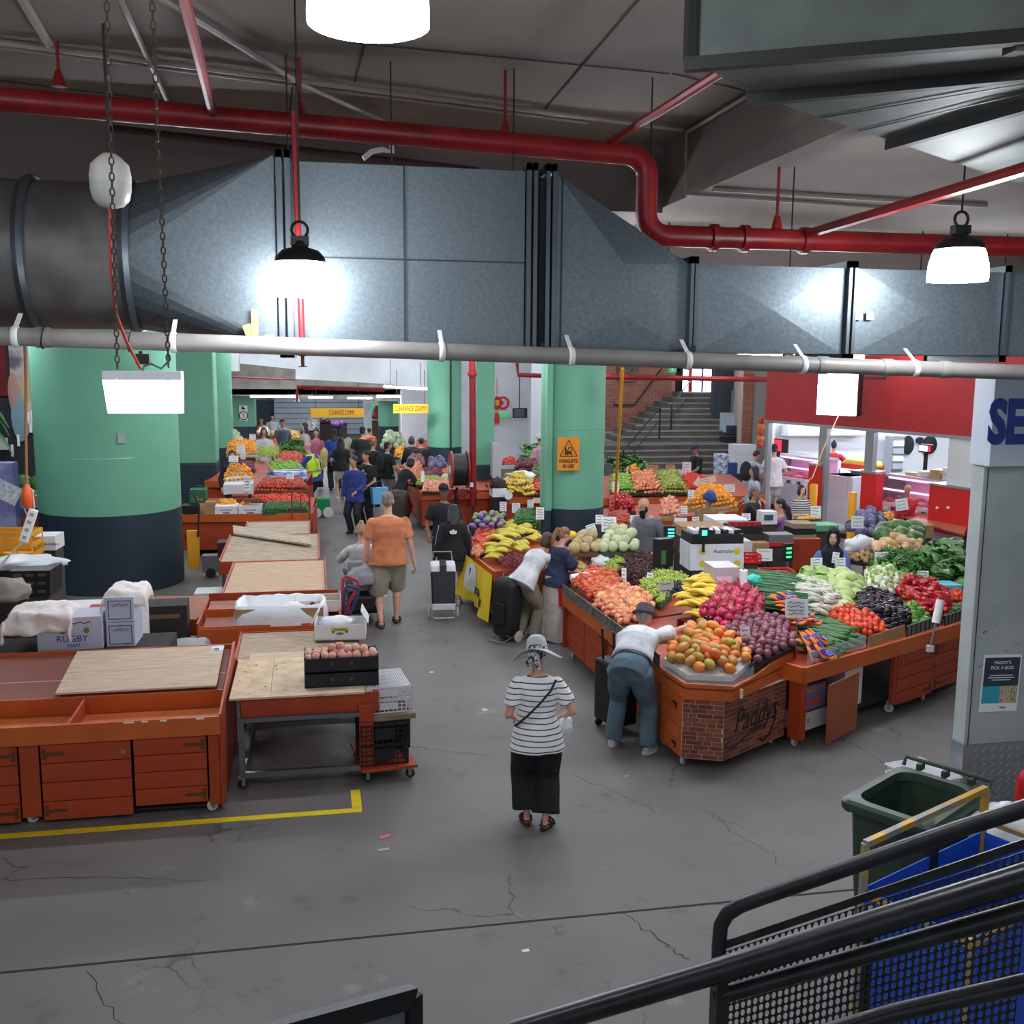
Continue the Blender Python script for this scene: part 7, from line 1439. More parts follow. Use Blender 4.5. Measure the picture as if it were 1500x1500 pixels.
b=MB(); b.ell(J['chest']+V((0,-.24,-.03)),(.17,.12,.25),14,10); remesh(b,.016,cloth((46,48,50)),'backpack',J['t'],3)
person('woman with black shoulder-length hair in a grey-blue top near the mandarins',1106,686,20.2,h=1.74,face=R(75),sk=(190,140,116),fem=True,hands={'R':(.2,.2,1.0),'L':(-.2,.2,1.0)},top=(cloth((176,182,196)),'long',.12,.03),bottom=(cloth((70,70,80)),'trousers',.015),hair=((26,22,24),'long'),lod=1)
person('shopper in a white hat and pink top behind the forklift pillar',792,637,27.0,face=R(20),sk=(206,160,140),fem=True,top=(cloth((214,170,180)),'short',.12,.03),bottom=(cloth((90,90,100)),'trousers',.015),hair=((60,50,46),'short'),hat=((220,216,210),'bucket'),lod=2)
J=person('man in a yellow high-visibility vest and blue tee leaning to the apples',459,648,26.4,face=R(70),sk=(212,164,142),lean=10,hd=(8,0),hands={'L':(-.2,.38,.9),'R':(.3,.05,.82)},top=(cloth((46,76,150)),'short',.12,.03),bottom=(cloth((46,48,58)),'trousers',.02),hair=((120,104,96),'bald'),lod=1,build=1.2)
b=MB(); X,Yv=V((1,0,0)),J['fw']; sp=J['sp']; loftE(b,[(J['Pv']-sp*.02,X,Yv,.25,.19),(J['Pv']+sp*.2,X,Yv,.235,.185),(J['chest'],X,Yv,.255,.19),(J['nb']-sp*.07,X,Yv,.23,.15),(J['nb'],X,Yv,.12,.09)],22); VS=mat('vest_lime',(214,236,40),.7,bump=.2,bs=16); v=remesh(b,.018,VS,'safety_vest',J['t'],3)
REF=mat('reflective',(150,156,150),.4,.3)
MB().rings([[J['Pv']+sp*z+X*(.262*math.cos(a))+Yv*(.205*math.sin(a)) for a in [2*PI*i/26 for i in range(26)]] for z in (.10,.15)],False).build('reflective_band',REF,v,2)
for sd in(-1,1):
    for f in(-1,1): MB().tube([J['Pv']+sp*.12+X*(sd*.12)+Yv*(f*.195),J['chest']+X*(sd*.13)+Yv*(f*.2),J['nb']-sp*.04+X*(sd*.13)+Yv*(f*.14)],.026,6,flat=.3).build('reflective_band',REF,v)
person('man in a royal blue jacket and dark trousers standing in the aisle',519,667,23.3,h=1.75,face=R(150),sk=(196,144,116),hd=(4,-18),hands={'L':(-.18,.28,1.0),'R':(.3,.04,.8)},top=(cloth((52,64,136)),'long',.2,.04),bottom=(cloth((34,36,48)),'trousers',.018),hair=((34,32,32),'short'),lod=1)
J=person('man in a black printed tee carrying a light blue bag',537,661,23.9,h=1.82,face=R(148),sk=(200,146,120),hd=(4,-30),hands={'L':(-.16,.3,1.0),'R':(.1,.28,1.0)},top=(cloth((24,25,30)),'short',.16,.03),bottom=(cloth((28,32,42)),'trousers',.02),hair=((26,24,26),'short'),lod=1,build=1.1)
MB().box(J['chest']+V((0,J['dp']+.05,0)),(.16,.01,.03)).box(J['chest']+V((0,J['dp']+.05,.06)),(.05,.01,.05)).build('shirt_print',mat('print_grey',(190,200,210),.7),J['t'])
q=PY(555,722,23.6); t=thing('blue_bag','light blue shopping bag carried by the black printed tee','bag',(q.x,q.y-.1,q.z-.12),R(20)); m=MB(); m.hexa([V(p) for p in ((-.16,-.06,-.12),(.16,-.06,-.12),(.16,.06,-.12),(-.16,.06,-.12),(-.2,-.08,.26),(.2,-.08,.26),(.2,.08,.26),(-.2,.08,.26))]); m.build('body',mat('bag_sky',(104,180,224),.5),t); MB().tube([(-.08,0,.26),(-.06,0,.4),(.06,0,.4),(.08,0,.26)],.012,6).build('handle',mat('bag_handle',(60,50,140),.6),t)
person('woman in a black coat leaning over the onions with a brown trolley',588,675,24.4,h=1.66,face=R(-62),sk=(190,140,120),fem=True,lean=26,hd=(10,0),hands={'R':(.2,.5,1.0),'L':(-.1,.5,.95)},top=(cloth((32,34,44)),'long',.35,.05),bottom=(cloth((110,24,44)),'trousers',.02),hair=((24,22,24),'bob'),lod=1)
q=PZ(583,775); t=thing('shopping_trolley','brown leather-look trolley beside the black coat','trolley',(q.x,q.y,0),R(-10)); trolley_bag(t,mat('brown_leather',(62,50,46),.4,bump=.3,bs=8),.24,.2); MB().tube([(-.12,.1,.1),(-.12,.15,1.0),(.12,.15,1.0),(.12,.1,.1)],.012,6).build('frame',BLK,t)
for x in(-.15,.15): MB().lathe([(.07,-.012),(.07,.012)],(x,.1,.07),12,rotm(0,PI/2)).build('wheel',BLK,t)
cr=[('man in a black tee with a black backpack facing the fruit',567,648,27,-55,(24,26,28),'short',(196,150,128),(40,30,26),'short',(150,144,138),'shorts'),
('man with short brown hair in a black tee seen from behind',546,644,27.6,-25,(28,28,30),'short',(210,160,138),(110,74,54),'short',(40,40,46),'trousers'),
('heavy man in a black cap and black tee in the middle of the aisle',531,627,31.0,-12,(36,32,34),'short',(190,140,118),(24,22,24),'short',(34,34,40),'trousers'),
('girl with long black hair in a black tee and shorts',499,641,29.2,5,(26,26,28),'short',(206,158,136),(26,22,22),'long',(206,200,196),'shorts'),
('woman with long black hair in a blue vest with a yellow bag',489,628,31.2,0,(44,72,150),'long',(206,158,136),(24,20,24),'long',(28,28,34),'trousers'),
('woman with long black hair in a beige cardigan',503,626,33.2,8,(186,180,158),'long',(206,158,136),(24,20,22),'long',(34,34,40),'trousers'),
('woman in a pink tee facing the viewer in the far aisle',463,629,31.6,172,(196,110,140),'short',(206,150,128),(40,30,30),'bun',(30,30,34),'trousers'),
('woman in a pale grey blouse reaching into the far greens',447,620,33.4,95,(206,200,194),'long',(214,170,150),(46,34,32),'long',(60,60,66),'trousers'),
('woman with curly brown hair in a black hooded top at the pillar',603,640,30.0,10,(30,30,34),'long',(190,140,120),(58,42,40),'bob',(40,40,46),'trousers'),
('man with black hair and a dark backpack at the pillar',617,642,29.4,8,(36,36,42),'short',(200,150,130),(22,20,22),'short',(40,40,46),'trousers'),
('vendor in a white top with dark hair behind the far grapes',386,627,31.0,190,(206,210,214),'long',(200,150,130),(60,36,34),'bob',(60,60,66),'trousers'),
('vendor in a slate shirt with a dark cap at the far left stall',413,615,36.0,200,(70,82,104),'short',(180,130,110),(30,28,30),'short',(50,50,56),'trousers'),
('far worker in an orange vest at the left',383,612,41,150,(226,96,40),'short',(180,130,110),(40,36,36),'short',(50,50,60),'trousers'),
('far worker in a white cap and pale shirt at the left',399,607,43,170,(206,206,206),'short',(190,140,120),(40,36,36),'short',(70,70,76),'trousers'),
('far shopper in an orange vest beside the long clearance sign',541,627,36,10,(230,120,50),'short',(190,140,120),(24,22,24),'short',(40,40,46),'trousers'),
('dark-haired vendor half hidden behind price cards at the left stall',340,661,24.6,185,(34,34,44),'long',(206,160,140),(30,26,26),'bob',(40,40,46),'trousers')]
for i,(lab,x,y,Yd,fa,tc_,sl,sk_,hc2,hs2,bc,bt) in enumerate(cr):
    J=person(lab,x,y,Yd,face=R(fa),sk=sk_,fem=hs2 in('long','bob','bun'),hands={'L':(-.24,.22,.92+.02*(i%4)),'R':(.24,.2+.03*(i%3),.95)},top=(cloth(tc_),sl,.12,.03),bottom=(cloth(bc),bt,.02,.7),hair=(hc2,hs2),hat=(((24,24,28),'cap') if 'cap' in lab else None),lod=2 if Yd>28 else 1,build=1.25 if 'heavy' in lab else 1.,feet={'L':(-.1,.06*(i%3),.09),'R':(.1,-.05*(i%2),.09)},shoes=((206,204,202) if i%3==0 else (44,42,42),'shoe'))
    if 'backpack' in lab: b=MB(); b.ell(J['chest']+V((0,-.22,-.05)),(.15,.1,.24),12,9); remesh(b,.018,cloth((30,31,34)),'backpack',J['t'],3)
    if 'yellow bag' in lab: crumple('shoulder_bag','yellow cloth bag',None,V((-.28,-.02,.95)),.12,.08,.28,cloth((206,190,110)),4,J['t'],amp=.1,flat=False)
bpy.data.scenes.remove(TMP)
q=PZ(470,757); t=thing('green_trolley_bag','green shopping bag with white wheels beside the yellow vest','bag',(q.x,q.y,0),R(10)); MB().box((0,0,.28),(.42,.36,.42)).build('body',mat('bag_green',(30,150,80),.5,bump=.15,bs=10),t,bev=.03)
for x in(-.15,.15): MB().lathe([(.05,-.02),(.13,-.016),(.13,.016),(.05,.02)],(x,-.2,.13),18,rotm(PI/2)).build('wheel',WHITE,t,True)
WA=V((10.41,22.5,0)); WB=V((11.88,16.88,0)); wd_=(WB-WA).normalized(); wi=V((-wd_.y,wd_.x,0)); RZW=math.atan2(wd_.y,wd_.x) 
def wl(u,k,z=0): return WA+wd_*u+wi*k+V((0,0,z))
def ws(px,py,k): 
    p=PP(px,py,WA+wi*k,wi); return (p-WA).dot(wd_),p.z
def wbox(name,m,u0,u1,k0,k1,z0,z1,par=None,bev=0):
    b=MB(); b.hexa([wl(u0,k0,z0),wl(u1,k0,z0),wl(u1,k1,z0),wl(u0,k1,z0),wl(u0,k0,z1),wl(u1,k0,z1),wl(u1,k1,z1),wl(u0,k1,z1)]); return b.build(name,m,par,bev=bev)
RW=mat('red_fascia',(176,34,40),.6,col2=(164,28,34),vs=2); RCAB=mat('red_cabinet',(206,34,32),.4); SHOPW=mat('shop_white',(232,234,238),.5); ALU=mat('aluminium',(168,172,176),.35,.7)
struct(wbox('wall_right',RW,-.02,9.5,0,.25,2.6,5.4),'deep red fascia wall above the butcher shop')
struct(wbox('trim_20',ALU,-.02,9.5,-.02,.27,2.54,2.6),'aluminium track under the red fascia')
struct(MB().box((17.4,27.1,1.6),(9.5,.2,3.2)).build('wall_shop_back',SHOPW),'white tiled back wall of the butcher shop')
struct(MB().bar((10.6,22.75,1.6),(12.8,27.1,1.6),.1,3.2).build('wall_shop_side',SHOPW),'white side wall of the butcher shop')
struct(MB().prism([(10.6,22.6),(WB.x+.3,WB.y),(22,16.9),(22,27),(12.7,27)],3.0,3.1).build('ceiling_shop',SHOPW),'white ceiling of the butcher shop')
for i,u in enumerate((.3,2.6,4.9)): batten(('added batten light over the left meat cabinet','added batten light over the middle of the butcher shop','added batten light over the long meat cabinet')[i],wl(u,2.2,2.85),wl(u+1.3,2.2,2.85),drop=.1)  # unseen battens put in to light the shop white
for i,(x,y) in enumerate(((14.2,25.8),(16.6,24.6),(18.6,23),(15,22))): batten('extra batten light added deep inside the butcher shop',(x-.7,y,2.9),(x+.7,y,2.9),drop=.08,grp='extra batten lights added deep inside the butcher shop')  # more unseen battens added to brighten the dark shop interior
m=MB()
for k in range(9): m.bar((12.7,26.995,.6+.3*k),(22,26.995,.6+.3*k),.004,.004)
struct(m.build('trim_21',mat('grout',(206,208,212),.7)),'grout lines of the shop tiles')
def wthing(name,lab,cat,px0,py0,px1,py1,k,dep,m,part='body',z0=None,grp=None):
    u0,z1=ws(px0,py0,k); u1,zb=ws(px1,py1,k); zb=max(0,zb) if z0 is None else z0
    t=thing(name,lab,cat,(0,0,0),0,grp); wbox(part,m,u0,u1,k,k+dep,zb,z1,t); return t,u0,u1,zb,z1
def post(lab,px0,px1,k=.05,m=ALU):
    u0,_=ws(px0,640,k); u1,_=ws(px1,640,k); return struct(wbox('trim_post',m,u0,u1,k,k+.12,0,2.56),lab)
post('aluminium post of the butcher shop front nearest the stair',1121,1125); post('wide aluminium post beside the bun-haired butcher',1200,1211); post('aluminium post above the red pier',1268,1280)
u0,_=ws(1392,660,.05); u1,_=ws(1422,660,.05); struct(wbox('pier_white',mat('pier_white',(206,206,202),.6),u0,u1+.3,.0,.3,1.25,2.56),'white pier at the end of the shop front')
for lab,a in (('red pier panel left of the wide aluminium post',(1185,681,1199,760)),('red pier panel under the second aluminium post',(1262,692,1280,770))):
    t,*q=wthing('pier_panel',lab,'panel',*a,.02,.2,RCAB); wbox('coping',ALU,q[0],q[1],.0,.24,q[3],q[3]+.05,t)
t,*q=wthing('red_cabinet','bright red cabinet panel with two white knobs at the shop front','cabinet',1362,710,1425,790,-.1,.5,RCAB); wbox('coping',ALU,q[0],q[1],-.12,.42,q[3],q[3]+.04,t)
for px in (1374,1390):
    u,z=ws(px,744,-.1); o=MB().ell((0,0,0),(.03,.03,.03)).build('knob',WHITE,t); o.location=wl(u,-.12,z)
YB=mat('bollard_yellow',(238,170,20),.5)
for lab,a in (('yellow safety bollard before the left red pier',(1188,709,1197,770)),('yellow safety bollard beside the white counter end',(1245,721,1254,790))):
    u,z=ws((a[0]+a[2])/2,a[1],-.25); t=thing('bollard',lab,'bollard',wl(u,-.25,0)); MB().lathe([(.085,0),(.085,z-.03),(.07,z)],n=18).build('tube',YB,t,True); MB().lathe([(.12,0),(.12,.02)],n=18).build('base_plate',YB,t)
PINK=mat('meat_glow',(255,150,220),.5,emit=1.1); MEAT=[mat('meat_%d'%i,c,.5) for i,c in enumerate(((170,40,50),(196,84,84),(150,30,40),(214,130,120)))]
CG=mat('case_glass',(232,226,236),.05,alpha=.15)
def meat_case(lab,px0,py0,px1,py1,k,dep):
    u0,z1=ws(px0,py0,k); u1,_=ws(px1,py1,k); t=thing('meat_cabinet',lab,'display case'); zc=z1-.62
    wbox('base',mat('case_base',(196,196,202),.4),u0,u1,k,k+dep,.12,zc,t); wbox('plinth',RCAB,u0,u1,k+.05,k+dep,0,.12,t); wbox('deck',mat('case_deck',(226,206,220),.4),u0,u1,k+.02,k+dep,zc,zc+.04,t)
    wbox('back_panel',mat('case_back',(230,200,224),.4),u0,u1,k+dep-.05,k+dep,zc,z1,t); wbox('top',mat('case_top',(206,210,214),.2,.3),u0,u1,k+.25,k+dep,z1-.05,z1,t); wbox('light_tube',PINK,u0+.05,u1-.05,k+.3,k+.36,z1-.1,z1-.06,t); wbox('light_tube',PINK,u0+.05,u1-.05,k+.1,k+.14,zc+.3,zc+.33,t)
    g=MB(); g.add([wl(u0,k+.02,zc),wl(u1,k+.02,zc),wl(u1,k+.26,z1),wl(u0,k+.26,z1)],[(0,1,2,3)]); g.build('front_glass',CG,t)
    m=MB(); m.hexa([wl(u0-.03,k,zc-.05),wl(u0,k,zc-.05),wl(u0,k+dep,zc-.05),wl(u0-.03,k+dep,zc-.05),wl(u0-.03,k+.24,z1),wl(u0,k+.24,z1),wl(u0,k+dep,z1),wl(u0-.03,k+dep,z1)]); m.build('end_frame',mat('case_end',(40,40,46),.5),t)
    n=int((u1-u0)/.28); i=0
    for a in range(n):
        for r in range(2):
            o=MB().ell((0,0,0),(.11,.12,.05),10,7).build('meat_cut',MEAT[(a+r*2)%4],t,True); o.location=wl(u0+.16+.28*a,k+.25+.3*r,zc+.08+.03*r)
    for a in range(int((u1-u0)/.2)): o=wbox('price_ticket',PAPER if a%2 else mat('ticket_dark',(60,60,70),.6),u0+.05+.2*a,u0+.17+.2*a,k-.005,k+.005,zc-.1,zc-.02,t)
    return t,u0,u1,z1
meat_case('pink-lit glass meat cabinet behind the white tee',1124,664,1187,742,2.6,.9)
t,u0,u1,z1=meat_case('long pink-lit meat cabinet behind the red-shirted man',1284,694,1400,760,.5,.9)
t,*q=wthing('cabinet_end','white end panel of the counter between the two aluminium posts','counter',1211,694,1246,770,.9,.7,mat('end_white',(214,220,232),.4)); wbox('dark_kick',BLK,q[0],q[1],.95,1.6,0,.1,t); wbox('upper_step',mat('end_white2',(206,212,224),.4),q[0],q[1]-.15,.88,1.55,q[2]+.55,q[3],t)
t,*q=wthing('grey_cabinet','grey service cabinet behind the second bollard','cabinet',1246,690,1264,770,1.4,.6,mat('steel_grey',(120,126,132),.4,.4)); wbox('top',ALU,q[0]-.02,q[1]+.02,1.38,2.02,q[3],q[3]+.03,t)
for i in range(6):
    u=u0+.35+.32*i; n_=(1,2,3,4,3,2)[i]
    for k in range(n_): o=wbox('foam_tray',mat('tray_pack%d'%(i%2),((196,160,120),(226,222,214))[i%2],.5),u,u+.27,.95,1.25,z1+.002+.06*k,z1+.055+.06*k); tag(o,'wrapped foam tray stacked on the long meat cabinet','tray','foam trays on the long meat cabinet')
t,*q=wthing('pos_screen','red and white till screen over the long meat cabinet','screen',1346,650,1364,664,1.6,.06,BLK); u_0,u_1,zb,zt_=q; wbox('display',mat('screen_blue',(190,220,240),.4,emit=1),u_0+.02,u_1-.1,1.59,1.6,zb+.03,zt_-.03,t); wbox('display',mat('screen_red',(220,40,60),.4,emit=.6),u_1-.1,u_1-.02,1.59,1.6,zb+.03,zt_-.03,t); wbox('stand',BLK,(u_0+u_1)/2-.04,(u_0+u_1)/2+.04,1.62,1.66,z1,zb,t)
t,*q=wthing('pos_screen','red and white till screen over the left meat cabinet','screen',1134,642,1152,664,2.2,.06,BLK); u_0,u_1,zb,zt_=q; wbox('display',mat('screen_red',(220,40,60),.4,emit=.6),u_0+.02,u_1-.2,2.19,2.2,zb+.03,zt_-.03,t); wbox('stand',BLK,u_0+.1,u_0+.2,2.22,2.26,1.0,zb,t)
for i,(x0,y0,x1,y1) in enumerate(((1322,638,1338,666),(1343,640,1352,650),(1352,638,1372,665))):
    a=PY(x0,y0,26.85); b=PY(x1,y1,26.85); o=MB().ell((0,0,0),(max(.12,(b.x-a.x)/2),.1,(a.z-b.z)/2),12,9).build('apron',mat('apron_black',(30,32,38),.8),None,True); o.location=(a+b)/2; tag(o,('black apron hung on the shop wall left of the till','small black apron hung above the till','black apron hung behind the till')[i],'apron')
t,w,h=vbox('wall_cupboard','white wall cupboards at the back of the butcher shop','cupboard',1153,622,1268,638,26.6,.35,mat('cupboard_white',(238,240,244),.4),None,0)
for i in range(4): MB().box((w*(i/4-.375),-.01,h/2),(w/4-.03,.02,h-.04)).build('door',mat('cupboard_door',(232,234,240),.4),t)
t,w,h=vbox('steel_shelf','steel shelving with cartons beside the hanging aprons','shelf',1308,640,1322,690,26.3,.4,ALU,ALU,0)
for k in range(4): MB().box((0,-.02,h*(.15+.22*k)),(w*.85,.06,h*.16)).build('carton',WCARD if k%2 else mat('carton_grey',(170,172,178),.6),t)
t,*q=wthing('red_tray','red tray of goods on the bench behind the bun-haired butcher','tray',1232,678,1268,690,2.6,.6,RCAB); 
for i in range(8): a=q[0]+(q[1]-q[0])*((i+.5)/8); o=MB().cyl(wl(a,2.7,q[3]),wl(a,3.1,q[3]),.1,10).build('roll',mat('yellow_pack',(226,196,90),.5),t,True)
u,z=ws(1120,617,-.15); t=thing('red_tassel','red hanging ornament string at the corner of the shop','ornament',wl(u-.12,-.15,z)); 
for k in range(5): MB().ell((0,0,-.14*k),(.07+.03*(k%2),.05,.09),8,6).build('charm',mat('charm_red%d'%(k%2),((206,36,30),(190,120,40))[k%2],.5),t,True)
u,zt_=ws(1200,546,-.9); a=PP(1200,600,wl(0,-.9),wi); 
t=thing('light_box_sign','blank glowing light box sign projecting from the red fascia','sign',(0,0,0)); Yb=19.0
a=PY(1201,547,Yb); b=PY(1251,608,Yb); t.location=(a+b)/2; t.rotation_euler=(0,0,R(-48)); w=b.x-a.x; h=a.z-b.z; MB().box((0,0,0),(w,.03,h)).build('lit_face',mat('sign_glow',(250,252,255),.4,emit=4),t); MB().box((0,.16,0),(w+.03,.28,h+.03)).build('case',BLK,t); MB().bar((w/2,.15,h*.4),(w/2+.5,.15,h*.4),.05).build('bracket',BLK,t)
MB().bar((0,.15,h/2),(0,.15,5.4-t.location.z),.03).build('hanger',BLK,t)
zpipe('cord','thin orange cord hanging from the light box sign down to the stall',[PY(1228,609,18.8),PY(1205,660,17.5),PY(1190,700,16.6),PY(1186,702,16.5),PY(1165,740,15.9)],.012,mat('orange_cord',(196,150,90),.6),5,'cord')
struct(MB().box((22,26,2.6),(.3,30,5.2)).build('wall_far_right',GREYW),'grey outer wall beyond the butcher shop')
struct(MB().box((-14,22,2.6),(.3,40,5.2)).build('wall_far_left',GREYW),'grey outer wall at the far left')
struct(MB().box((16,41,2.6),(14,.3,5.2)).build('wall_far_back',GREYW),'grey rear wall beyond the stair')
t=thing('knot_ornament','red paper knot ornament with tassel on the bright wall','ornament',PY(728,590,36.7)); RO=mat('ornament_red',(214,40,30),.6)
for s_ in(-1,1): MB().tube([V((s_*(.22+.2*math.cos(a)),-.03,.2*math.sin(a))) for a in [2*PI*i/14 for i in range(14)]],.045,6,close=True).build('loop',RO,t,True)
MB().box((0,-.04,0),(.36,.06,.36),0,rotm(0,PI/4)).build('knot',mat('ornament_deep',(190,30,26),.6),t); MB().box((0,-.08,0),(.14,.03,.2)).build('gold_mark',mat('gold',(226,170,50),.5),t); MB().lathe([(.06,-.35),(.09,-.55),(.1,-.75)],n=10).build('tassel',RO,t); MB().cyl((0,0,.3),(0,0,.9),.012,5).build('cord',RO,t)
t,w,h=board('menu_screen','black menu screen hung on the bright wall','screen',751,598,772,612,36.2,BLK,.08); 
for k in range(4): MB().box((-w*.05,-.045,h*(.3-.2*k)),(w*.7,.01,h*.06)).build('text_row',mat('menu_text',(170,180,200),.5),t)
MB().cyl((0,.1,h/2),(0,.1,h/2+1.2),.02).build('mount',BLK,t)
t=thing('standpipe','red fire standpipe running down before the square mint pillar','pipe'); a=PY(691,528,22.6); b=PY(693,740,22.6); MB().tube([V((b.x,22.6,b.z)),V((a.x,22.6,5.4))],.075,14).build('pipe',REDP,t,True)
for py in (548,720): q=PY(692,py,22.6); MB().lathe([(.08,-.04),(.11,-.03),(.11,.03),(.08,.04)],q,14).build('coupling',REDP,t,True)
MB().bar(V((b.x,22.6,b.z)),V((b.x,22.6,.0)),.05).build('foot',BLK,t); q=PY(690,710,22.5); MB().box(q,(.1,.02,.1)).build('label',PAPER,t)
q=PY(682,690,22.3); t=thing('hose_reel','red-rimmed fire hose reel with black hose','hose reel',(q.x-.1,q.y+.3,q.z)); MB().lathe([(.42,-.02),(.42,.02)],(-.18,0,0),24,rotm(0,PI/2)).build('rim',REDP,t,True); MB().lathe([(.42,-.02),(.42,.02)],(.18,0,0),24,rotm(0,PI/2)).build('rim',REDP,t,True); MB().lathe([(.3,-.16),(.36,-.14),(.36,.14),(.3,.16)],(0,0,0),24,rotm(0,PI/2)).build('hose',BLK,t,True); MB().lathe([(.1,-.22),(.1,-.19)],(0,0,0),14,rotm(0,PI/2)).build('hub',PAPER,t); MB().bar((.2,.1,0),(.35,.2,0),.06).build('bracket',REDP,t); MB().cyl((-.05,0,-.4),(-.05,0,-q.z+.0),.03).build('stand',BLK,t)
q=PY(672,724,22.4); t=thing('valve_set','red twin hydrant valves under the hose reel','valve',(q.x,q.y+.2,q.z)); 
for x in(-.22,.1): MB().lathe([(.05,-.06),(.11,-.05),(.11,.05),(.05,.06)],(x,0,0),12,rotm(PI/2)).build('hand_wheel',REDP,t,True); MB().cyl((x,0,0),(x,.3,0),.05,10).build('outlet',REDP,t)
MB().bar((-.3,.3,0),(.5,.3,0),.1).build('manifold',REDP,t); MB().bar((0,.3,0),(0,.3,-q.z),.05).build('stand',BLK,t)
t=thing('yellow_pole','yellow hazard pole standing right of the forklift pillar','pole'); MB().tube([PZ(898,790,.02),PY(912,540,16.6)],.028,8).build('pole',YB,t,True); MB().cyl(PY(903,745,16.75),PY(904,732,16.7),.033,8).build('red_band',REDP,t)
t=thing('steel_cabinet','tall pale grey steel cabinet with a blue SE sign at the right edge','cabinet'); CABM=mat('cabinet_paint',(176,184,182),.5,col2=(164,172,170),vs=3)
Yc=7.75; xc=PY(1412,1090,Yc).x; yb=PX(1394,1090,xc).y; xr=xc+1.6; zd=PY(1412,1092,Yc).z; zs=PY(1424,684,Yc).z; zt2=PY(1428,552,Yc).z
MB().box(((xc+xr)/2,(Yc+yb)/2,(zd+zs)/2),(xr-xc,yb-Yc,zs-zd)).build('body',CABM,t,bev=.008)
DP=mat('diamond_plate',(170,176,180),.4,.7,bump=.2,bs=40)
MB().box(((xc+xr)/2,(Yc+yb)/2,zd/2),(xr-xc+.01,yb-Yc+.01,zd)).build('kick_plate',DP,t)
m=MB(); n=0
for i in range(14):
    for k in range(int(zd/.075)):
        for q in(-1,1):
            m.bar((xc+.06+.085*i+(.042 if q>0 else 0),Yc-.008,.03+.075*k+.02),(xc+.06+.085*i+.045+(.042 if q>0 else 0),Yc-.008,.03+.075*k+.02+q*.04),.006,.006)
for j in range(max(1,int((yb-Yc)/.09))):
    for k in range(int(zd/.075)): m.bar((xc-.008,Yc+.02+.08*j,.05+.075*k),(xc-.008,Yc+.06+.08*j,.09+.075*k),.006,.006)
tag(m.build('tread_pattern',DP,t),None,None,None,'stuff')
MB().box((xc+.8,(Yc+yb)/2-.05,(zs+zt2)/2+.01),(1.66,yb-Yc+.1,zt2-zs)).build('sign_box',mat('sign_white',(196,204,216),.5),t,bev=.006)
text('SE','lettering',.50,mat('sign_blue',(26,60,150),.5),t,(xc-.07,Yc-.105,(zs+zt2)/2-.01),FR,'LEFT',.004,0,.72,.022)
MB().bar((xc+.035,Yc-.004,zd),(xc+.035,Yc-.004,zs),.006).build('edge_seam',mat('rust_dark',(70,60,54),.9),t)
MB().bar((xc+.0,Yc-.012,zs),(xr,Yc-.012,zs),.03,.02).build('ledge',CABM,t)
for i in range(7): MB().box((xc+.12+.11*(i%5),Yc-.003,1.3+.06*i),(hz(.02,.09),.003,hz(.004,.012)),0,rotm(0,hz(-.6,.6))).build('scratch',mat('scratch',(110,112,108),.9),t)
a=PY(1440,960,Yc); b=PY(1489,1040,Yc); w,h=b.x-a.x,a.z-b.z
p=thing('poster','PADDYS PICK A BOX poster stuck on the steel cabinet','poster',((a.x+b.x)/2,Yc-.006,(a.z+b.z)/2)); p.rotation_euler=(0,R(1.5),0)
MB().box((0,0,0),(w,.004,h)).build('sheet',PAPER,p); MB().box((0,-.003,h*.2),(w*.92,.003,h*.5)).build('navy_panel',mat('poster_navy',(44,58,74),.6),p); MB().box((-w*.23,-.003,-h*.2),(w*.46,.003,h*.3)).build('teal_panel',mat('poster_teal',(50,160,184),.6),p); MB().box((w*.23,-.003,-h*.2),(w*.46,.003,h*.3)).build('photo_panel',mat('poster_photo',(150,120,90),.7,col2=(60,70,60),vs=30,col3=(210,190,160)),p)
text("PADDY'S",'lettering',.042,PAPER,p,(0,-.0055,h*.36),FR); text('PICK A BOX','lettering',.042,PAPER,p,(0,-.0055,h*.27),FR); MB().box((0,-.0055,h*.14),(w*.6,.001,.006)).box((0,-.0055,h*.1),(w*.7,.001,.006)).box((0,-.0055,h*.06),(w*.5,.001,.006)).build('small_print',PAPER,p); text('Paddys','lettering',.024,INK,p,(w*.12,-.003,-h*.43),FR,shear=.3)
c=PY(1500,1135,7.2); e=thing('fire_extinguisher','red extinguisher edge at the right border beside the cabinet','extinguisher',(c.x+.03,7.2,0)); z_=c.z; MB().lathe([(.075,0),(.08,.02),(.08,.46),(.05,.53),(.025,.55)],n=18).build('cylinder',mat('ext_red',(190,20,30),.35),e,True); MB().lathe([(.02,.55),(.025,.6)],n=10).build('valve',BLK,e); MB().tube([(.02,0,.58),(.1,-.02,.5),(.1,-.02,.25)],.01,6).build('hose',BLK,e)
GB_=mat('bin_green',(54,74,58),.5,col2=(46,64,50),vs=4); zr=1.06
c0,c1,c2=PZ(1232,1168,zr),PZ(1352,1222,zr),PZ(1446,1158,zr); ctr=(c0+c2)/2; ux=(c2-c1).normalized(); rz=math.atan2(ux.y,ux.x)
t=thing('wheelie_bin','green open wheelie bin standing at the railing','bin',(ctr.x,ctr.y,0),rz); bw_,bd_=.84,.62
def rr_(w,d,z,r=.05): 
    pts=[]
    for cx,cy,a0 in ((w/2-r,d/2-r,0),(-w/2+r,d/2-r,90),(-w/2+r,-d/2+r,180),(w/2-r,-d/2+r,270)):
        for k in range(5): a=R(a0+22.5*k); pts.append(V((cx+r*math.cos(a),cy+r*math.sin(a),z)))
    return pts
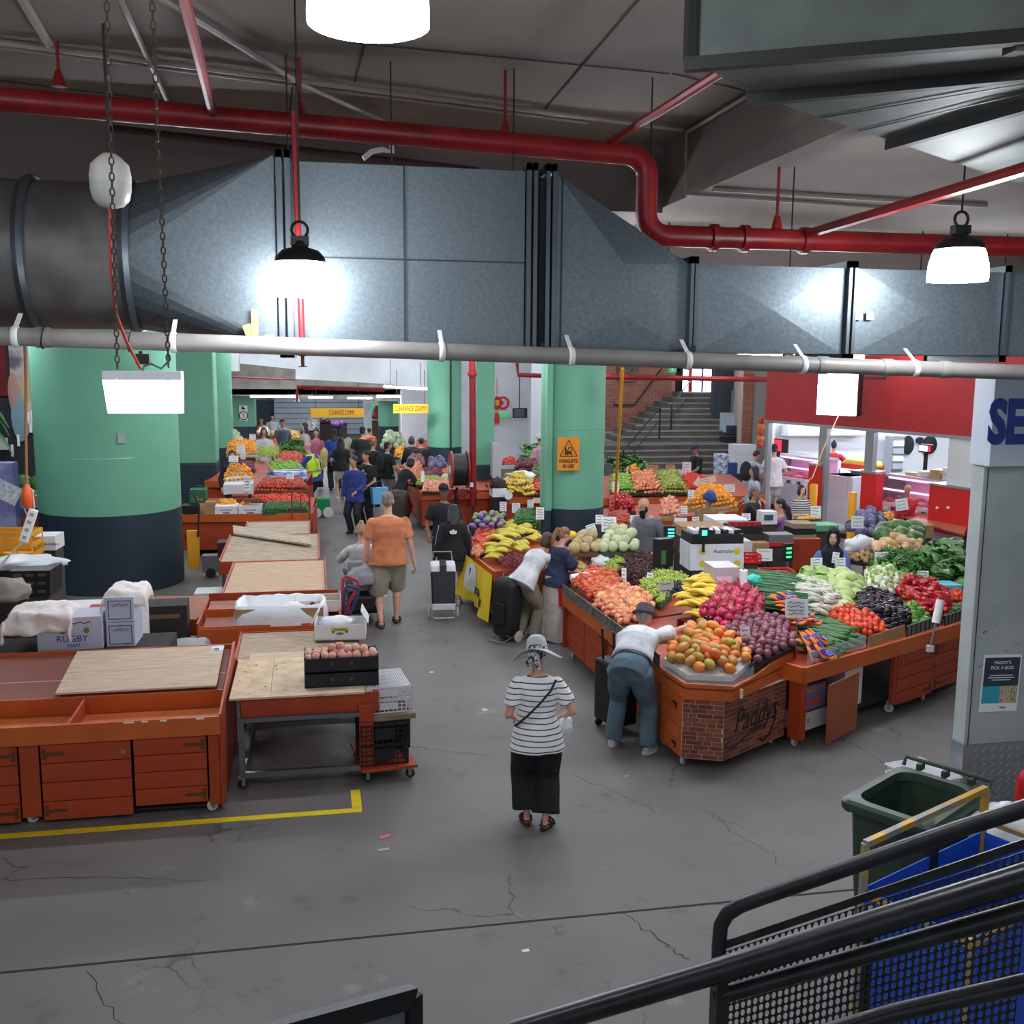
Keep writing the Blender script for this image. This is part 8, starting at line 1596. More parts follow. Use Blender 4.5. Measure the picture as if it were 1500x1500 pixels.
MB().rings([rr_(.62,.44,.06),rr_(.68,.5,.5),rr_(.74,.54,1.0),rr_(.70,.50,1.0),rr_(.64,.46,.5),rr_(.58,.40,.09)],True).build('body',GB_,t,True)
MB().rings([rr_(bw_,bd_,.98,.06),rr_(bw_+.02,bd_+.02,1.0,.06),rr_(bw_+.02,bd_+.02,1.04,.06),rr_(bw_-.02,bd_-.02,1.06,.06),rr_(.70,.50,1.06,.12),rr_(.69,.49,1.0,.12)],False).build('rim',GB_,t,True)
MB().tube([(.46,-.3,1.05),(.5,-.3,1.10),(.5,.3,1.10),(.46,.3,1.05)],.016,8).build('handle',GB_,t,True)
for y in(-.18,0,.18): MB().box((.47,y,1.07),(.08,.03,.05)).build('hinge_lug',GB_,t)
for y in(-.22,.22): MB().lathe([(.08,-.025),(.1,-.02),(.1,.02),(.08,.025)],(.3,y*1.2,.1),16,rotm(PI/2)).build('wheel',BLK,t,True)
t=thing('market_trolley','blue canvas trolley with a chipped yellow and grey frame','trolley'); FRM=mat('chipped_frame',(150,150,146),.5,.4,col2=(206,160,50),vs=7,vd=.25); BLU=mat('blue_canvas',(26,80,190),.6,bump=.2,bs=6)
q=lambda px,py,y: PY(px,py,y)
a=q(1268,1236,4.75); b=q(1444,1155,5.25); c=q(1270,1400,4.75); d=q(1440,1310,5.25)
MB().bar(a,b,.035).build('top_bar',FRM,t); 
for p0 in (a,b): MB().bar(p0,V((p0.x,p0.y,.12)),.035).build('upright',FRM,t)
dr=(b-a).normalized(); sd=V((dr.y,-dr.x,0)).normalized(); 
a2,b2=a+sd*.62,b+sd*.62
for p0 in (a2,b2): MB().bar(V((p0.x,p0.y,a.z-.25)),V((p0.x,p0.y,.12)),.035).build('upright',FRM,t)
zc=a.z-.28
MB().bar(V((a.x,a.y,zc)),V((a2.x,a2.y,zc)),.03).build('side_bar',FRM,t); MB().bar(V((b.x,b.y,zc+.1)),V((b2.x,b2.y,zc+.1)),.03).build('side_bar',FRM,t); MB().bar(V((a2.x,a2.y,zc)),V((b2.x,b2.y,zc)),.03).build('side_bar',FRM,t)
m=MB()
for p0,p1 in ((a,b),(b,b2),(b2,a2),(a2,a)): 
    s0=p0.lerp(p1,.02); s1=p0.lerp(p1,.98); m.bar(V((s0.x,s0.y,(zc+.2)/2+.05)),V((s1.x,s1.y,(zc+.2)/2+.05)),.008,zc-.25)
m.build('canvas_walls',BLU,t); m=MB(); m.add([V((p0.x,p0.y,.24)) for p0 in (a,b,b2,a2)],[(0,1,2,3)]); m.build('canvas_floor',BLU,t)
p0=a.lerp(b,.55); MB().box((p0.x,p0.y+.0,zc+.02),(.05,.05,.2),math.atan2(dr.y,dr.x)).build('strap',BLK,t)
for p0 in (a,b,a2,b2): castor(t,p0.x,p0.y,.06)
crumple('white_sack','crumpled white sacks stuffed beside the blue trolley','sack',q(1478,1225,5.6),.3,.25,.2,BAG,8)
tag(MB().box((q(1478,1225,5.6).x,5.75,.45),(.5,.4,.9)).build('sack_stand',mat('dull_blue',(30,60,120),.8)),'grey stand under the white sacks','stand')
c=PZ(1352,1128,.3); mesh_crate('plastic_crate','white lattice crate upside down behind the green bin',(c.x,c.y,0),.2,.42,.5,.3,WCR,10,4)
RB_=mat('rail_black_paint',(30,31,33),.32,.2,col2=(44,46,48),vs=12,bump=.06,bs=30)
t=thing('stair_railing','black tubular stair railing with perforated panel, bent end','railing')
yA=lambda px: 3.75-.75*(px-1055)/445
A_=lambda px,py: PY(px,py,yA(px))
top=[A_(1520,1178),A_(1400,1216),A_(1250,1268),A_(1120,1313),A_(1085,1326)]; end=[A_(1066,1338),A_(1056,1355),A_(1053,1385),A_(1052,1600)]
MB().tube(top+end,.031,14).build('top_rail',RB_,t,True)
P0=A_(1062,1384); P1=A_(1510,1232); dU=(P1-P0); Lp=dU.length; dU/=Lp; dV=V((0,0,-1)); pu=.031; pv=.036; nu_=int(Lp/pu); nv_=24; hr=.0115
vs=[];fs=[]
nrm=dU.cross(dV).normalized()
for i in range(nu_):
    for k in range(nv_):
        cc_=P0+dU*(pu*(i+.5+(.0)))+dV*(pv*(k+.5)+.03+0)
        o=len(vs)
        for (x,y) in ((-1,-1),(0,-1),(1,-1),(1,0),(1,1),(0,1),(-1,1),(-1,0)): vs.append(cc_+dU*(x*pu/2)+dV*(y*pv/2))
        for (x,y) in ((-1,-1),(0,-1),(1,-1),(1,0),(1,1),(0,1),(-1,1),(-1,0)): l=math.hypot(x,y); vs.append(cc_+dU*(x/l*hr)+dV*(y/l*hr*1.3))
        for j in range(8): fs.append((o+j,o+(j+1)%8,o+8+(j+1)%8,o+8+j))
sh=MB().add(vs,fs).build('perforated_sheet',RB_,t); so_=sh.modifiers.new('s','SOLIDIFY'); so_.thickness=.003
MB().bar(P0,P1,.012,.03).build('sheet_edge',RB_,t)
for px,py in ((1275,1330),): p=A_(px,py); MB().bar(p,p-V((0,0,1.0)),.03).build('stiffener',RB_,t)
t=thing('stair_railing','nearer thick black stair rail running to the lower edge','railing')
yB=lambda px: 2.55-.62*(px-755)/745
B_=lambda px,py: PY(px,py,yB(px))
MB().tube([B_(700,1528),B_(1045,1424),B_(1520,1279)],.0315,14).build('top_rail',RB_,t,True)
MB().tube([B_(1050,1460),B_(1520,1328)],.022,12).build('mid_rail',RB_,t,True); MB().tube([B_(1050,1560),B_(1310,1484),B_(1520,1436)],.022,12).build('lower_rail',RB_,t,True)
p=B_(1054,1432); MB().bar(p,p-V((0,0,1.0)),.048,.03).build('post',RB_,t)
t=thing('framed_board','black framed board standing on the landing at the lower edge','board'); a=PY(430,1508,2.1); b=PY(603,1459,2.35); d=(b-a); dn=V((0,0,-.5)); m=MB()
nn=d.cross(dn).normalized(); 
def fbar(p,q,w): return MB().bar(p,q,.05,w,up=nn)
fbar(a-d*.3,b,.03).build('frame_bar',BLACK,t); fbar(b,b+dn,.03).build('frame_bar',BLACK,t); fbar(a-d*.3+dn,b+dn,.03).build('frame_bar',BLACK,t); fbar(a-d*.3,a-d*.3+dn,.03).build('frame_bar',BLACK,t)
m=MB(); m.slab([a-d*.3+dn,b+dn,b,a-d*.3],.01); m.build('panel',mat('board_grey',(92,96,98),.5),t)
for lab,px,py,w,h,c_ in (('pink and white wrapper on the floor below the yellow corner',564,1226,.10,.045,(226,90,150)),('pale green smear of litter below the pink wrapper',562,1245,.09,.04,(150,176,166)),('white scrap on the aisle floor beside the crates',632,985,.06,.05,(190,196,194)),('pale scrap on the aisle floor left of the striped tee',710,1040,.06,.09,(176,190,186)),('white paper scrap beside the long floor joint',770,1393,.05,.03,(220,220,216)),('green leaf scrap near the bending man',918,1137,.04,.03,(150,170,90))):
    q=PZ(px,py); tag(MB().box((q.x,q.y,.003),(w,h,.003),hz(0,1)).build('litter_scrap',mat('scrap%d'%px,c_,.7)),lab,'litter')
def scribble(t,w,h,lines,seed,y=-.004):
    random.seed(seed); m=MB()
    for k in range(lines):
        z=h*(.3-.6*k/max(1,lines-1)) if lines>1 else 0; x=-w*.38; pts=[]
        while x<w*.38: pts.append(V((x,y,z+hz(-1,1)*h*.06))); x+=w*.07
        m.tube(pts,max(.0035,h*.018),4)
    m.build('handwriting',INK,t)
CARDN=0
def card(lab,px,py,wp,hp,Y,stick=True,lines=3,tilt=0,yaw=0,cm=PAPER,zb=None):
    global CARDN; CARDN+=1
    c=PY(px,py,Y); k=(c-CAM).dot(_f)/F; w=wp*k; h=hp*k; t=thing('price_card',lab,'price card',c,R(-9+yaw)); t.rotation_euler=(R(-8),R(tilt),R(-9+yaw))
    MB().box((0,0,0),(w,.004,h)).build('card',cm,t); scribble(t,w,h,lines,CARDN)
    if stick: MB().cyl((0,.004,-h/2+.01),(0,.004,-h/2-.16),.005,5).build('stick',STL,t)
    return t
def cardp(lab,px,py,wp,hp,pl,**k):
    p=PP(px,py+hp/2+6,*pl); return card(lab,px,py,wp,hp,p.y,**k)
card('large handwritten price card above the cucumbers',1167,891,34,27,9.55,lines=4)
cardp('white price card standing among the passionfruit',1092,931,14,25,pP,lines=3,tilt=-4)
cardp('small price card standing behind the spring onions',1166,868,10,14,pR)
cardp('price card in front of the hijab wearer at the lettuces',1196,824,17,14,pR,lines=3)
cardp('tilted price card beside the blue glove',1224,817,10,16,pR,tilt=8)
cardp('price card standing over the turnips',1231,824,15,14,pR)
cardp('wide price card among the parsley and pumpkins',1295,816,28,15,pR,lines=3)
cardp('price card tucked in the celery',1352,843,17,14,pR)
cardp('tilted price card before the spinach',1384,842,14,15,pR,tilt=-10)
cardp('price card on the grapes beside the vendor arm',914,842,7,20,pL)
cardp('pinkish price card among the green grapes',951,848,9,18,pL,tilt=12)
cardp('grey sign card above the bending mans hat',976,860,22,16,plane((4.3,9.8,1.0),(.1,1),.14),lines=2,cm=mat('card_grey',(160,158,156),.8))
cardp('price card standing over the honeydew melons left of the vendor',892,768,22,22,pM,lines=4)
cardp('small price card on a stick before the navy pillar base',878,761,11,14,pM)
cardp('tilted card on the rockmelons',866,774,14,12,pM,tilt=-18)
cardp('tilted card on the honeydew melons',912,781,18,12,pM,tilt=14)
card('price card with a yellow pear drawing beside the bearded vendor',934,764,22,19,15.9,lines=2)
card('price card at the green apples of the rear counter',902,714,10,16,21.6,lines=3)
card('price card above the yellow mangoes',1012,724,9,12,18.2)
card('white price card over the mandarins beside the brown shirt',1002,747,10,12,17.0)
card('white price card in front of the brown shirt',1019,763,10,12,15.9)
card('large blank white card before the brown shirt',997,766,19,15,15.7,lines=1)
card('price card right of the brown shirt',1056,757,10,10,15.8)
card('white price card under the phone-holding man',1093,757,13,10,15.9)
card('white sign card with an orange dot before the scale',1120,813,23,18,14.0,lines=2)
card('price card before the striped black and white top',1195,749,15,16,16.0,lines=3)
card('price card beside the purple cabbages',1256,765,18,18,14.2,lines=3)
card('price card held before the red shirt',1321,739,18,17,16.6,lines=3,tilt=-8)
card('price card on the tomatoes behind the pear heap',1069,715,15,11,22.0)
card('brown cardboard sign behind the apples left',955,688,18,14,23.8,cm=CARD,lines=2); card('brown cardboard sign behind the pears',982,687,14,13,23.9,cm=CARD,lines=2); card('pink cardboard sign next to the navy cap vendor',1006,686,13,18,24.0,cm=mat('card_pink',(226,200,206),.8),lines=4); card('second pink sign behind the tomatoes',1000,693,12,10,23.8,cm=mat('card_pink',(226,200,206),.8))
card('price card on the orange fascia left of the forklift pillar',777,738,9,12,22.1,stick=False); card('second small card on the orange fascia',786,733,10,8,22.1,stick=False,cm=mat('card_cream',(232,226,190),.8)); card('price card on the navy pillar side',737,742,10,14,21.8,lines=4); card('price card standing over the pale zucchini',756,744,12,14,19.5,lines=4); card('price card against the forklift pillar',791,752,12,18,16.9,lines=4)
card('price card over the mandarin cartons at the left stall',342,672,14,9,24.0); card('upper price card over the far yellow fruit',353,657,12,11,25.5); card('price card beside the grape carton',356,668,7,9,25.0); card('price card on the lime carton',425,698,11,8,22.9,stick=False); card('price card before the red apples at the left',362,708,9,22,21.7,lines=4)
card('white card over the onion counter',664,684,16,14,24.5); card('white plastic card holder on a blue stand',619,698,5,16,23.2,lines=0)
card('price card high in the far left produce',370,640,9,8,30); card('price card at the watermelons on the left',57,686,7,8,21.5)
t=thing('paper_arrow','cardboard arrow sign pointing left above the tomatoes','sign',PY(1031,705,21.4),R(-9)); t.rotation_euler=(R(-5),R(-14),R(-9)); PKC=mat('arrow_card',(226,206,186),.8)
MB().add([(-.25,-.01,0),(-.08,-.01,.14),(-.08,-.01,.07),(.27,-.01,.07),(.27,-.01,-.07),(-.08,-.01,-.07),(-.08,-.01,-.14)]+[(-.25,.01,0),(-.08,.01,.14),(-.08,.01,.07),(.27,.01,.07),(.27,.01,-.07),(-.08,.01,-.07),(-.08,.01,-.14)],[(6,5,4,3,2,1,0),(7,8,9,10,11,12,13)]+[(i,(i+1)%7,7+(i+1)%7,7+i) for i in range(7)]).build('board',PKC,t); scribble(t,.4,.1,2,77,-.014); MB().cyl((.1,0,-.05),(.1,0,-.5),.01,5).build('stick',STL,t)
for i,(y0,y1) in enumerate(((798,817),(817,834))):
    t,w,h=vbox('produce_carton',('upper white carton with yellow kiwi print inside the corner stall','lower white carton with yellow kiwi print inside the corner stall')[i],'box',1012,y0,1088,y1,13.2,.5,WCARD,DKS if i else None)
    text('Australian','print',h*.35,INK,t,(w*.12,-.003,h*.5),FR,shear=.2)
    for x in(-.3,.42): MB().ell((w*x*.9,-.002,h*.5),(.05,.003,.05),10,6).build('printed_fruit',mat('print_lemon',(214,200,60),.6),t)
t,w,h=vbox('produce_tray','black tray of clear packs on the white kiwi cartons','tray',1014,784,1088,798,13.2,.5,BLKC)
for i in range(8): o=MB().box((-w*.4+w*.115*i,.2,h+.03),(.07,.3,.05),hz(-.3,.3)).build('clear_pack',mat('clear_pack%d'%(i%2),((206,206,210),(40,36,40))[i%2],.2),t)
vbox('brown_carton','open brown carton behind the black tray of packs','box',1000,772,1062,786,14.4,.5,CARD,DKS); t,w,h=vbox('white_sheet','white tabletop sheet below the phone-holding man','sheet',1048,762,1095,773,15.0,.6,PAPER,DKS)
t,w,h=vbox('scale_display','black scale display with teal digits before the grey tee','scale',973,771,989,790,13.6,.06,BLK)
for k in range(3): MB().box((w*.12,-.004,h*(.25+.25*k)),(w*.55,.004,h*.13)).build('digits',mat('teal_digits',(60,190,170),.4,emit=1),t)
MB().cyl((0,.03,0),(0,.03,-.45),.02).build('pole',BLK,t)
t,w,h=vbox('scale_display','black scale display with teal digits beside the white kiwi cartons','scale',1026,773,1038,788,13.0,.05,BLK); MB().box((0,-.004,h*.5),(w*.6,.004,h*.5)).build('digits',mat('teal_digits',(60,190,170),.4,emit=1),t); MB().cyl((0,.03,0),(0,.03,-.2),.02).build('pole',BLK,t)
t,w,h=vbox('scale_display','black scale display with green digits behind the spring onions','scale',1149,797,1162,822,12.9,.06,BLK,None,10)
for k in range(3): MB().box((0,-.004,h*(.25+.25*k)),(w*.6,.004,h*.12)).build('digits',mat('green_digits',(50,170,110),.4,emit=.8),t)
MB().cyl((0,.03,0),(0,.03,-.3),.025).build('pole',STL,t)
t,w,h=vbox('bag_dispenser','black and green bag dispenser before the grey tee','dispenser',964,790,988,830,13.0,.14,BLK,None,20); MB().box((-.05,-.004,h*.35),(.08,.004,h*.5)).build('green_print',mat('disp_green',(70,110,70),.6),t); MB().box((0,.07,-.4),(.1,.1,.8)).build('stand',BLK,t)
q=PY(987,842,12.0); t=thing('water_bottle','clear water bottle standing by the bag dispenser','bottle',(q.x,12.1,.885)); MB().lathe([(.032,0),(.035,.02),(.035,.16),(.014,.2),(.014,.215)],n=14).build('body',mat('pet',(206,218,230),.1,alpha=.5),t,True); MB().lathe([(.016,.215),(.016,.24)],n=10).build('cap',mat('cap_blue',(80,150,210),.5),t)
t=thing('paper_stack','loose papers and a blue pad on the brown bench','papers',(5.15,12.05,.885),.2)
for i in range(5): MB().box((hz(-.1,.1),hz(-.08,.08),.004+.006*i),(.3,.21,.005),hz(-.5,.5)).build('sheet',PAPER if i<4 else mat('pad_blue',(120,150,190),.7),t)
t,w,h=vbox('white_tub','translucent white tub with a pink label beside the bananas','tub',1047,832,1082,874,11.0,.4,mat('tub_white',(176,168,172),.4),DKS); MB().box((-w*.1,-.003,h*.45),(w*.6,.003,h*.5)).build('pink_label',mat('label_pink',(222,190,200),.6),t)
t=thing('bag_roll','upright white roll of produce bags beside the tub','roll',PY(1088,872,10.9)); MB().lathe([(.045,0),(.045,.3)],n=18).build('roll',PAPER,t,True); MB().lathe([(.015,-.9),(.015,.32)],n=8).build('spindle',STL,t)
crumple('teal_bag','teal plastic bag behind the spring onions','bag',PY(1103,850,11.0),.1,.08,.07,mat('teal_plastic',(60,190,170),.4),4)
def basket(lab,px,py,Y,w,d,h,m,sup=True):
    c=PY(px,py,Y); t=thing('plastic_basket',lab,'basket',c,R(-6)); MB().box((0,0,.006),(w*.9,d*.9,.012)).build('base',m,t)
    for s_ in(-1,1):
        for k in range(3): MB().bar((-w/2,s_*d/2,.02+h*.42*k),(w/2,s_*d/2,.02+h*.42*k),.01,h*.2).build('wall_band',m,t); MB().bar((s_*w/2,-d/2,.02+h*.42*k),(s_*w/2,d/2,.02+h*.42*k),.01,h*.2).build('wall_band',m,t)
    for x in(-1,-.33,.33,1):
        for s_ in(-1,1): MB().bar((x*w/2,s_*d/2,0),(x*w/2,s_*d/2,h),.015).build('wall_rib',m,t)
    if sup: MB().box((0,0,-c.z/2),(w*.8,d*.8,c.z)).build('stand',DKS,t)
    return t
RBK=mat('basket_red',(214,34,36),.45); basket('red plastic basket beside the blue glove',1137,846,11.9,.4,.26,.09,RBK); basket('red plastic basket beside the kiwi cartons',1098,824,13.4,.26,.2,.12,RBK)
t,w,h=vbox('brown_roll','roll of brown paper lying on the service bench','roll',1100,796,1126,812,14.2,.2,CARD,DKS); 
t,w,h=vbox('weighing_scale','white weighing scale beside the lilac tee','scale',1117,750,1138,768,15.4,.25,WHITE,DKS); MB().box((-.02,-.004,h*.55),(w*.6,.004,h*.45)).build('keypad',mat('keypad',(60,80,110),.5),t)
t,w,h=vbox('weighing_scale','grey scale plate with a red base behind the brown roll','scale',1127,784,1162,794,14.4,.3,GREYM,DKS); MB().box((0,.15,-.03),(w*1.05,.34,.06)).build('base',mat('scale_red',(196,40,44),.5),t)
for i in range(3): vbox('punnet_tray',('lowest black punnet tray stack left of the hijab','middle black punnet tray stack left of the hijab','topmost black punnet tray left of the hijab')[i],'tray',1163,784-8*i,1195,790-8*i,15.0,.4,BLKC if i%2 else mat('tray_tan',(150,130,110),.7),DKS if i==0 else None)
vbox('orange_hoarding','orange counter panel behind the hijab wearer','panel',1163,790,1200,835,14.6,.1,ORANGE2)
t,w,h=vbox('fruit_tray','tray of orange halves before the black and white striped top','tray',1175,764,1205,770,16.4,.35,BLKC,DKS)
for i in range(7): o=MB().ell((-w*.42+w*.14*i,.15,h+.03),(.055,.07,.035),9,6).build('fruit_half',mat('papaya',(240,170,50),.5),t,True)
t,w,h=vbox('green_carton','green and white carton beside the purple cabbages','box',1196,770,1228,778,15.6,.4,mat('carton_green',(90,170,120),.6),DKS)
t,w,h=vbox('berry_trays','red berry punnets before the phone-holding man','punnets',1072,772,1116,780,14.6,.4,BLKC,DKS)
for i in range(9): MB().box((-w*.42+w*.105*i,.12,h+.03),(.08,.12,.06)).build('punnet',mat('berry%d'%(i%2),((170,30,50),(206,60,60))[i%2],.4),t)
t,w,h=vbox('carton_stack','pale carton stack below the berry punnets','boxes',1068,794,1100,836,14.0,.4,mat('carton_pale',(206,200,196),.7))
t,w,h=vbox('banana_carton','white carton of small yellow fruit behind the watermelons','box',1283,763,1318,775,15.2,.4,WCARD,DKS)
heap(man,'yellow_plum','small yellow fruit in the white carton behind the watermelons','fruit','small yellow fruit behind the watermelons',[(1288,764),(1312,764),(1310,758),(1290,758)],pf(15.3,PY(1300,762,15.3).z,.05),.075,.04)
t,w,h=vbox('carton','brown carton right of the watermelons','box',1337,770,1366,788,15.0,.4,CARD,DKS)
t,w,h=vbox('blue_carton','light blue carton at the end of the vegetable counter','box',1384,858,1408,870,11.6,.3,mat('carton_sky',(110,190,206),.6),DKS)
for k in range(3):
    for i in range(2):
        t,w,h=vbox('foam_box','white foam box in the stack beside the stair foot','box',1076+16*i,652+14*k,1091+16*i,665.5+14*k,26.8,.5,mat('foam_white',(214,216,220),.7)); tag(t,None,None,'foam boxes beside the stair foot')
        if k==2: MB().box((0,.25,-t.location.z/2),(w*.9,.45,t.location.z)).build('stand',DKS,t)
for k in range(6):
    t,w,h=vbox('crate','white and blue printed carton in the tall stack beside the navy panel','box',1053,666+12*k,1068,677.5+12*k,24.4,.4,mat('crate_print',(206,212,220),.6,col2=(90,110,170),vs=9,vd=.2)); tag(t,None,None,'printed cartons beside the navy panel')
    if k==5: MB().box((0,.2,-t.location.z/2),(w,.4,t.location.z)).build('stand',DKS,t)
vbox('navy_panel','navy display panel beside the printed cartons','panel',1068,678,1078,735,24.3,.15,mat('navy_board',(50,70,130),.6),BLK)
pWm=plane((-6.3,20.5,1.12),(0,1),.5)
heap(wm,'watermelon','green watermelon on the shelf left of the huge pillar','melon','watermelons left of the huge pillar',[(18,742),(80,742),(80,715),(30,715)],pWm,.3,.1,sp=.85,sc=1.)
t,w,h=vbox('melon_shelf','brown carton shelf under the watermelons at the left','shelf',15,727,82,742,20.3,1.2,CARD,DKS)
t,w,h=vbox('blue_rack','blue strap bundle below the watermelons','strap',12,744,70,753,19.8,.3,mat('rack_blue',(40,80,150),.5),ORANGE2)
t=basket('yellow laundry-style basket at the left edge',24,812,14.6,.56,.4,.34,mat('basket_yellow',(236,166,40),.45))
t,w,h=vbox('white_carton','white carton with yellow print beside the yellow basket','box',49,786,82,806,14.9,.4,WCARD,DKS); MB().ell((-w*.2,-.002,h*.5),(.06,.003,.05)).build('printed_fruit',mat('print_lemon',(214,200,60),.6),t); text('Australian','print',h*.3,INK,t,(w*.22,-.003,h*.45),FR,shear=.2)
for i in range(3):
    t,w,h=vbox('black_crate',('lowest black slotted crate left of the huge pillar','middle black slotted crate left of the huge pillar','topmost black slotted crate left of the huge pillar')[i],'crate',12,861-12*i,74,872-12*i,13.4,.5,BCR,DKS if i==0 else None)
    for x in(-.3,0,.3): MB().box((w*x,-.004,h*.5),(w*.2,.006,h*.3)).build('slot',mat('slot_olive',(90,86,60),.7),t)
crumple('plastic_sheet','clear plastic sheeting over trays at the left edge','sheet',PY(35,825,14.0),.5,.3,.1,BAG,9)
crumple('grey_sack','grey sack at the left border behind the cloth','sack',PY(5,868,12.2),.3,.25,.16,mat('sack_grey',(150,142,134),.9),2)
t=thing('purple_rack','display rack with purple bags at the left edge','rack',PY(4,770,18.0)); MB().box((0,0,.3),(.5,.3,1.5)).build('back_board',mat('rack_purple',(90,90,150),.6,col2=(150,150,180),vs=5),t); MB().box((.1,-.16,.6),(.5,.02,.3),0,rotm(0,.5)).build('price_board',mat('board_pale',(150,160,170),.7,col2=(220,220,220),vs=20),t); MB().box((0,0,-.9),(.4,.3,1.0)).build('stand',BLK,t)
zpipe('cord','brown cord with black ties hanging from the drain pipe at the left',[PY(36,498,6.2),PY(38,560,6.3),PY(38,640,6.3),PY(39,712,6.3)],.008,mat('brown_cord',(150,96,50),.6),6,'cord')
t=thing('extension_socket','orange extension socket hanging on the brown cord','socket',PY(40,728,6.3)); MB().lathe([(.012,-.07),(.028,-.05),(.032,.02),(.018,.06),(.01,.075)],n=12).build('body',mat('socket_orange',(230,90,40),.5),t,True)
MB().tube([(0,0,.07),(.03,0,.04),(.035,0,-.06),(.0,0,-.13),(-.025,0,-.05),(-.02,0,.05)],.005,5,close=True).build('cable_loop',mat('cream_cable',(206,190,160),.6),t)
c=PY(42,770,6.3); t=thing('power_strip','white power strip dangling below the orange socket','power strip',c); t.rotation_euler=(0,R(20),0); MB().box((0,0,0),(.05,.03,.2)).build('body',WHITE,t,bev=.005)
for k in range(4): MB().box((0,-.016,-.07+.047*k),(.022,.004,.02)).build('outlet',mat('outlet_grey',(150,150,150),.5),t)
MB().tube([(0,0,-.1),(-.05,0,-.2),(-.12,0,-.45),(-.22,0,-.62)],.006,6).build('cable',mat('cream_cable',(206,190,160),.6),t)
for i,(a,b) in enumerate(((314,348),(349,384))): 
    t,w,h=vbox('white_carton',('white carton of mandarins on the orange counter','half closed white carton of mandarins on the orange counter')[i],'box',a,742,b,755,20.95,.45,WCARD,None,0); text('Australian','print',h*.3,INK,t,(0,-.004,h*.6),FR,shear=.2); MB().box((0,-.003,h*.3),(w*.3,.003,h*.12)).build('hand_slot',mat('slot_dark',(60,40,30),.8),t)
    if i: o=MB().box((w*.1,.2,h+.1),(w*.8,.4,.01),0,rotm(-.3)).build('flap',CARD,t)
t,w,h=vbox('fruit_carton','white mango carton on black legs beside the navy pillar','box',327,710,370,724,22.0,.5,WCARD,None,0); scribble(t,w,h,1,5); 
for x in(-.4,.4): MB().bar((w*x,.1,0),(w*x,.1,-t.location.z),.06).build('leg',BLK,t)
t,w,h=vbox('fruit_carton','blue and white striped carton holding the limes','box',391,692,450,704,23.3,.6,mat('lime_carton',(206,214,230),.6,col2=(70,110,190),vs=4,vd=.2,stretch=(1,1,6)),DKS,3); MB().box((-w*.42,.2,h+.1),(.02,.6,.35),0,rotm(0,-.6)).build('flap',CARD,t)
t,w,h=vbox('green_carton','green crate-like carton at the square mint pillar','box',277,718,302,737,21.2,.4,mat('carton_dkgreen',(40,110,80),.6,col2=(30,90,64),vs=6),None,0); MB().box((0,-.004,h*.35),(w*.6,.004,h*.4)).build('window',mat('green_print',(150,150,70),.7,col2=(40,60,40),vs=20),t); MB().tube([(-w*.3,.2,h),(-w*.2,.2,h+.06),(w*.2,.2,h+.06),(w*.3,.2,h)],.012,5).build('handle',mat('carton_dkgreen',(40,110,80),.6),t)
vbox('brown_carton','small brown carton beside the green carton','box',300,736,315,753,20.95,.3,CARD,None,0); vbox('black_case','black case with papers at the pillar end of the orange counter','case',266,741,290,752,20.95,.4,BLK,None,0)
t=thing('red_stand','thin red frame stand at the aisle end of the orange counter','stand'); RS=mat('stand_red',(150,40,36),.5)
a,b,c,d=PY(427,750,20.7),PY(427,712,20.7),PY(453,710,20.7),PY(454,750,20.7); MB().tube([V((a.x,20.7,0)),V((b.x,20.7,b.z)),V((c.x,20.7,b.z)),V((d.x,20.7,0))],.018,6).build('frame',RS,t); m=(b+c)/2; MB().cyl((m.x,20.7,b.z),(m.x,20.7,b.z-.5),.015,6).build('upright',RS,t)
t=thing('pallet_jack','yellow pallet truck parked behind the huge pillar','pallet truck',PZ(296,848)); MB().box((-.15,.2,.5),(.2,.12,.7)).build('mast',YB,t); MB().box((.15,.2,.25),(.3,.25,.3)).build('drive_unit',mat('jack_grey',(120,120,124),.5,.3),t); MB().lathe([(.09,-.03),(.09,.03)],(.15,.05,.09),14,rotm(PI/2)).build('wheel',BLK,t,True); MB().bar((.3,.2,.4),(1.4,.25,.4),.06).build('fork',STL,t); MB().bar((.3,.2,.15),(1.4,.25,.15),.06).build('fork',STL,t); MB().tube([(-.05,.1,.75),(-.02,.15,1.3),(-.1,.15,1.5)],.02,6).build('tow_handle',BLK,t)
t,w,h=vbox('white_carton','white carton with yellow print on the floor behind the corner table','box',283,842,324,868,16.2,.45,WCARD,None,0); text('Australian','print',h*.22,INK,t,(-w*.12,-.004,h*.4),FR,shear=.2); MB().ell((w*.3,-.003,h*.4),(.05,.003,.04)).build('printed_fruit',mat('print_lemon',(214,200,60),.6),t); t.location.z=0
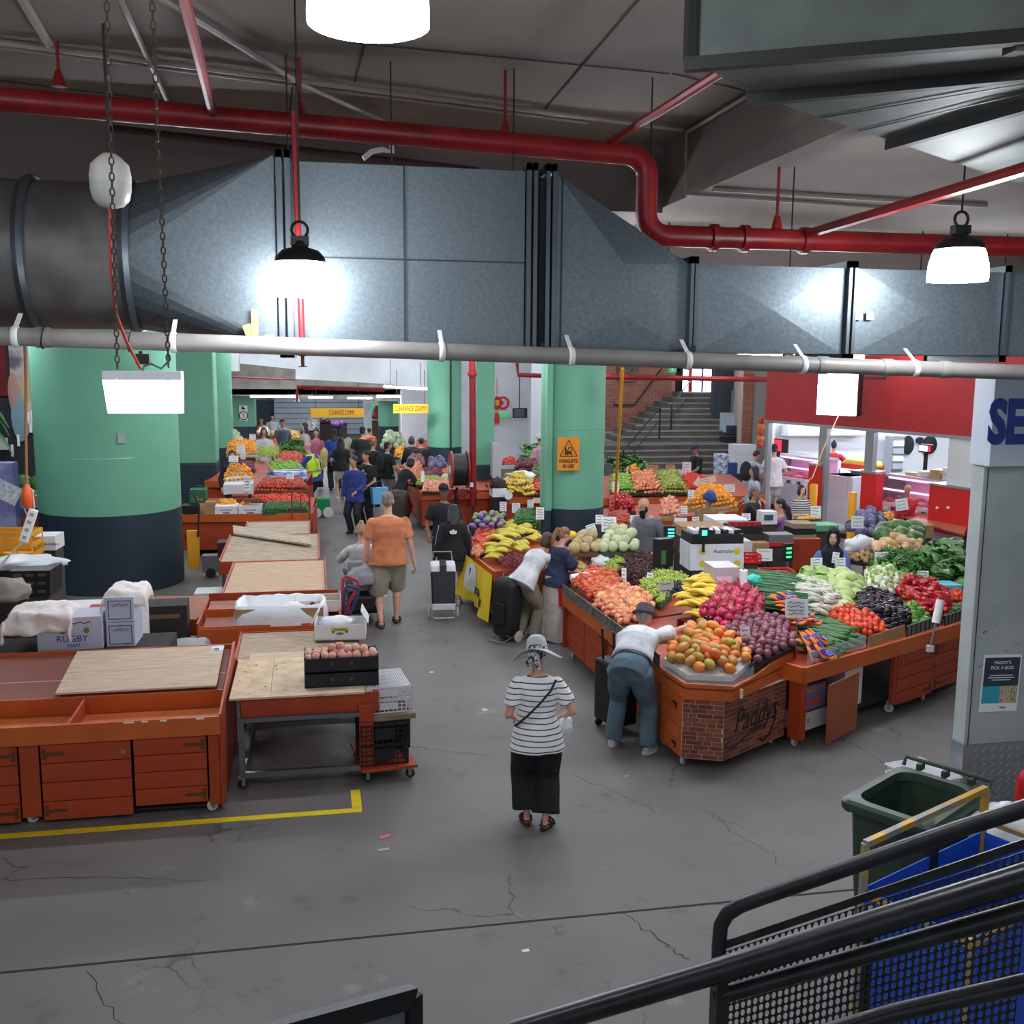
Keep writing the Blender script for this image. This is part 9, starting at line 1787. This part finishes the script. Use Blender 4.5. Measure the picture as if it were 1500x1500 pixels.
vbox('folded_chair','dark red folded seat behind the plank carts','chair',318,795,345,815,17.5,.3,mat('dark_red_seat',(70,24,28),.7),None,0)
for i,(x0,y0,x1,y1,Y,c_,lab) in enumerate(((484,618,508,626,46,(150,90,170),'purple bags piled at the far end of the aisle'),(468,613,484,620,46,(60,60,66),'dark crates piled at the far end of the aisle'),(440,618,468,632,44,(226,226,226),'white sacks heaped in the far aisle'),(376,628,396,640,38,(206,206,190),'pale produce mound at the far left stall'),(396,632,440,644,38,(196,160,90),'yellow produce mound at the far left stall'),(545,600,560,616,44,(150,40,44),'dark red machine at the far white wall'))):
    a=PY(x0,y0,Y); b=PY(x1,y1,Y); crumple('produce_mound',lab,'goods',((a.x+b.x)/2,Y,(a.z+b.z)/2),(b.x-a.x)/2,.5,(a.z-b.z)*.8,mat('mound%d'%i,c_,.7,col2=tuple(int(v*.6) for v in c_),vs=9,vd=.3),i)
    tag(MB().box(((a.x+b.x)/2,Y,b.z/2),(b.x-a.x,.8,b.z)).build('goods_stand',DKS),'stand under the '+lab.split(' at')[0].split(' in')[0].split(' heaped')[0].split(' piled')[0],'stand')
vbox('white_fridge','tall pale drinks cabinet left of the bananas between the pillars','fridge',722,650,734,700,24.4,.6,mat('fridge',(176,182,184),.4),DKS); t,w,h=vbox('mushroom_carton','white carton heaped with dark mushrooms beside the navy pillar base','box',722,716,742,728,22.2,.5,WCARD,None,0); MB().box((0,.2,-t.location.z/2),(w*.9,.4,t.location.z)).build('stand',BLK,t); crumple('mushroom_heap','dark mushrooms',None,V((0,.2,h+.05)),.2,.18,.16,mat('mushroom',(66,54,50),.8,col2=(40,34,32),vs=20),6,t)
tag(MB().cyl(PZ(745,750,.0)+V((0,3,0)),PY(745,726,21.9),.09,12).build('white_post',mat('post_white',(214,214,216),.5),None,True),'white post at the end of the banana counter between the pillars','post')
tag(MB().bar(PY(905,540,35.2),PY(932,540,35.2),.04,.9).build('menu_board',mat('board_black',(52,54,60),.7,col2=(120,110,80),vs=14,vd=.2)),'black wall board with yellow writing on the brick wall','board')
